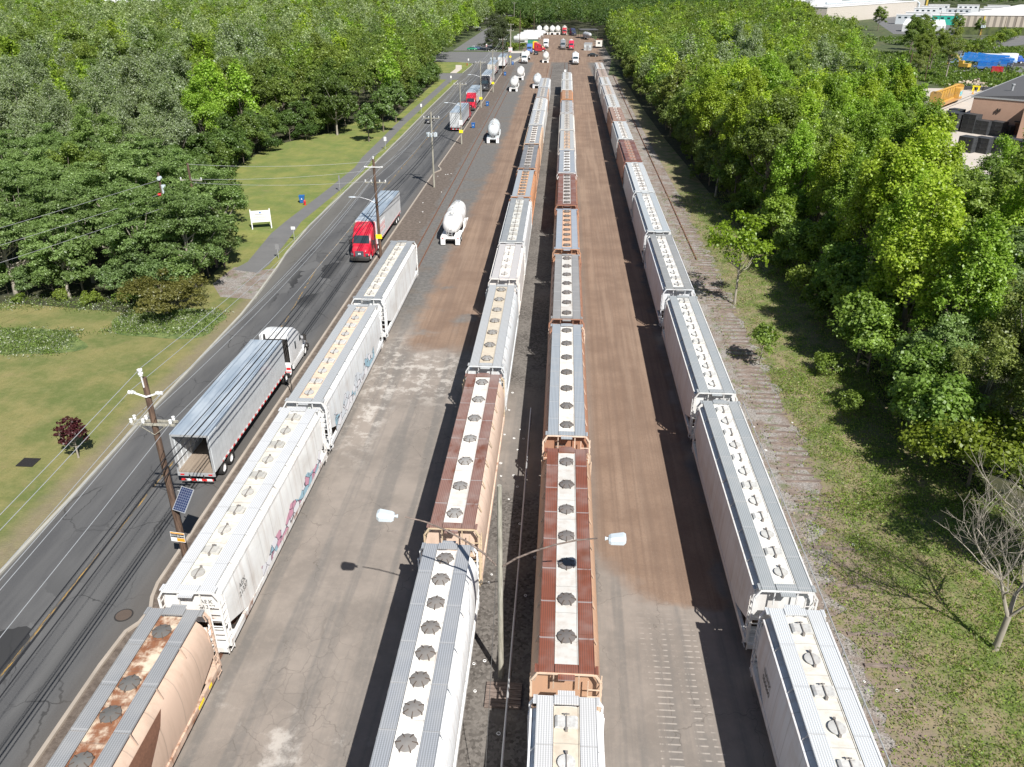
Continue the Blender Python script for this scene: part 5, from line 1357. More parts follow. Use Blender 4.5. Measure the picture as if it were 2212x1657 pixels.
# ------------------------------------------------------------------ small things by the road
def build_small():
    # purple maple
    # signs on posts beside the footpath
    def post_sign(loc, label, w=0.45, h=0.6, z=2.0, col='white', rz=0.0, post='galv', group='small signs beside the footpath', red=False, lean=0):
        t = thing('post_sign', label, 'sign', loc, rz, group)
        b = MB(); b.box(-0.03, 0.03, -0.03, 0.03, 0, z + h / 2); b.obj('post', M[post], t)
        b = MB(); b.box(-w / 2, w / 2, -0.05, -0.032, z - h / 2, z + h / 2); b.obj('plate', M[col], t)
        if red:
            b = MB(); b.box(-w / 2 + 0.03, w / 2 - 0.03, -0.056, -0.0505, z - h * 0.22, z + h * 0.02); b.box(-w / 2 + 0.03, w / 2 - 0.03, -0.056, -0.0505, z - h * 0.46, z - h * 0.36); b.obj('red_band', M['red'], t)
        return t
    post_sign((-35.2, 101, 0), 'white square sign on thin post between path and kerb', 0.55, 0.4, 1.7)
    post_sign((-34.9, 93.5, 0), 'back of a grey metal sign on a short post by the gravel apron', 0.5, 0.65, 1.5, 'steel')
    post_sign((-36.0, 128, 0), 'grey sign seen edge on where the path bends', 0.35, 0.75, 2.2, 'steel', R(60))
    post_sign((-35.6, 163, 0), 'white sign beside the path past the three round street trees', 0.5, 0.8, 2.1)
    post_sign((-36.0, 210, 0), 'small white sign farther up the path by the dark trees', 0.4, 0.7, 2.0)
    post_sign((-36.6, 273, 0), 'white sign at the corner of the side street', 0.45, 0.7, 2.0)
    post_sign((-37.2, 330, 0), 'white sign beside the hydrant on the grass island', 0.45, 0.7, 2.2)
    post_sign((-36.2, 397, 0), 'white sign with red top beside the green car', 0.6, 1.2, 2.4, red=True)
    t = post_sign((-22.1, 58.0, 0), 'white parking sign with red bands beside the open trailer', 0.42, 0.95, 2.55, 'white', 0, 'dark', red=True)
    post_sign((0.3, 298, 0), 'small white marker at the end of the third rail line', 0.7, 0.7, 1.6, group='markers in the yard')
    # big white sign on two posts
    t = thing('notice_sign', 'large white notice board on two white posts on the lawn', 'sign', (-41.4, 106.2, 0), R(18))
    for s in (-1, 1):
        b = MB(); b.box(s * 1.28 - 0.07, s * 1.28 + 0.07, -0.07, 0.07, 0, 2.75); b.obj('post', M['white'], t)
    b = MB(); b.box(-1.2, 1.2, -0.03, 0.03, 0.95, 2.55); b.obj('board', M['white'], t)
    b = MB(); b.cyl((0, -0.036, 2.28), 0.13, 0.008, 'y', 14); b.obj('emblem', M['blue'], t)
    b = MB()
    for k, (w, z) in enumerate(((0.75, 2.0), (0.95, 1.75), (1.0, 1.62), (0.7, 1.5), (0.98, 1.36), (0.85, 1.24))): b.box(-w, w, -0.037, -0.031, z, z + (0.07 if k == 0 else 0.035))
    b.obj('text_lines', M['ink'], t)
    # blue bins
    def bin_(loc, label, rz=0):
        t = thing('wheelie_bin', label, 'bin', loc, rz, 'blue bins along the road')
        b = MB(); b.loft([[(-0.3, -0.32, 0.06), (0.3, -0.32, 0.06), (0.3, 0.3, 0.06), (-0.3, 0.3, 0.06)], [(-0.4, -0.42, 1.05), (0.4, -0.42, 1.05), (0.4, 0.4, 1.05), (-0.4, 0.4, 1.05)]]); b.obj('body', M['blue'], t)
        b = MB(); b.box(-0.43, 0.43, -0.46, 0.44, 1.06, 1.14); b.obj('lid', M['blue'], t)
        b = MB(); b.poly([(-0.12, 0.6), (0.12, 0.6), (0, 0.82)], 0.0)
        for v in range(len(b.v)): b.v[v] = (b.v[v][0], -0.40, b.v[v][1])
        b.obj('emblem', M['white'], t)
        for s in (-1, 1):
            b = MB(); b.cyl((s * 0.33, 0.33, 0.12), 0.12, 0.08, 'x', 12); b.obj('wheel', M['rubber'], t)
    bin_((-40.0, 120.5, 0), 'blue bin standing on the lawn beside a red hydrant', R(10))
    bin_((-20.6, 189.5, 0), 'blue bin beside the road at the front of the first closed trailer')
    bin_((-20.4, 224, 0), 'blue bin at the foot of the pole beside the second red cab')
    bin_((-20.7, 297, 0), 'blue bin at the foot of the black pole')
    bin_((-20.3, 334.6, 0), 'blue bin beside the pole with the white notice')
    def hydrant(loc, label):
        t = thing('fire_hydrant', label, 'hydrant', loc, 0, 'red hydrants')
        b = MB(); b.tube([(0, 0, 0), (0, 0, 0.08), (0, 0, 0.1), (0, 0, 0.6), (0, 0, 0.62), (0, 0, 0.72), (0, 0, 0.8)], [0.18, 0.18, 0.13, 0.13, 0.17, 0.12, 0.03], 12); b.obj('barrel', M['red'], t, smooth=40)
        b = MB(); b.cyl((0, 0, 0.45), 0.06, 0.46, 'x', 10); b.cyl((0, -0.16, 0.42), 0.08, 0.12, 'y', 10); b.obj('outlet', M['red'], t)
    hydrant((-39.2, 119.2, 0), 'red hydrant beside the blue bin on the lawn'); hydrant((-37.9, 331, 0), 'red hydrant on the grass island by the junction')
    # drain and manhole
    t = thing('drain_grate', 'dark metal drain grate in the lawn near the purple tree', 'drain', (-38.0, 46.5, 0.02))
    b = MB(); b.box(-0.62, 0.62, -0.55, 0.55, 0, 0.02); b.obj('pit', M['black'], t)
    b = MB()
    for k in range(13): b.box(-0.62 + k * 0.1, -0.58 + k * 0.1, -0.55, 0.55, 0.02, 0.05)
    b.obj('grate', M['dark'], t)
    t = thing('manhole_cover', 'rusty round manhole cover at the kerb bulge', 'manhole cover', (-23.45, 31.9, 0.006))
    b = MB(); b.cyl((0, 0, 0.01), 0.5, 0.02, 'z', 26); b.obj('frame', M['dark'], t)
    b = MB(); b.cyl((0, 0, 0.022), 0.42, 0.016, 'z', 26)
    for k in range(5): b.box(-0.3, 0.3, -0.3 + k * 0.14, -0.25 + k * 0.14, 0.03, 0.04)
    b.obj('cover', M['clamp'], t)
    # concrete barriers
    base = None
    for x, y, rz, lab in ((-20.6, 343, 10, 0), (-20.1, 347, 8, 0), (-19.6, 351, 8, 0), (-19.2, 355, 8, 0), (-18.8, 359.5, 8, 0), (-22.5, 387, 90, 1), (-19.5, 387.5, 90, 1)):
        if base is None:
            b = MB(); pr = [(-0.3, 0), (0.3, 0), (0.3, 0.1), (0.15, 0.35), (0.1, 0.85), (-0.1, 0.85), (-0.15, 0.35), (-0.3, 0.1)]
            b.loft([[(x_, yy, z_) for x_, z_ in pr] for yy in (-1.7, 1.7)]); base = b.obj('jersey_barrier', M['concrete']); o = base
        else: o = base.copy(); COL.objects.link(o)
        o.location = (x, y, 0); o.rotation_euler = (0, 0, R(-rz))
        tag(o, 'concrete barrier standing across the weedy corner' if lab else 'concrete barrier in the row along the yard entrance', 'barrier', 'barriers across the corner' if lab else 'barriers along the yard entrance')
    # green container, shed, box trailer, far buildings in the yard
    t = thing('cargo_container', 'green container in front of the crosswise white tanks', 'container', (-15.8, 426.5, 0))
    b = MB(); b.box(-2.6, 2.6, -1.2, 1.2, 0.2, 2.9)
    for k in range(17): b.box(-2.5 + k * 0.3, -2.38 + k * 0.3, -1.24, -1.2, 0.3, 2.8)
    b.obj('body', M['gloss'], t, (0.04, 0.24, 0.14))
    b = MB(); b.box(-2.62, 2.62, -1.25, 1.22, 2.9, 3.0); b.box(-2.62, 2.62, -1.25, 1.22, 0.0, 0.2); b.obj('frame', M['dark'], t)
    t = thing('utility_shed', 'grey metal shed with flat roof beside the red truck', 'shed', (10.8, 405, 0), R(-8))
    b = MB(); b.box(-1.7, 1.7, -2.6, 2.6, 0, 2.9); b.obj('wall', M['gloss'], t, (0.42, 0.44, 0.45))
    b = MB(); b.box(-1.8, 1.8, -2.7, 2.7, 2.9, 3.05); b.obj('roof', M['galv'], t)
    b = MB(); b.box(-0.5, 0.4, -2.63, -2.6, 0, 2.1); b.obj('door', M['steel'], t)
    for x in (-1.2, 1.1):
        b = MB(); b.box(x - 0.35, x + 0.35, -2.8, -2.62, 1.2, 2.2); b.obj('meter_box', M['lamp_grey'], t)
    t = thing('office_trailer', 'white box trailer with brown roof under the trees', 'site trailer', (16.6, 420, 0), R(-6))
    b = MB(); b.box(-1.5, 1.5, -4, 4, 0.7, 3.6); b.obj('wall', M['gloss'], t, (0.72, 0.7, 0.66))
    b = MB(); b.box(-1.55, 1.55, -4.05, 4.05, 3.6, 3.75); b.obj('roof', M['rustsolid'], t)
    b = MB(); b.box(-0.55, 0.55, -4.03, -4.0, 1.9, 2.7); b.obj('window', M['glass'], t)
    for s in (-1, 1): wheel(t, s * 1.3, 2.5, 0.42, 0.25)
    t = thing('canopy', 'flat dark canopy on posts over the silver tank trailer', 'canopy', (12.5, 486, 0), R(8))
    b = MB(); b.box(-5, 5, -5, 5, 4.2, 4.45); b.obj('roof', M['shingle'], t)
    for x in (-4.7, 4.7):
        for y in (-4.7, 4.7):
            b = MB(); b.box(x - 0.1, x + 0.1, y - 0.1, y + 0.1, 0, 4.2); b.obj('post', M['dark'], t)
    t = thing('low_building', 'long low building with dark pitched roof behind the far car park', 'building', (-51, 628, 0), R(-3))
    b = MB(); b.box(-11, 11, 0, 8, 0, 3.2); b.obj('wall', M['dark'], t)
    b = MB(); b.loft([[(x, -0.8, 3.2), (x, 4, 5.4), (x, 8.8, 3.2)] for x in (-11.8, 11.8)]); b.obj('roof', M['shingle'], t)
    b = MB(); b.box(-11.8, 11.8, -0.9, -0.75, 2.9, 3.3); b.obj('fascia', M['white'], t)
    t = thing('gate_booth', 'small white booth in front of the low dark building', 'booth', (-50, 611, 0))
    b = MB(); b.box(-1.4, 1.4, -1.4, 1.4, 0, 4.4); b.obj('wall', M['white'], t)
    b = MB(); b.box(-0.5, 0.5, -1.43, -1.4, 2.0, 3.2); b.obj('window', M['glass'], t)
    b = MB(); b.box(-1.6, 1.6, -1.6, 1.6, 4.4, 4.6); b.obj('roof', M['white'], t)
    # litter: rings and scraps
    base = None; rnd = random.Random(12)
    for i in range(52):
        if base is None:
            b = MB(); n = 14
            b.loft([[(r_ * math.cos(2 * math.pi * k / n), r_ * math.sin(2 * math.pi * k / n), z) for k in range(n)] for r_, z in ((0.14, 0), (0.15, 0.02), (0.11, 0.035), (0.09, 0.01))], 0, False); base = b.obj('plastic_ring', M['white']); o = base
        else: o = base.copy(); COL.objects.link(o)
        if i < 28: x, y = rnd.uniform(-3.9, -0.8), rnd.uniform(18, 60)
        elif i < 40: x, y = rnd.uniform(14.2, 19), rnd.uniform(20, 60)
        else: x, y = rnd.uniform(-22, -19.3), rnd.uniform(60, 150)
        o.location = (x, y, 0.02); sc = rnd.uniform(0.45, 0.8); o.scale = (sc, sc, 1)
        g = ('white plastic ring lying on the gravel between second and third lines', 'white plastic scrap on the ballast by the rail fence', 'white plastic scrap on the brown strip by the kerb')[0 if i < 28 else 1 if i < 40 else 2]
        tag(o, g, 'litter', g.replace('ring lying', 'rings lying').replace('scrap', 'scraps'))
build_small()

# ------------------------------------------------------------------ the industrial side beyond the wood
def build_industry():
    A = math.atan2(0.6, 0.8)                        # walls run along this direction
    C = Vector((91.6, 193.6, 0)); a = Vector((0.6, 0.8, 0)); bdir = Vector((0.8, -0.6, 0))
    t = thing('brick_building', 'peach brick building with dark grey shingle roof and brown door', 'building', C, math.atan2(-0.6, 0.8))
    # local x along the front wall, local y along the flank
    W, D, H = 60, 62, 7.2
    b = MB(); b.box(0, 11.5, 0, D, 0, H); b.box(11.5, W, -7.5, D, 0, H - 0.02); o = b.obj('wall', M['brick'], t)
    b = MB(); b.loft([[(-0.4, y, H - 0.05), (-0.4, y, H + 0.12), (W / 2, y, H + 2.6), (W, y, H + 0.1), (W, y, H - 0.05)] for y in (0.05, D + 0.4)])
    ro = b.obj('roof', M['shingle'], t)
    b = MB(); b.box(-0.55, -0.38, -0.2, D + 0.4, H - 0.1, H + 0.2); b.box(-0.4, 11.5, -0.14, -0.003, H - 0.15, H + 0.16); b.obj('gutter', M['galv'], t)
    b = MB(); b.box(9.4, 10.5, -0.06, -0.003, 0, 2.5); dd = b.obj('door', M['rustsolid'], t)
    b = MB(); b.box(9.2, 10.7, -0.6, -0.003, 2.75, 2.95); b.obj('door_canopy', M['dark'], t)
    b = MB(); b.box(5.2, 5.4, -0.3, -0.003, 4.6, 5.2); b.box(5.7, 5.9, -0.3, -0.003, 4.6, 5.2); b.obj('wall_lamp', M['dark'], t)
    for x, y in ((5, 12), (9, 30), (12, 20)):
        b = MB(); b.cyl((x, y, H + 1.0), 0.25, 1.6, 'z', 10); b.cyl((x, y, H + 1.9), 0.4, 0.3, 'z', 10); b.obj('vent', M['galv'], t, smooth=40)
    # stacks of black pallets
    base = None
    def stack(x, y, n, label, rz=0, sy=1.0):
        nonlocal base
        t = thing('pallet_stack', label, 'pallet stack', (x, y, 0), A + R(rz), 'stacks of black pallets by the brick building')
        for k in range(n):
            z = k * 1.0
            b = MB()
            for q in range(9): b.box(-1.5 + q * 0.335, -1.23 + q * 0.335, -1.2 * sy, 1.2 * sy, z + 0.86, z + 0.97)
            for q in (-1.4, 0, 1.35): b.box(q - 0.08, q + 0.08, -1.2 * sy, 1.2 * sy, z, z + 0.86)
            for yy in (-1.2, 0, 1.1): b.box(-1.5, 1.5, (yy - 0.04) * sy, (yy + 0.04) * sy, z + 0.02, z + 0.84)
            b.obj('pallet_tier', M['pallet_black'], t)
    for x, y, n, lab in ((88.0, 192.6, 4, 'tall black pallet stack nearest the yellow railcar'), (90.9, 190.6, 4, 'tall black pallet stack, second from the yellow railcar'), (92.8, 188.4, 3, 'black pallet stack in front of the brick wall corner'), (95.2, 187.2, 3, 'black pallet stack in the middle of the brick front'), (97.9, 188.6, 2, 'low black pallet stack beside the brown door'), (95.2, 209.0, 2, 'black pallet stack on the flank of the brick building'), (97.2, 212.4, 2, 'farther black pallet stack on the flank of the brick building'),
                         (80.6, 168.0, 3, 'black pallet stack at the end of the separate front row'), (83.2, 167.2, 3, 'black pallet stack, second of the separate front row'), (85.9, 166.4, 3, 'black pallet stack, third of the separate front row'), (88.6, 165.4, 3, 'black pallet stack, last of the separate front row')):
        stack(x, y, n, lab, 90 if n == 3 else 88)
    # yellow centre-beam railcar
    t = thing('lumber_railcar', 'yellow centre beam railcar with graffiti on its end', 'railcar', (102.3, 231.6, 0), math.atan2(0.6, 0.8) * -1 + math.atan2(0.8, 0.6) * 0 - R(0))
    t.rotation_euler = (0, 0, -math.atan2(0.6, 0.8))
    Y = (0.62, 0.36, 0.06)
    b = MB(); b.box(-1.45, 1.45, -11, 11, 0.95, 1.3); b.obj('deck', M['paint'], t, (0.45, 0.24, 0.08))
    b = MB(); b.bar((0, -11, 1.3), (0, 11, 1.3), 0.5); b.box(-0.25, 0.25, -11, 11, 4.5, 4.75)
    for k in range(17):
        y = -10.2 + k * 1.275; b.box(-0.18, 0.18, y - 0.12, y + 0.12, 1.3, 4.5)
    for k in range(8): b.bar((0, -10.2 + k * 2.55, 1.3), (0, -8.9 + k * 2.55, 4.5), 0.25, 0.2)
    b.obj('centre_beam', M['paint'], t, Y)
    for s in (-1, 1):
        b = MB(); b.loft([[(-1.4, s * 10.9, 1.3), (1.4, s * 10.9, 1.3), (1.4, s * 10.9, 4.3), (0.9, s * 10.9, 4.75), (-0.9, s * 10.9, 4.75), (-1.4, s * 10.9, 4.3)], [(-1.4, s * 10.7, 1.3), (1.4, s * 10.7, 1.3), (1.4, s * 10.7, 4.3), (0.9, s * 10.7, 4.75), (-0.9, s * 10.7, 4.75), (-1.4, s * 10.7, 4.3)]]); b.obj('end_wall', M['paint'], t, Y)
        b = MB(); b.box(-1.0, 1.0, s * 8 - 1.3, s * 8 + 1.3, 0.35, 0.9); b.obj('bogie', M['dark'], t)
    b = MB(); b.box(0.2, 1.44, 7.5, 10.68, 1.35, 3.9); b.box(-1.44, -0.2, 7.5, 10.68, 1.35, 3.9); b.obj('end_panel', M['paint'], t, Y)
    b = MB(); b.quad((1.452, 7.7, 1.8), (1.452, 10.4, 1.7), (1.452, 10.4, 3.3), (1.452, 7.7, 3.1)); b.obj('graffiti', M['graffiti'], t, (0.2, 0.55, 0.6, 1))
    for s in (-1, 1):
        b = MB(); b.box(-0.06, 0.06, -30, 42, 0.0, 0.05); o = b.obj('rail', M['dark']); o.location = (111 + s * 0.45 - 0.5, 241 - s * 0.57, 0.03); o.rotation_euler = (0, 0, -math.atan2(0.6, 0.8))
        tag(o, 'dark rail sunk in the pale concrete yard, ' + ('nearer the brick building' if s > 0 else 'nearer the wood'), 'rail', 'rails in the pale yard')
    t = thing('buffer_stop', 'yellow buffer stop at the end of the rails in the pale yard', 'buffer stop', (124.6, 263.4, 0), -math.atan2(0.6, 0.8))
    b = MB()
    for s in (-0.75, 0.75): b.bar((s, 1.2, 0), (s, 0, 1.3), 0.25); b.bar((s, -0.8, 0), (s, 0, 1.3), 0.25)
    b.box(-1.1, 1.1, -0.2, 0.2, 1.2, 1.6); b.obj('frame', M['yellow'], t)
    for i in range(2):
        t = thing('traffic_cone', ('orange cone beside the rails, nearer the yellow railcar', 'orange cone beside the rails, nearer the buffer stop')[i], 'cone', (117.5 + i * 3.4, 257.5 - i * 0.6, 0.03), 0, 'cones in the pale yard')
        b = MB(); b.box(-0.3, 0.3, -0.3, 0.3, 0, 0.06); b.tube([(0, 0, 0.06), (0, 0, 1.1)], [0.24, 0.05], 12); b.obj('body', M['orange'], t)
    rnd = random.Random(21)
    for i in range(6):
        b = MB(); b.box(-1.6, 1.6, -0.6, 0.6, 0, 1.0)
        for k in range(5): b.box(-1.62, 1.62, -0.62, 0.62, 0.1 + k * 0.19, 0.2 + k * 0.19)
        o = b.obj('pipe_bundle', M['pallet_black']); o.location = ((121.7, 123.4, 126.9, 129, 131.2, 133.2)[i], (266.9, 267.2, 265.6, 265.4, 265.2, 265.0)[i], 0.02); o.rotation_euler = (0, 0, R(rnd.uniform(-8, 8)))
        tag(o, 'low black bundle in the row behind the buffer stop', 'bundle', 'black bundles behind the buffer stop')
    b = MB()
    for i in range(150):
        x, y = rnd.gauss(0, 3.4), rnd.gauss(0, 2.2); s_ = rnd.uniform(0.3, 1.0); z = max(0, 2.0 - (abs(x) * 0.33 + abs(y) * 0.5)) * rnd.random()
        ax = Vector((rnd.uniform(-1, 1), rnd.uniform(-1, 1), rnd.uniform(-0.5, 0.5))).normalized()
        b.bar(Vector((x, y, z)) - ax * s_, Vector((x, y, z)) + ax * s_, rnd.uniform(0.3, 0.9), rnd.uniform(0.1, 0.5))
    o = b.obj('rubble', M['pale_rock']); o.location = (129.5, 277, 0.2); o.rotation_euler = (0, 0, R(-35)); tag(o, 'heap of pale rubble and broken boards on the grass bank', 'rubble'); o['kind'] = 'stuff'
    # blue telescopic lifts in the machine yard
    proto = thing('boom_lift', 'x', 'boom lift', (0, 0, 0), 0, 'blue boom lifts in the machine yard')
    b = MB(); b.box(-1.1, 1.1, -2, 2, 0.5, 1.2); b.obj('chassis', M['gloss'], proto, (0.1, 0.2, 0.42))
    b = MB(); b.box(-1.0, 1.0, -2.2, 1.0, 1.2, 2.2); b.obj('turret', M['gloss'], proto, (0.02, 0.16, 0.5))
    b = MB(); b.bar((0, -2.4, 2.6), (0, 7.5, 2.9), 0.55, 0.6); b.bar((0, -1.2, 2.2), (0, 6.5, 3.3), 0.4, 0.45); o = b.obj('boom', M['gloss'], proto, (0.02, 0.19, 0.56))
    b = MB(); b.box(-1.1, 1.1, 7.5, 8.4, 1.9, 2.0)
    for x in (-1.1, 1.1):
        for y in (7.5, 8.4): b.bar((x, y, 2.0), (x, y, 3.1), 0.07)
    b.box(-1.1, 1.1, 7.5, 7.56, 3.05, 3.12); b.box(-1.1, 1.1, 8.34, 8.4, 3.05, 3.12); b.obj('basket', M['gloss'], proto, (0.35, 0.5, 0.7))
    for s in (-1, 1):
        for y in (-1.4, 1.4): wheel(proto, s * 1.15, y, 0.55, 0.4, 'galv')
    labs = ['nearest the red box', 'second from the red box', 'third from the red box', 'fourth from the red box', 'behind the rest at the hedge', 'next to the white lorry', 'at the white lorry tail', 'nearest the yellow machine']
    for i, (x, y) in enumerate(((157.5, 328), (160, 333), (162.5, 338), (165, 343.5), (167.5, 349), (170, 346), (166, 334), (154, 326))):
        lab = 'blue boom lift in the machine yard, ' + labs[i]
        if i == 0: o = proto; o.location = (x, y, 0); o.rotation_euler = (0, 0, R(62)); o['label'] = lab
        else: o = copy_tree(proto, lab, (x, y, 0), R(62 + (i % 3) * 3))
        o.scale = (1.2, 1.25, 1.2)
    t = thing('excavator', 'yellow excavator with bent arm beside the blue lifts', 'excavator', (148, 327, 0), R(40))
    b = MB()
    for s in (-1, 1): b.loft([rr(0.25, 0, 0.9, 0.25, -2), rr(0.25, 0, 0.9, 0.25, 2)])
    for v in range(len(b.v)): b.v[v] = (b.v[v][0] + (-1.1 if v < len(b.v) // 2 else 1.1), b.v[v][1], b.v[v][2])
    b.obj('track', M['dark'], t)
    b = MB(); b.box(-1.3, 1.3, -2.2, 1.2, 1.0, 2.2); b.box(-1.3, -0.2, -0.2, 1.5, 2.2, 3.2); b.obj('house', M['gloss'], t, (0.62, 0.38, 0.06))
    b = MB(); b.tube([(0.3, 1, 2), (0.3, 3.4, 4.8), (0.3, 5.4, 4.4), (0.3, 6.2, 1.6)], [0.4, 0.45, 0.35, 0.3], 4); b.obj('arm', M['gloss'], t, (0.66, 0.42, 0.1))
    t = thing('skip_box', 'red open steel box beside the blue lifts', 'skip', (154.6, 315, 0), R(-20))
    b = MB(); b.box(-1.8, 1.8, -1.3, -1.2, 0.1, 2.2); b.box(-1.8, 1.8, 1.2, 1.3, 0.1, 2.2); b.box(-1.8, -1.7, -1.2, 1.2, 0.1, 2.2); b.box(1.7, 1.8, -1.2, 1.2, 0.1, 2.2); b.box(-1.7, 1.7, -1.2, 1.2, 0.1, 0.2); b.obj('body', M['gloss'], t, (0.42, 0.02, 0.03))
    t = thing('steel_rack', 'dark open steel racks beside the red box', 'rack', (159, 309, 0), R(-15))
    for k in range(3):
        b = MB(); y = k * 4.5
        for x in (-2, 5): b.bar((x, y, 0), (x, y, 3.2), 0.25)
        b.bar((-2, y, 3.1), (5, y, 3.1), 0.25); b.obj('frame', M['dark'], t)
    def lorry(loc, rz, label, cabcol, boxcol, L=9):
        t = thing('lorry', label, 'lorry', loc, rz, 'lorries in the machine yard')
        b = MB(); b.loft([rr(1.1, 0.6, 1.7, 0.2, 0), rr(1.2, 0.6, 2.0, 0.25, 0.8), rr(1.2, 0.6, 2.9, 0.25, 1.4), rr(1.2, 0.6, 2.9, 0.25, 2.6)]); b.obj('cab', M['gloss'], t, cabcol, 40)
        b = MB(); b.quad((-1.0, 0.84, 2.06), (1.0, 0.84, 2.06), (0.95, 1.36, 2.8), (-0.95, 1.36, 2.8)); b.obj('windshield', M['glass'], t)
        b = MB(); b.box(-1.25, 1.25, 2.8, L, 1.1, 3.7); b.obj('cargo_box', M['gloss'], t, boxcol)
        for s in (-1, 1):
            for y in (1.1, L - 2.6, L - 1.5): wheel(t, s * 1.05, y, 0.5, 0.35)
    lorry((177, 347, 0), R(70), 'white lorry with white roof behind the blue lifts', (0.35, 0.5, 0.75), (0.82, 0.82, 0.8), 15)
    lorry((182, 352, 0), R(85), 'blue lorry with white box at the edge of the machine yard', (0.03, 0.1, 0.4), (0.75, 0.75, 0.75), 9)
    # ribbed shed with white roof, long shed, tent, depot sheds, tower
    def shed(name, label, cat, loc, rz, W, D, H, rise, col, roofcol='membrane', ribbed=True):
        t = thing(name, label, cat, loc, rz, None)
        b = MB(); b.box(0, W, 0, D, 0, H); b.obj('wall', M['ribbed'] if ribbed else M['gloss'], t, col)
        b = MB(); b.loft([[(x, -0.3, H), (x, -0.3, H + 0.3), (x, D / 2, H + 0.3 + rise), (x, D + 0.3, H + 0.3), (x, D + 0.3, H)] for x in (-0.3, W + 0.3)]); b.obj('roof', M[roofcol], t)
        return t
    t = thing('ribbed_shed', 'large shed with brown and grey ribbed front and white roof', 'shed', (230, 524, 0), R(-8))
    q = Vector((0.56, 0.83)); ca, sa = math.cos(R(8)), math.sin(R(8)); q = Vector((q.x * ca - q.y * sa, q.x * sa + q.y * ca)) * 215
    fp = [(0, 0), (95, 0), (95 + q.x, q.y), (q.x, q.y)]
    b = MB(); b.prism(fp, 0, 10.4); b.obj('wall', M['ribbed'], t, (0.40, 0.35, 0.29))
    b = MB(); b.prism([(-0.3, -0.3), (95.3, -0.3), (95.3 + q.x, q.y + 0.3), (q.x - 0.3, q.y + 0.3)], 10.4, 10.9); b.obj('roof', M['membrane'], t)
    b = MB(); b.box(0.2, 94, -0.05, -0.004, 0, 4.4); b.obj('base_wall', M['earth'], t)
    b = MB(); b.box(11.5, 12.3, -0.4, -0.06, 0, 10.0); b.obj('yellow_duct', M['ochre'], t)
    b = MB(); b.box(38, 56, -7, -0.06, 3.3, 4.2); b.obj('red_canopy', M['red'], t)
    for x, y in ((60, 50), (90, 60), (110, 100)):
        b = MB(); b.box(x, x + 8, y, y + 5, 10.9, 12.4); b.obj('roof_unit', M['steel'], t)
    t = shed('long_warehouse', 'long pale warehouse with cluttered white roof beyond the wood', 'warehouse', (186, 640, 0), R(52), 200, 110, 10.5, 0.5, (0.55, 0.50, 0.44), ribbed=False)
    for k in range(9):
        b = MB(); b.box(10 + k * 19, 16 + k * 19, 20 + (k * 37) % 60, 26 + (k * 37) % 60, 11.1, 13.2); b.obj('roof_unit', M['galv'], t)
    b = MB(); b.tube([(6, 4, 13), (120, 6, 13), (190, 8, 13), (198, 3, 12), (199, -1.5, 9), (199, -1.5, 0)], 0.9, 8); b.obj('roof_pipe', M['lamp_grey'], t, smooth=50)
    t = thing('white_tent', 'white marquee tent with open end beside the depot', 'tent', (221, 553, 0), R(-35))
    b = MB(); b.loft([[(x, -6, 0), (x, -6, 4), (x, 0, 7), (x, 6, 4), (x, 6, 0)] for x in (-11, 11)]); b.obj('canopy', M['white'], t)
    b = MB(); b.box(11.0, 11.06, -2.2, 2.2, 0, 3.6); b.obj('opening', M['galv'], t)
    k = 0
    for row in range(5):
        for c in range(7):
            x = 235 + c * 22 + row * 22; y = 640 + row * 42 - c * 8
            if k % 9 == 4: k += 1; continue
            col = (0.66, 0.69, 0.70) if (row * 7 + c) % 5 else (0.5, 0.54, 0.57)
            if row == 0 and c == 1: col = (0.03, 0.42, 0.32)
            if row == 0 and c == 3: col = (0.03, 0.14, 0.4)
            nm = 'green' if (row == 0 and c == 1) else 'blue' if (row == 0 and c == 3) else 'pale grey'
            t = thing('stacked_cabin', {'green': 'green stack of site cabins beside the white tent', 'blue': 'blue stack of site cabins behind the white tent', 'pale grey': 'pale grey site cabins with flat white roofs in the distant depot'}[nm], 'site cabin', (x, y, 0), R(-20), 'site cabins in the distant depot')
            hh = 6 if row < 2 else 7.5
            b = MB(); b.box(0, 17, 0, 7, 0, hh); b.obj('wall', M['gloss'], t, col)
            b = MB(); b.box(-0.2, 17.2, -0.2, 7.2, hh, hh + 0.3); b.obj('roof', M['membrane'], t)
            for q in range(4):
                b = MB(); b.box(1.5 + q * 4, 3.3 + q * 4, -0.06, -0.004, hh - 2.2, hh - 1.1); b.obj('window', M['glass'], t)
            k += 1
    t = thing('silo_tower', 'tall grey tower with yellow ladder cage behind the depot', 'tower', (350, 903, 0))
    b = MB(); b.box(-5, 5, -5, 5, 0, 46); b.obj('shaft', M['concrete'], t)
    b = MB(); b.box(-7, 7.5, -6.4, -5.1, 12, 13); b.box(5.6, 7.2, -6.6, -5.1, 0, 17); b.obj('platform', M['ochre'], t)
    # hidden white house bits among the trees far away
    for i, (x, y, w, h) in enumerate(((-325, 640, 40, 16), (-175, 560, 14, 9))):
        t = thing('white_building', ('white building at the edge of the far wood, behind the poplars', 'white house half hidden in the far wood')[i], 'building', (x, y, 0))
        b = MB(); b.box(-w / 2, w / 2, 0, 14, 0, h); b.obj('wall', M['white'], t)
        b = MB(); b.box(-w / 2 - 0.3, w / 2 + 0.3, -0.3, 14.3, h, h + 0.4); b.obj('roof', M['membrane'], t)
build_industry()

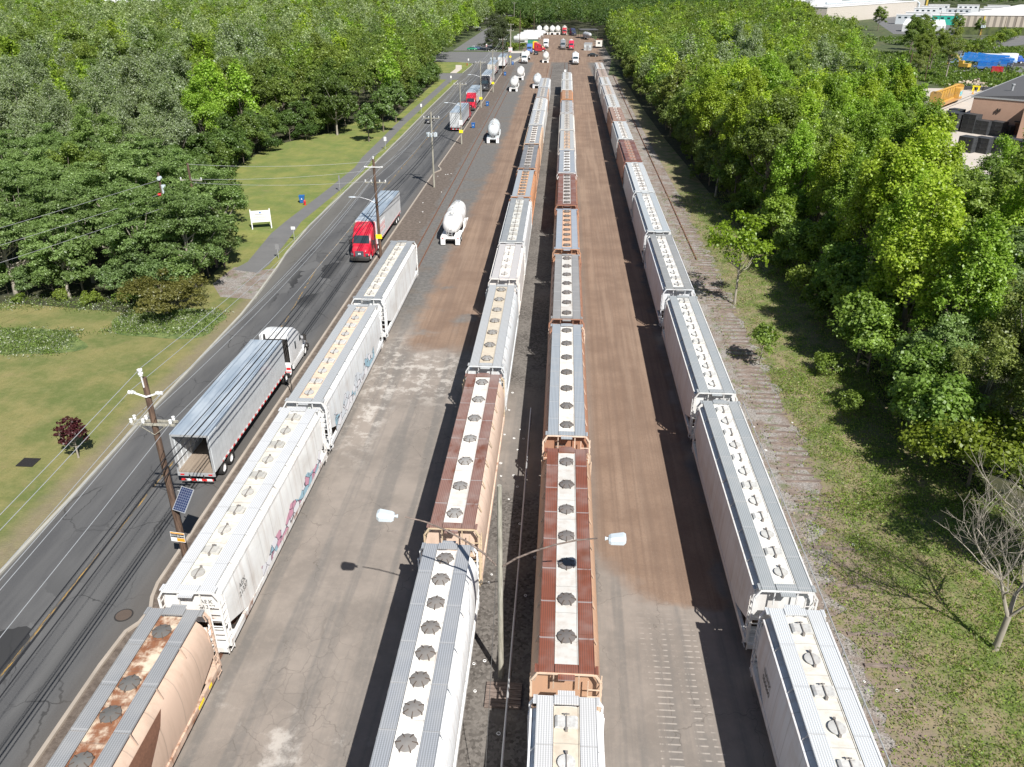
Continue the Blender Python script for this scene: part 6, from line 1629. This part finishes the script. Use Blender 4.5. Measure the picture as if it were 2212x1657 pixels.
# ------------------------------------------------------------------ trees
def leaves_mesh(name, pts, nrm, size, mat, asp=0.75, attr=None, rg=rng):
    """small four-cornered leaf clusters at pts, facing nrm"""
    n = len(pts)
    t = rg.normal(size=(n, 3)); nn = nrm / np.linalg.norm(nrm, axis=1, keepdims=True)
    u = np.cross(nn, t); u /= np.linalg.norm(u, axis=1, keepdims=True) + 1e-9
    v = np.cross(nn, u)
    s = (size * rg.uniform(0.6, 1.35, size=(n, 1)))
    bend = nn * s * 0.18
    V = np.stack([pts - u * s * 0.5, pts - v * s * 0.5 * asp + bend, pts + u * s * 0.5, pts + v * s * 0.5 * asp + bend], 1).reshape(-1, 3)
    me = bpy.data.meshes.new(name)
    me.vertices.add(4 * n); me.vertices.foreach_set('co', V.astype(np.float32).ravel())
    me.loops.add(4 * n); me.loops.foreach_set('vertex_index', np.arange(4 * n, dtype=np.int32))
    me.polygons.add(n); me.polygons.foreach_set('loop_start', np.arange(0, 4 * n, 4, dtype=np.int32))
    me.polygons.foreach_set('loop_total', np.full(n, 4, dtype=np.int32)) if False else None
    me.update(calc_edges=True)
    if attr is not None:
        at = me.attributes.new('tint', 'FLOAT_COLOR', 'FACE')
        at.data.foreach_set('color', np.concatenate([attr, np.ones((n, 1))], 1).astype(np.float32).ravel())
    me.materials.append(mat)
    return me
def crown_points(kind, H, Rr, n, rg):
    """leaf positions and facing for one crown; returns pts, normals and lobe centres"""
    P = []; N = []; lob = []
    if kind == 'round': zc, rz, k, lr = 0.51 * H, 0.49 * H, 48, 0.27
    elif kind == 'tall': zc, rz, k, lr = 0.5 * H, 0.5 * H, 50, 0.28
    elif kind == 'open': zc, rz, k, lr = 0.57 * H, 0.43 * H, 34, 0.26
    elif kind == 'layer': zc, rz, k, lr = 0.52 * H, 0.48 * H, 44, 0.28
    elif kind == 'egg': zc, rz, k, lr = 0.54 * H, 0.45 * H, 30, 0.34
    elif kind == 'bush': zc, rz, k, lr = 0.5 * H, 0.46 * H, 16, 0.40
    elif kind == 'spread': zc, rz, k, lr = 0.45 * H, 0.42 * H, 30, 0.28
    elif kind == 'cone': zc, rz, k, lr = 0.52 * H, 0.48 * H, 46, 0.30
    for i in range(k):
        d = rg.normal(size=3); d /= np.linalg.norm(d)
        if d[2] < -0.45: d[2] = -d[2] * rg.uniform(0, 1); d /= np.linalg.norm(d)
        f = rg.uniform(0.55, 0.86) if i > k * 0.15 else rg.uniform(0.1, 0.5)
        c = np.array([d[0] * Rr * f, d[1] * Rr * f, zc + d[2] * rz * f])
        if kind == 'tall' or kind == 'egg':
            w = 1.0 - (0.6 if kind == 'tall' else 0.45) * max(0, (c[2] - 0.35 * H) / (0.65 * H)); c[0] *= w; c[1] *= w
        if kind == 'cone':
            c[2] = H * (0.1 + 0.86 * rg.random() ** 1.25); w = max(0.10, 1.05 - (c[2] - 0.08 * H) / (0.95 * H)); rr_ = rg.uniform(0.5, 0.95) * Rr * w; a = rg.uniform(0, 6.283); c[0] = rr_ * math.cos(a); c[1] = rr_ * math.sin(a)
        r = lr * Rr * rg.uniform(0.7, 1.25)
        lob.append((c, r))
    sub = []
    for c, r in lob:
        ns = 5 if kind not in ('bush', 'spread') else 4
        for _ in range(ns):
            d = rg.normal(size=3); d /= np.linalg.norm(d)
            if d[2] < -0.3: d[2] *= -0.6
            st = 1.0 if kind not in ('layer', 'spread') else 0.55
            q = c + d * r * rg.uniform(0.45, 1.05) * np.array([1, 1, st])
            if kind == 'tall' and d[2] > 0.45: q[2] += r * rg.uniform(0.1, 0.75)
            sub.append((q, r * rg.uniform(0.30, 0.62)))
    tot = sum(r * r for _, r in sub)
    for c, r in sub:
        m = max(3, int(n * r * r / tot))
        d = rg.normal(size=(m, 3)); d /= np.linalg.norm(d, axis=1, keepdims=True)
        flip = (d[:, 2] < -0.2) & (rg.random(m) < 0.6); d[flip, 2] *= -1
        sq = 0.55 if kind in ('layer', 'spread') else 0.7 if kind == 'cone' else 1.0
        rad = r * (0.35 + 0.75 * rg.random((m, 1)) ** 0.8)
        stray = rg.random(m) < 0.08; rad[stray] *= 1.5
        p = c + d * rad * np.array([1.08, 1.08, sq * (1.45 if kind == 'tall' else 1.0)])
        p[:, 2] = np.maximum(p[:, 2], 0.02 * H)
        out = c - np.array([0, 0, zc]); out = out / (np.linalg.norm(out) + 1e-6)
        nr = d * 0.45 + out * 0.5 + np.array([0, 0, 0.6]) + rg.normal(size=(m, 3)) * 0.75
        P.append(p); N.append(nr)
    return np.concatenate(P), np.concatenate(N), lob
def trunk_mesh(H, Rr, lob, rad, mat, rg, nl=12):
    b = MB()
    top = 0.72 * H
    lean = rg.normal(size=2) * 0.03 * H
    pts = [(lean[0] * f * f, lean[1] * f * f, top * f - 0.1) for f in (0, 0.12, 0.35, 0.65, 1)]
    b.tube(pts, [rad * 1.35, rad, rad * 0.85, rad * 0.55, rad * 0.15], 8)
    for c, r in lob[:: max(1, len(lob) // nl)]:
        z0 = min(c[2] * 0.62, top * 0.9); f = z0 / top
        s = Vector((lean[0] * f * f, lean[1] * f * f, z0)); e = Vector(c)
        mid = s.lerp(e, 0.5) + Vector((0, 0, -0.05 * H))
        r0 = rad * 0.45
        b.tube([s, mid, e], [r0, r0 * 0.6, r0 * 0.2], 5)
    return b.mesh('trunk', M[mat], 60)
PROTO = {}
def tree_mesh(kind, H, Rr, n, size, seed, mat='bark', trad=0.22, asp=0.75):
    rg = np.random.default_rng(seed)
    P, N, lob = crown_points(kind, H, Rr, n, rg)
    cm = leaves_mesh('crown', P, N, size, M['leaf'], asp, rg=rg)
    return cm, trunk_mesh(H, Rr, lob, trad, mat, rg)
def place_tree(meshes, loc, sc, rz, color, label, group, name='broadleaf_tree', cat='tree', sz=None):
    t = thing(name, label, cat, loc, rz, group)
    t.scale = (sc, sc, sz or sc)
    link('trunk', meshes[1], t)
    link('crown', meshes[0], t, color)
    return t
def in_poly(x, y, P):
    c = False; j = len(P) - 1
    for i in range(len(P)):
        if (P[i][1] > y) != (P[j][1] > y) and x < (P[j][0] - P[i][0]) * (y - P[i][1]) / (P[j][1] - P[i][1]) + P[i][0]: c = not c
        j = i
    return c
def poisson(P, dist, rnd, jmax=200000, avoid=()):
    xs = [p[0] for p in P]; ys = [p[1] for p in P]; cell = {}; out = []
    area = (max(xs) - min(xs)) * (max(ys) - min(ys))
    for _ in range(int(min(jmax, area / (dist * dist) * 9))):
        x = rnd.uniform(min(xs), max(xs)); y = rnd.uniform(min(ys), max(ys))
        if not in_poly(x, y, P): continue
        i, j = int(x // dist), int(y // dist); ok = True
        for a in (-1, 0, 1):
            for b in (-1, 0, 1):
                for q in cell.get((i + a, j + b), ()):
                    if (q[0] - x) ** 2 + (q[1] - y) ** 2 < dist * dist: ok = False
        if ok: cell.setdefault((i, j), []).append((x, y)); out.append((x, y))
    return out
CAMI = Matrix.LocRotScale(cam.location, cam.rotation_euler, None).inverted()
def proj(x, y, z):
    v = CAMI @ Vector((x, y, z))
    if v.z > -1: return None
    f = 1720.0 / 2212.0
    return (v.x / -v.z * f, v.y / -v.z * f, -v.z)
def seen(x, y, h, m=6):
    for z in (0, h):
        p = proj(x, y, z)
        if p and abs(p[0]) < 0.5 + 0.78 * m / p[2] and abs(p[1]) < 0.375 + 0.78 * m / p[2]: return True
    return False
def build_trees():
    rnd = random.Random(11)
    kinds = {
        'maple': ('round', 15, 4.4, 22000, 0.25), 'bright': ('tall', 16, 3.7, 20000, 0.235), 'poplar': ('tall', 17, 4.6, 24000, 0.24),
        'locust': ('layer', 13, 4.3, 20000, 0.22), 'oak': ('round', 16, 4.8, 24000, 0.25), 'thin': ('open', 14, 4.0, 11000, 0.23)}
    HI = {}; LO = {}
    for i, (k, (kd, H, r, n, s)) in enumerate(kinds.items()):
        HI[k] = [tree_mesh(kd, H, r, n, s, 100 + i * 10 + j, 'pale_bark' if k in ('poplar', 'thin', 'locust') else 'bark', 0.24) for j in range(3)]
        LO[k] = [tree_mesh(kd, H, r, 5200, s * 1.75, 300 + i * 10 + j, 'bark', 0.24) for j in range(2)]
    # colours: linear base colours, alpha below 1 gives pale leaf undersides
    CO = {'maple': [(0.165, 0.229, 0.054), (0.139, 0.203, 0.054), (0.185, 0.248, 0.054)], 'bright': [(0.244, 0.343, 0.042), (0.284, 0.368, 0.042), (0.205, 0.311, 0.042)], 'poplar': [(0.198, 0.254, 0.102), (0.178, 0.235, 0.096)],
          'locust': [(0.156, 0.231, 0.074), (0.174, 0.249, 0.082)], 'oak': [(0.119, 0.178, 0.041), (0.145, 0.197, 0.041), (0.172, 0.222, 0.043)], 'thin': [(0.191, 0.229, 0.060), (0.218, 0.260, 0.060)]}
    AL = {'maple': 1.0, 'bright': 1.0, 'poplar': 0.52, 'locust': 1.0, 'oak': 1.0, 'thin': 1.0}
    FRONT = [(-40, 79), (-46, 77), (-56, 78), (-80, 82), (-145, 84), (-145, 116), (-62, 118), (-53, 110), (-46, 101), (-42, 95), (-40.2, 88)]
    LEFT = [(-62, 126), (-140, 120), (-450, 300), (-450, 1080), (-52, 1080), (-53, 396), (-47, 345), (-46, 300), (-45, 300), (-42.5, 282), (-44.5, 283), (-42.8, 205), (-52, 199), (-54, 183), (-62, 168)]
    BACK = [(-56, 650), (-34, 612), (-26, 570), (-16, 524), (14, 530), (24, 470), (60, 560), (120, 640), (190, 800), (240, 1080), (-56, 1080)]
    RIGHT = [(29, 12), (31, 46), (29, 62), (31.5, 84), (28.5, 100), (26.5, 120), (24.5, 178), (23, 226), (22, 330), (23, 440), (26, 470), (60, 560), (190, 800), (168, 640), (160, 500), (128, 400), (100, 300), (80, 232), (68, 190), (61, 140), (56, 60), (60, 12)]
    FARR = [(240, 1080), (250, 960), (400, 960), (900, 940), (900, 1250), (240, 1250)]
    cand = []
    # the industrial yards stay in sight beyond the lower edge of the wood
    OPEN = [(3700, -50), (3690, 120), (3672, 180), (3672, 320), (3720, 400), (3775, 470), (3800, 545), (3900, 585), (4200, 560), (4200, -50)]
    OPEN2 = [(3250, -80), (3250, 50), (3480, 62), (3560, 40), (3590, -80)]
    def blocks(x, y, h, r):
        for dx, z in ((0, h), (r * 0.8, h * 0.6)):
            p = proj(x + dx, y, z)
            if p is None: continue
            px, py = 2048 + p[0] * 4096, 1534 - p[1] * 4096
            if in_poly(px, py, OPEN) or in_poly(px, py, OPEN2): return True
        return False
    def add(pts, choose, region, lo, hi):
        for x, y in pts:
            k = choose(x, y); h = rnd.uniform(lo, hi)
            if not seen(x, y, kinds[k][1] * h): continue
            if region == 'right' and 60 < y < 160 and x < 60: h *= 1.12
            if region == 'right' and blocks(x, y, kinds[k][1] * h, kinds[k][2] * h): continue
            p = proj(x, y, 8)
            cand.append(((kinds[k][2] * h * 2) / p[2], x, y, k, h, region))
    add(poisson(FRONT, 4.3, rnd), lambda x, y: 'locust' if rnd.random() < 0.85 else 'maple', 'front', 0.8, 1.02)
    def ch_left(x, y):
        r = rnd.random()
        if x > -75 and y > 165 and y < 300: return 'maple' if r < 0.55 else 'oak' if r < 0.85 else 'bright'
        d = (x + 72) ** 2 / 900 + (y - 150) ** 2 / 900
        if d < 1.1: return 'poplar' if r < 0.72 else 'bright'
        return 'poplar' if r < 0.24 else 'bright' if r < 0.42 else 'oak' if r < 0.72 else 'maple'
    add(poisson(LEFT, 6.2, rnd), ch_left, 'left', 0.8, 1.15)
    def ch_right(x, y):
        r = rnd.random()
        if y < 70: return 'thin' if r < 0.3 else 'locust' if r < 0.55 else 'bright'
        if x < 30 and y < 230: return 'thin' if r < 0.35 else 'oak' if r < 0.6 else 'bright'
        if y < 200: return 'bright' if r < 0.72 else 'maple'
        if y > 260: return 'oak' if r < 0.5 else 'maple' if r < 0.8 else 'bright'
        return 'bright' if r < 0.42 else 'maple' if r < 0.8 else 'poplar'
    add(poisson(RIGHT, 4.6, rnd), ch_right, 'right', 0.72, 1.1)
    add(poisson(BACK, 7.6, rnd), lambda x, y: 'oak' if rnd.random() < 0.6 else 'maple', 'back', 0.85, 1.2)
    add(poisson(FARR, 11.5, rnd), lambda x, y: 'oak' if rnd.random() < 0.6 else 'maple', 'farr', 0.9, 1.2)
    cand.sort(key=lambda c: -c[0])
    names = {'maple': 'mid green round leafy tree', 'bright': 'bright yellow green leafy tree', 'poplar': 'silvery grey green poplar tree', 'locust': 'feathery layered green locust tree', 'oak': 'dark green broad leafy tree', 'thin': 'thin open crowned pale green tree'}
    where = {'front': 'in the clump beside the near lawn', 'left': 'in the large wood beyond the road and lawn', 'right': 'in the wood beside the gravel and lifted track', 'back': 'in the wood closing the end of the yard', 'farr': 'in the far wood behind the sheds'}
    far = []; cnt = 0
    for s_, x, y, k, h, reg in cand:
        if cnt < 285:
            hi = s_ > 0.052
            me = rnd.choice(HI[k] if hi else LO[k])
            c = rnd.choice(CO[k]); q = rnd.uniform(0.82, 1.2)
            lab = names[k] + ' ' + where[reg]
            place_tree(me, (x, y, -0.05), h, rnd.uniform(0, 6.28), tuple(v * q for v in c) + (AL[k],), lab, names[k] + 's ' + where[reg], 'poplar_tree' if k == 'poplar' else 'locust_tree' if k == 'locust' else 'broadleaf_tree', sz=h * rnd.uniform(0.92, 1.1))
            cnt += 1
        else: far.append((s_, x, y, k, h, reg))
    # everything beyond: one mass of crowns
    P = []; N = []; Cc = []; SZ = []
    base = {}
    for k, (kd, H, r, n, s) in kinds.items():
        base[k] = [[crown_points(kd, H, r, m, np.random.default_rng(500 + j * 7 + m))[:2] for j in range(3)] for m in (1500, 620, 260)]
    for s_, x, y, k, h, reg in far:
        lv = 0 if s_ > 0.030 else 1 if s_ > 0.016 else 2
        p, n = rnd.choice(base[k][lv]); a = rnd.uniform(0, 6.28); ca, sa = math.cos(a), math.sin(a)
        rot = np.array([[ca, sa, 0], [-sa, ca, 0], [0, 0, 1]])
        P.append((p @ rot) * h + np.array([x, y, 0])); N.append(n @ rot)
        c = np.array(rnd.choice(CO[k])) * rnd.uniform(0.8, 1.2)
        if k == 'poplar': c = c * np.array([1.4, 1.3, 1.6])
        if reg in ('back', 'farr'): c = c * np.array([0.62, 0.70, 0.85])  # far crowns darker and bluer, deep shade put into the tint
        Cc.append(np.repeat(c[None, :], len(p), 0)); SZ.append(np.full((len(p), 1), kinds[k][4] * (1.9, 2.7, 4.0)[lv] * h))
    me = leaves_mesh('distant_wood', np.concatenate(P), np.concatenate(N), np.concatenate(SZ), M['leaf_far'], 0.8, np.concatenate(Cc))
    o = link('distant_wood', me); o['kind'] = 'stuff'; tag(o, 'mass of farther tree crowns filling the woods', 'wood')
    print('TREES', cnt, 'far', len(far), 'leaf faces', len(me.polygons))
    # single trees
    egg = tree_mesh('egg', 7.6, 2.5, 5200, 0.32, 41, 'bark', 0.12)
    for (x, y, s, lab) in ((-40.9, 171.4, 1.0, 'round young street tree nearest the lone trunked tree, bright against the lawn'), (-40.3, 183.6, 1.15, 'round young street tree in the middle of the three by the path'), (-39.9, 196.3, 1.25, 'round young street tree, farthest of the three by the path')):
        place_tree(egg, (x, y, 0), s, rnd.uniform(0, 6), (0.13, 0.20, 0.055, 0.9), lab, 'young street trees by the path', 'street_tree')
    tall = tree_mesh('round', 13.5, 4.9, 8500, 0.4, 43, 'pale_bark', 0.22)
    place_tree(tall, (-49.6, 178.6, 0), 0.95, 1, (0.085, 0.125, 0.03, 0.98), 'lone tree with visible trunk standing at the back of the lawn', None)
    pm = tree_mesh('layer', 3.4, 1.15, 2600, 0.16, 44, 'pale_bark', 0.07)
    place_tree(pm, (-34.75, 47.4, 0), 1.0, 2, (0.075, 0.018, 0.022, 1), 'small purple leaved maple alone on the near lawn', None, 'purple_maple')
    ced = tree_mesh('spread', 5.2, 4.4, 9500, 0.24, 45, 'bark', 0.2, 0.5)
    place_tree(ced, (-40.6, 74.6, -0.2), 1.0, 2, (0.15, 0.145, 0.04, 1), 'broad low olive brown cedar bush at the corner of the near lawn', None, 'cedar_bush')
    jun = tree_mesh('egg', 8.2, 3.0, 6500, 0.22, 46, 'bark', 0.15, 0.55)
    place_tree(jun, (-41.2, 89.5, 0), 1.0, 1, (0.10, 0.125, 0.04, 1), 'dull olive juniper between the locust clump and the footpath', None, 'juniper_tree')
    con = tree_mesh('cone', 14, 6.2, 12000, 0.36, 47, 'bark', 0.22, 0.5)
    for x, y, s, lab in ((-33.5, 400, 1.05, 'dark conifer nearest the green car at the far car park'), (-28.5, 405, 0.85, 'smaller dark conifer towards the white tanks'), (-31, 412, 0.95, 'dark conifer behind the other two by the far car park')):
        place_tree(con, (x, y, 0), s, rnd.uniform(0, 6), (0.085, 0.105, 0.05, 1), lab, 'conifers by the far car park', 'conifer')
    # young trees by the ties
    yt = tree_mesh('open', 10.5, 3.7, 2100, 0.34, 48, 'pale_bark', 0.13)
    place_tree(yt, (18.9, 81.2, 0), 1.0, 0.5, (0.17, 0.25, 0.02, 1), 'thin young tree with sparse bright leaves beside the ties', None, 'young_tree')
    yb = tree_mesh('egg', 4.6, 1.5, 1500, 0.26, 49, 'pale_bark', 0.05)
    place_tree(yb, (18.4, 66.2, 0), 1.0, 0.5, (0.17, 0.24, 0.045, 0.95), 'small pale green sapling beside the ties', None, 'young_tree')
    bb = tree_mesh('bush', 5.6, 4.2, 8500, 0.26, 50, 'bark', 0.12)
    place_tree(bb, (28.6, 47.5, -0.3), 1.0, 2.0, (0.17, 0.215, 0.025, 1), 'large rounded yellow green bush in front of the wood by the bare tree', None, 'large_bush', 'bush')
    # bare tree
    def bare(label, loc, H, seed, mat='pale_bark', leaf=0, rad=0.24):
        r2 = random.Random(seed); b = MB(); tips = []
        def grow(p, d, L, r, lv):
            pts = [p]; q = p; dd = d
            for i in range(3):
                dd = (dd + Vector((r2.uniform(-.22, .22), r2.uniform(-.22, .22), r2.uniform(-.04, .16)))).normalized(); q = q + dd * L / 3; pts.append(q)
            b.tube(pts, [r, r * 0.85, r * 0.68, r * 0.5], 6 if lv < 2 else 4)
            if lv >= 4: tips.append(q); return
            if lv == 3: tips.append(q)
            for k in range((5, 4, 4, 4)[lv]):
                s = pts[r2.choice((1, 2, 3))] if k else pts[3]
                nd = (dd * 0.75 + Vector((r2.uniform(-1, 1), r2.uniform(-1, 1), r2.uniform(-0.25, 0.7))) * 0.85).normalized()
                grow(s, nd, L * r2.uniform(0.55, 0.78), r * 0.52, lv + 1)
        b.tube([(0, 0, -0.2), (0.03, 0, H * 0.08), (0.08, 0.03, H * 0.2)], [rad * 1.3, rad * 1.05, rad], 8)
        for k in range(3): grow(Vector((0.08, 0.03, H * 0.19)), Vector((r2.uniform(-.45, .45), r2.uniform(-.45, .45), 1)).normalized(), H * 0.32, rad * (0.8 - 0.12 * k), 0)
        t = thing('bare_tree', label, 'tree', loc, 0, None)
        b.obj('trunk', M[mat], t, smooth=60)
        if leaf:
            pp = np.array([tuple(q + Vector((r2.gauss(0, .25), r2.gauss(0, .25), r2.gauss(0, .25)))) for q in tips for _ in range(leaf)])
            if len(pp): link('crown', leaves_mesh('crown', pp, rng.normal(size=pp.shape) + np.array([0, 0, .6]), 0.22, M['leaf']), t, (0.15, 0.2, 0.04, 1))
    bare('leafless grey tree with many fine branches in the weeds by the nearest cars', (23.4, 32.3, 0), 11.5, 5, leaf=0, rad=0.15)
    bare('half bare grey tree just behind the leafless one', (27.6, 36.8, 0), 11.0, 6, leaf=5)
    for i, (x, y, h, lf) in enumerate(((24.5, 128, 9, 4), (25.0, 150, 8, 3), (33, 71, 9, 3), (36, 58, 9, 4))):
        bare(('half bare bush tree with pinkish twigs at the wood edge by the brown car', 'thin twiggy tree at the wood edge farther up the gravel', 'twiggy half bare tree among bright maples', 'twiggy half bare tree behind the large rounded bush')[i], (x, y, 0), h, 20 + i, leaf=lf, rad=0.16)
    # bushes at the edges of the woods
    bm = [tree_mesh('bush', 3.2, 2.2, 2600, 0.25, 60 + j, 'bark', 0.08) for j in range(3)]
    def bushes(pts, g, lab, cols, s0, s1):
        for x, y in pts:
            c = rnd.choice(cols); place_tree(rnd.choice(bm), (x, y, -0.25), rnd.uniform(s0, s1), rnd.uniform(0, 6), c + (1,), lab, g, 'shrub', 'shrub')
    G1 = [(0.150, 0.210, 0.035), (0.112, 0.168, 0.028), (0.195, 0.252, 0.042)]
    bushes([(rnd.uniform(24, 29), y + rnd.uniform(-2, 2)) for y in range(58, 300, 7)], 'shrubs along the edge of the wood by the gravel', 'leafy shrub at the edge of the wood by the gravel', G1, 0.6, 1.25)
    bushes([(x, 76.5 + rnd.uniform(-1.5, 1.5) + (abs(x + 48) * 0.08)) for x in range(-66, -44, 4)], 'shrubs under the locust trees', 'low shrub under the locust trees at the near lawn', G1, 0.35, 0.7)
    bushes([(rnd.uniform(-46, -42), y) for y in range(182, 282, 8)] + [(-60 + rnd.uniform(-2, 2), y) for y in range(128, 168, 8)] + [(-53 + rnd.uniform(-2, 2), y) for y in (172, 178, 186, 192)], 'shrubs where the big wood meets the lawn', 'dark shrub where the big wood meets the lawn', [(0.068, 0.119, 0.028), (0.090, 0.140, 0.028)], 0.8, 1.5)
    bushes([(178 + i * 5.2, 390 + i * 7.8 + rnd.uniform(-3, 3)) for i in range(14)], 'shrubs along the access road', 'round shrub in the hedge along the access road', G1, 1.3, 2.0)
    bushes([(-24 + rnd.uniform(-2, 5), 396 + rnd.uniform(0, 18)) for i in range(6)], 'shrubs in front of the crosswise tanks', 'shrub in the weedy corner before the crosswise tanks', G1, 0.7, 1.3)
    bushes([(rnd.uniform(-45, -20), rnd.uniform(535, 600)) for i in range(18)], 'shrubs behind the crosswise tanks', 'shrub on the rough ground behind the crosswise tanks', G1, 1.2, 2.4)
    for x, y, k, h, lab in ((127, 313, 'oak', 0.85, 'dark tree beside the leaning brown pole'), (113, 280, 'thin', 0.75, 'loose tree behind the yellow railcar'), (129.5, 297, 'thin', 1.0, 'loose leaning tree between wood and machine yard'), (134, 322, 'oak', 0.95, 'dark tree behind the loose leaning one'), (176, 404, 'thin', 0.9, 'pale tree beside the access road bend'), (150, 385, 'maple', 1.0, 'round tree in the rough ground behind the lifts'), (163, 412, 'oak', 1.0, 'dark tree in the rough ground towards the tent'), (172, 440, 'maple', 1.0, 'tall round tree in the rough ground towards the tent'), (187, 462, 'maple', 0.9, 'round tree nearest the tent in the rough ground'), (143, 352, 'thin', 0.8, 'loose tree behind the yellow excavator'), (218, 500, 'maple', 0.85, 'round tree in front of the ribbed shed'), (229, 497, 'maple', 0.7, 'smaller round tree in front of the ribbed shed'), (150, 372, 'maple', 0.9, 'round tree at the wood corner by the access road'), (196, 560, 'maple', 1.0, 'tree hiding the near end of the depot'), (268, 470, 'oak', 0.7, 'dark tree beside the loading ramp'), (278, 484, 'oak', 0.7, 'dark tree behind the loading ramp')):
        place_tree(rnd.choice(HI[k]), (x, y, 0), h, rnd.uniform(0, 6), rnd.choice(CO[k]) + (1,), lab, 'trees around the industrial yards')
    um = [tree_mesh('egg', 7.0, 2.6, 6500, 0.26, 80 + j, 'bark', 0.1) for j in range(4)]
    def edge(pts, g, lab, cols, s0, s1):
        for x, y in pts:
            c = rnd.choice(cols); q = rnd.uniform(0.85, 1.15); place_tree(rnd.choice(um), (x, y, -0.5), rnd.uniform(s0, s1), rnd.uniform(0, 6), tuple(v * q for v in c) + (1,), lab, g, 'understory_tree')
    G2 = [(0.181, 0.268, 0.046), (0.150, 0.232, 0.046), (0.219, 0.311, 0.046)]
    edge([(27.5 + rnd.uniform(-0.5, 2.5) + max(0, 50 - y) * 0.10, y + rnd.uniform(-1.2, 1.2)) for y in np.arange(50, 135, 3.4)], 'young trees on the sunny edge of the near wood', 'young leafy tree filling the edge of the near wood', G2, 0.8, 1.35)
    edge([(24.5 + rnd.uniform(-0.5, 2.0) - (y - 130) * 0.014, y + rnd.uniform(-1.5, 1.5)) for y in np.arange(136, 330, 5.5)], 'young trees on the far edge of the wood by the line', 'young dull green tree at the wood edge by the far cars', [(0.144, 0.189, 0.052), (0.175, 0.213, 0.057)], 0.9, 1.5)
    edge([(x + rnd.uniform(-.5, .5), 78.0 + rnd.uniform(-0.8, 1.2) + max(0, -x - 56) * 0.1) for x in np.arange(-74, -40, 3.2)] + [(-40.6 + rnd.uniform(-1, .5), y) for y in np.arange(80, 94, 3.2)], 'young locust trees at the front of the clump', 'young locust tree at the front of the clump by the near lawn', [(0.156, 0.226, 0.071), (0.144, 0.213, 0.075)], 0.6, 1.15)
    edge([(-60.5 + rnd.uniform(-1, 1.5), y) for y in np.arange(124, 168, 3.4)] + [(-60 + (y - 166) * 0.5 + rnd.uniform(-1, 1), y) for y in np.arange(168, 184, 3.2)] + [(-51 + rnd.uniform(-1, 1), y) for y in np.arange(184, 200, 3.2)] + [(-43.2 + rnd.uniform(-1.2, .8), y) for y in np.arange(200, 282, 4.2)] + [(x, 112 - (x + 53) * 0.9 + rnd.uniform(-1, 1)) for x in np.arange(-62, -44, 3)], 'young trees where the big wood meets the lawn', 'young dark leafy tree where the big wood meets the lawn', [(0.119, 0.183, 0.046), (0.144, 0.207, 0.046), (0.100, 0.159, 0.040)], 0.8, 1.4)
    # weeds and rough grass
    def tufts(name, regions, n, size, cols, label, seed, z=0.02, lift=0.10):
        rg = np.random.default_rng(seed); P = []; Cc = []
        w = [r[4] for r in regions]; w = np.array(w) / sum(w)
        for (x0, x1, y0, y1, _), f in zip(regions, w):
            m = int(n * f); k = m // 9
            cx = rg.uniform(x0, x1, k); cy = rg.uniform(y0, y1, k); sp = rg.uniform(0.15, 0.55, k)
            idx = rg.integers(0, k, m)
            P.append(np.stack([cx[idx] + rg.normal(size=m) * sp[idx], cy[idx] + rg.normal(size=m) * sp[idx], z + rg.random(m) * lift * (0.4 + 1.4 * sp[idx])], 1))
            ci = rg.integers(0, len(cols), k)[idx]; Cc.append(np.array(cols)[ci] * rg.uniform(0.75, 1.25, (m, 1)))
        P = np.concatenate(P); Cc = np.concatenate(Cc)
        nr = rg.normal(size=P.shape) * np.array([1, 1, 0.35]) + np.array([0, -0.15, 0.25])
        o = link(name, leaves_mesh(name, P, nr, size, M['leaf_far'], 0.4, Cc, rg)); o['kind'] = 'stuff'; tag(o, label, 'weeds')
    tufts('weeds', [(18.5, 30, 14, 46, 6), (16.0, 18.5, 14, 46, 0.7), (19.0, 30, 44, 66, 4), (18.7, 30, 60, 130, 5), (14.4, 19, 18, 130, 0.7)], 95000, 0.15, [(0.19, 0.28, 0.05), (0.16, 0.24, 0.045), (0.30, 0.26, 0.13), (0.22, 0.29, 0.07), (0.21, 0.28, 0.05)], 'weeds and dry grass on the verge beside the wood', 5, lift=0.35)
    tufts('rough_grass', [(-61, -46.5, 64, 70, 3), (-45, -34.5, 69.5, 76, 2.2), (-60, -44, 75, 79, 1)], 16000, 0.2, [(0.15, 0.22, 0.05), (0.19, 0.24, 0.08), (0.4, 0.42, 0.34), (0.14, 0.2, 0.045), (0.15, 0.22, 0.05)], 'rough flowering grass in the unmown beds of the near lawn', 6, lift=0.3)
    tufts('tall_grass', [(118, 165, 270, 312, 4), (120, 170, 312, 400, 3), (185, 230, 372, 430, 2), (165, 215, 400, 500, 2)], 34000, 0.9, [(0.12, 0.19, 0.03), (0.15, 0.21, 0.04), (0.10, 0.16, 0.03)], 'tall grass on the bank behind the rubble heap', 7, lift=0.9)
build_trees()
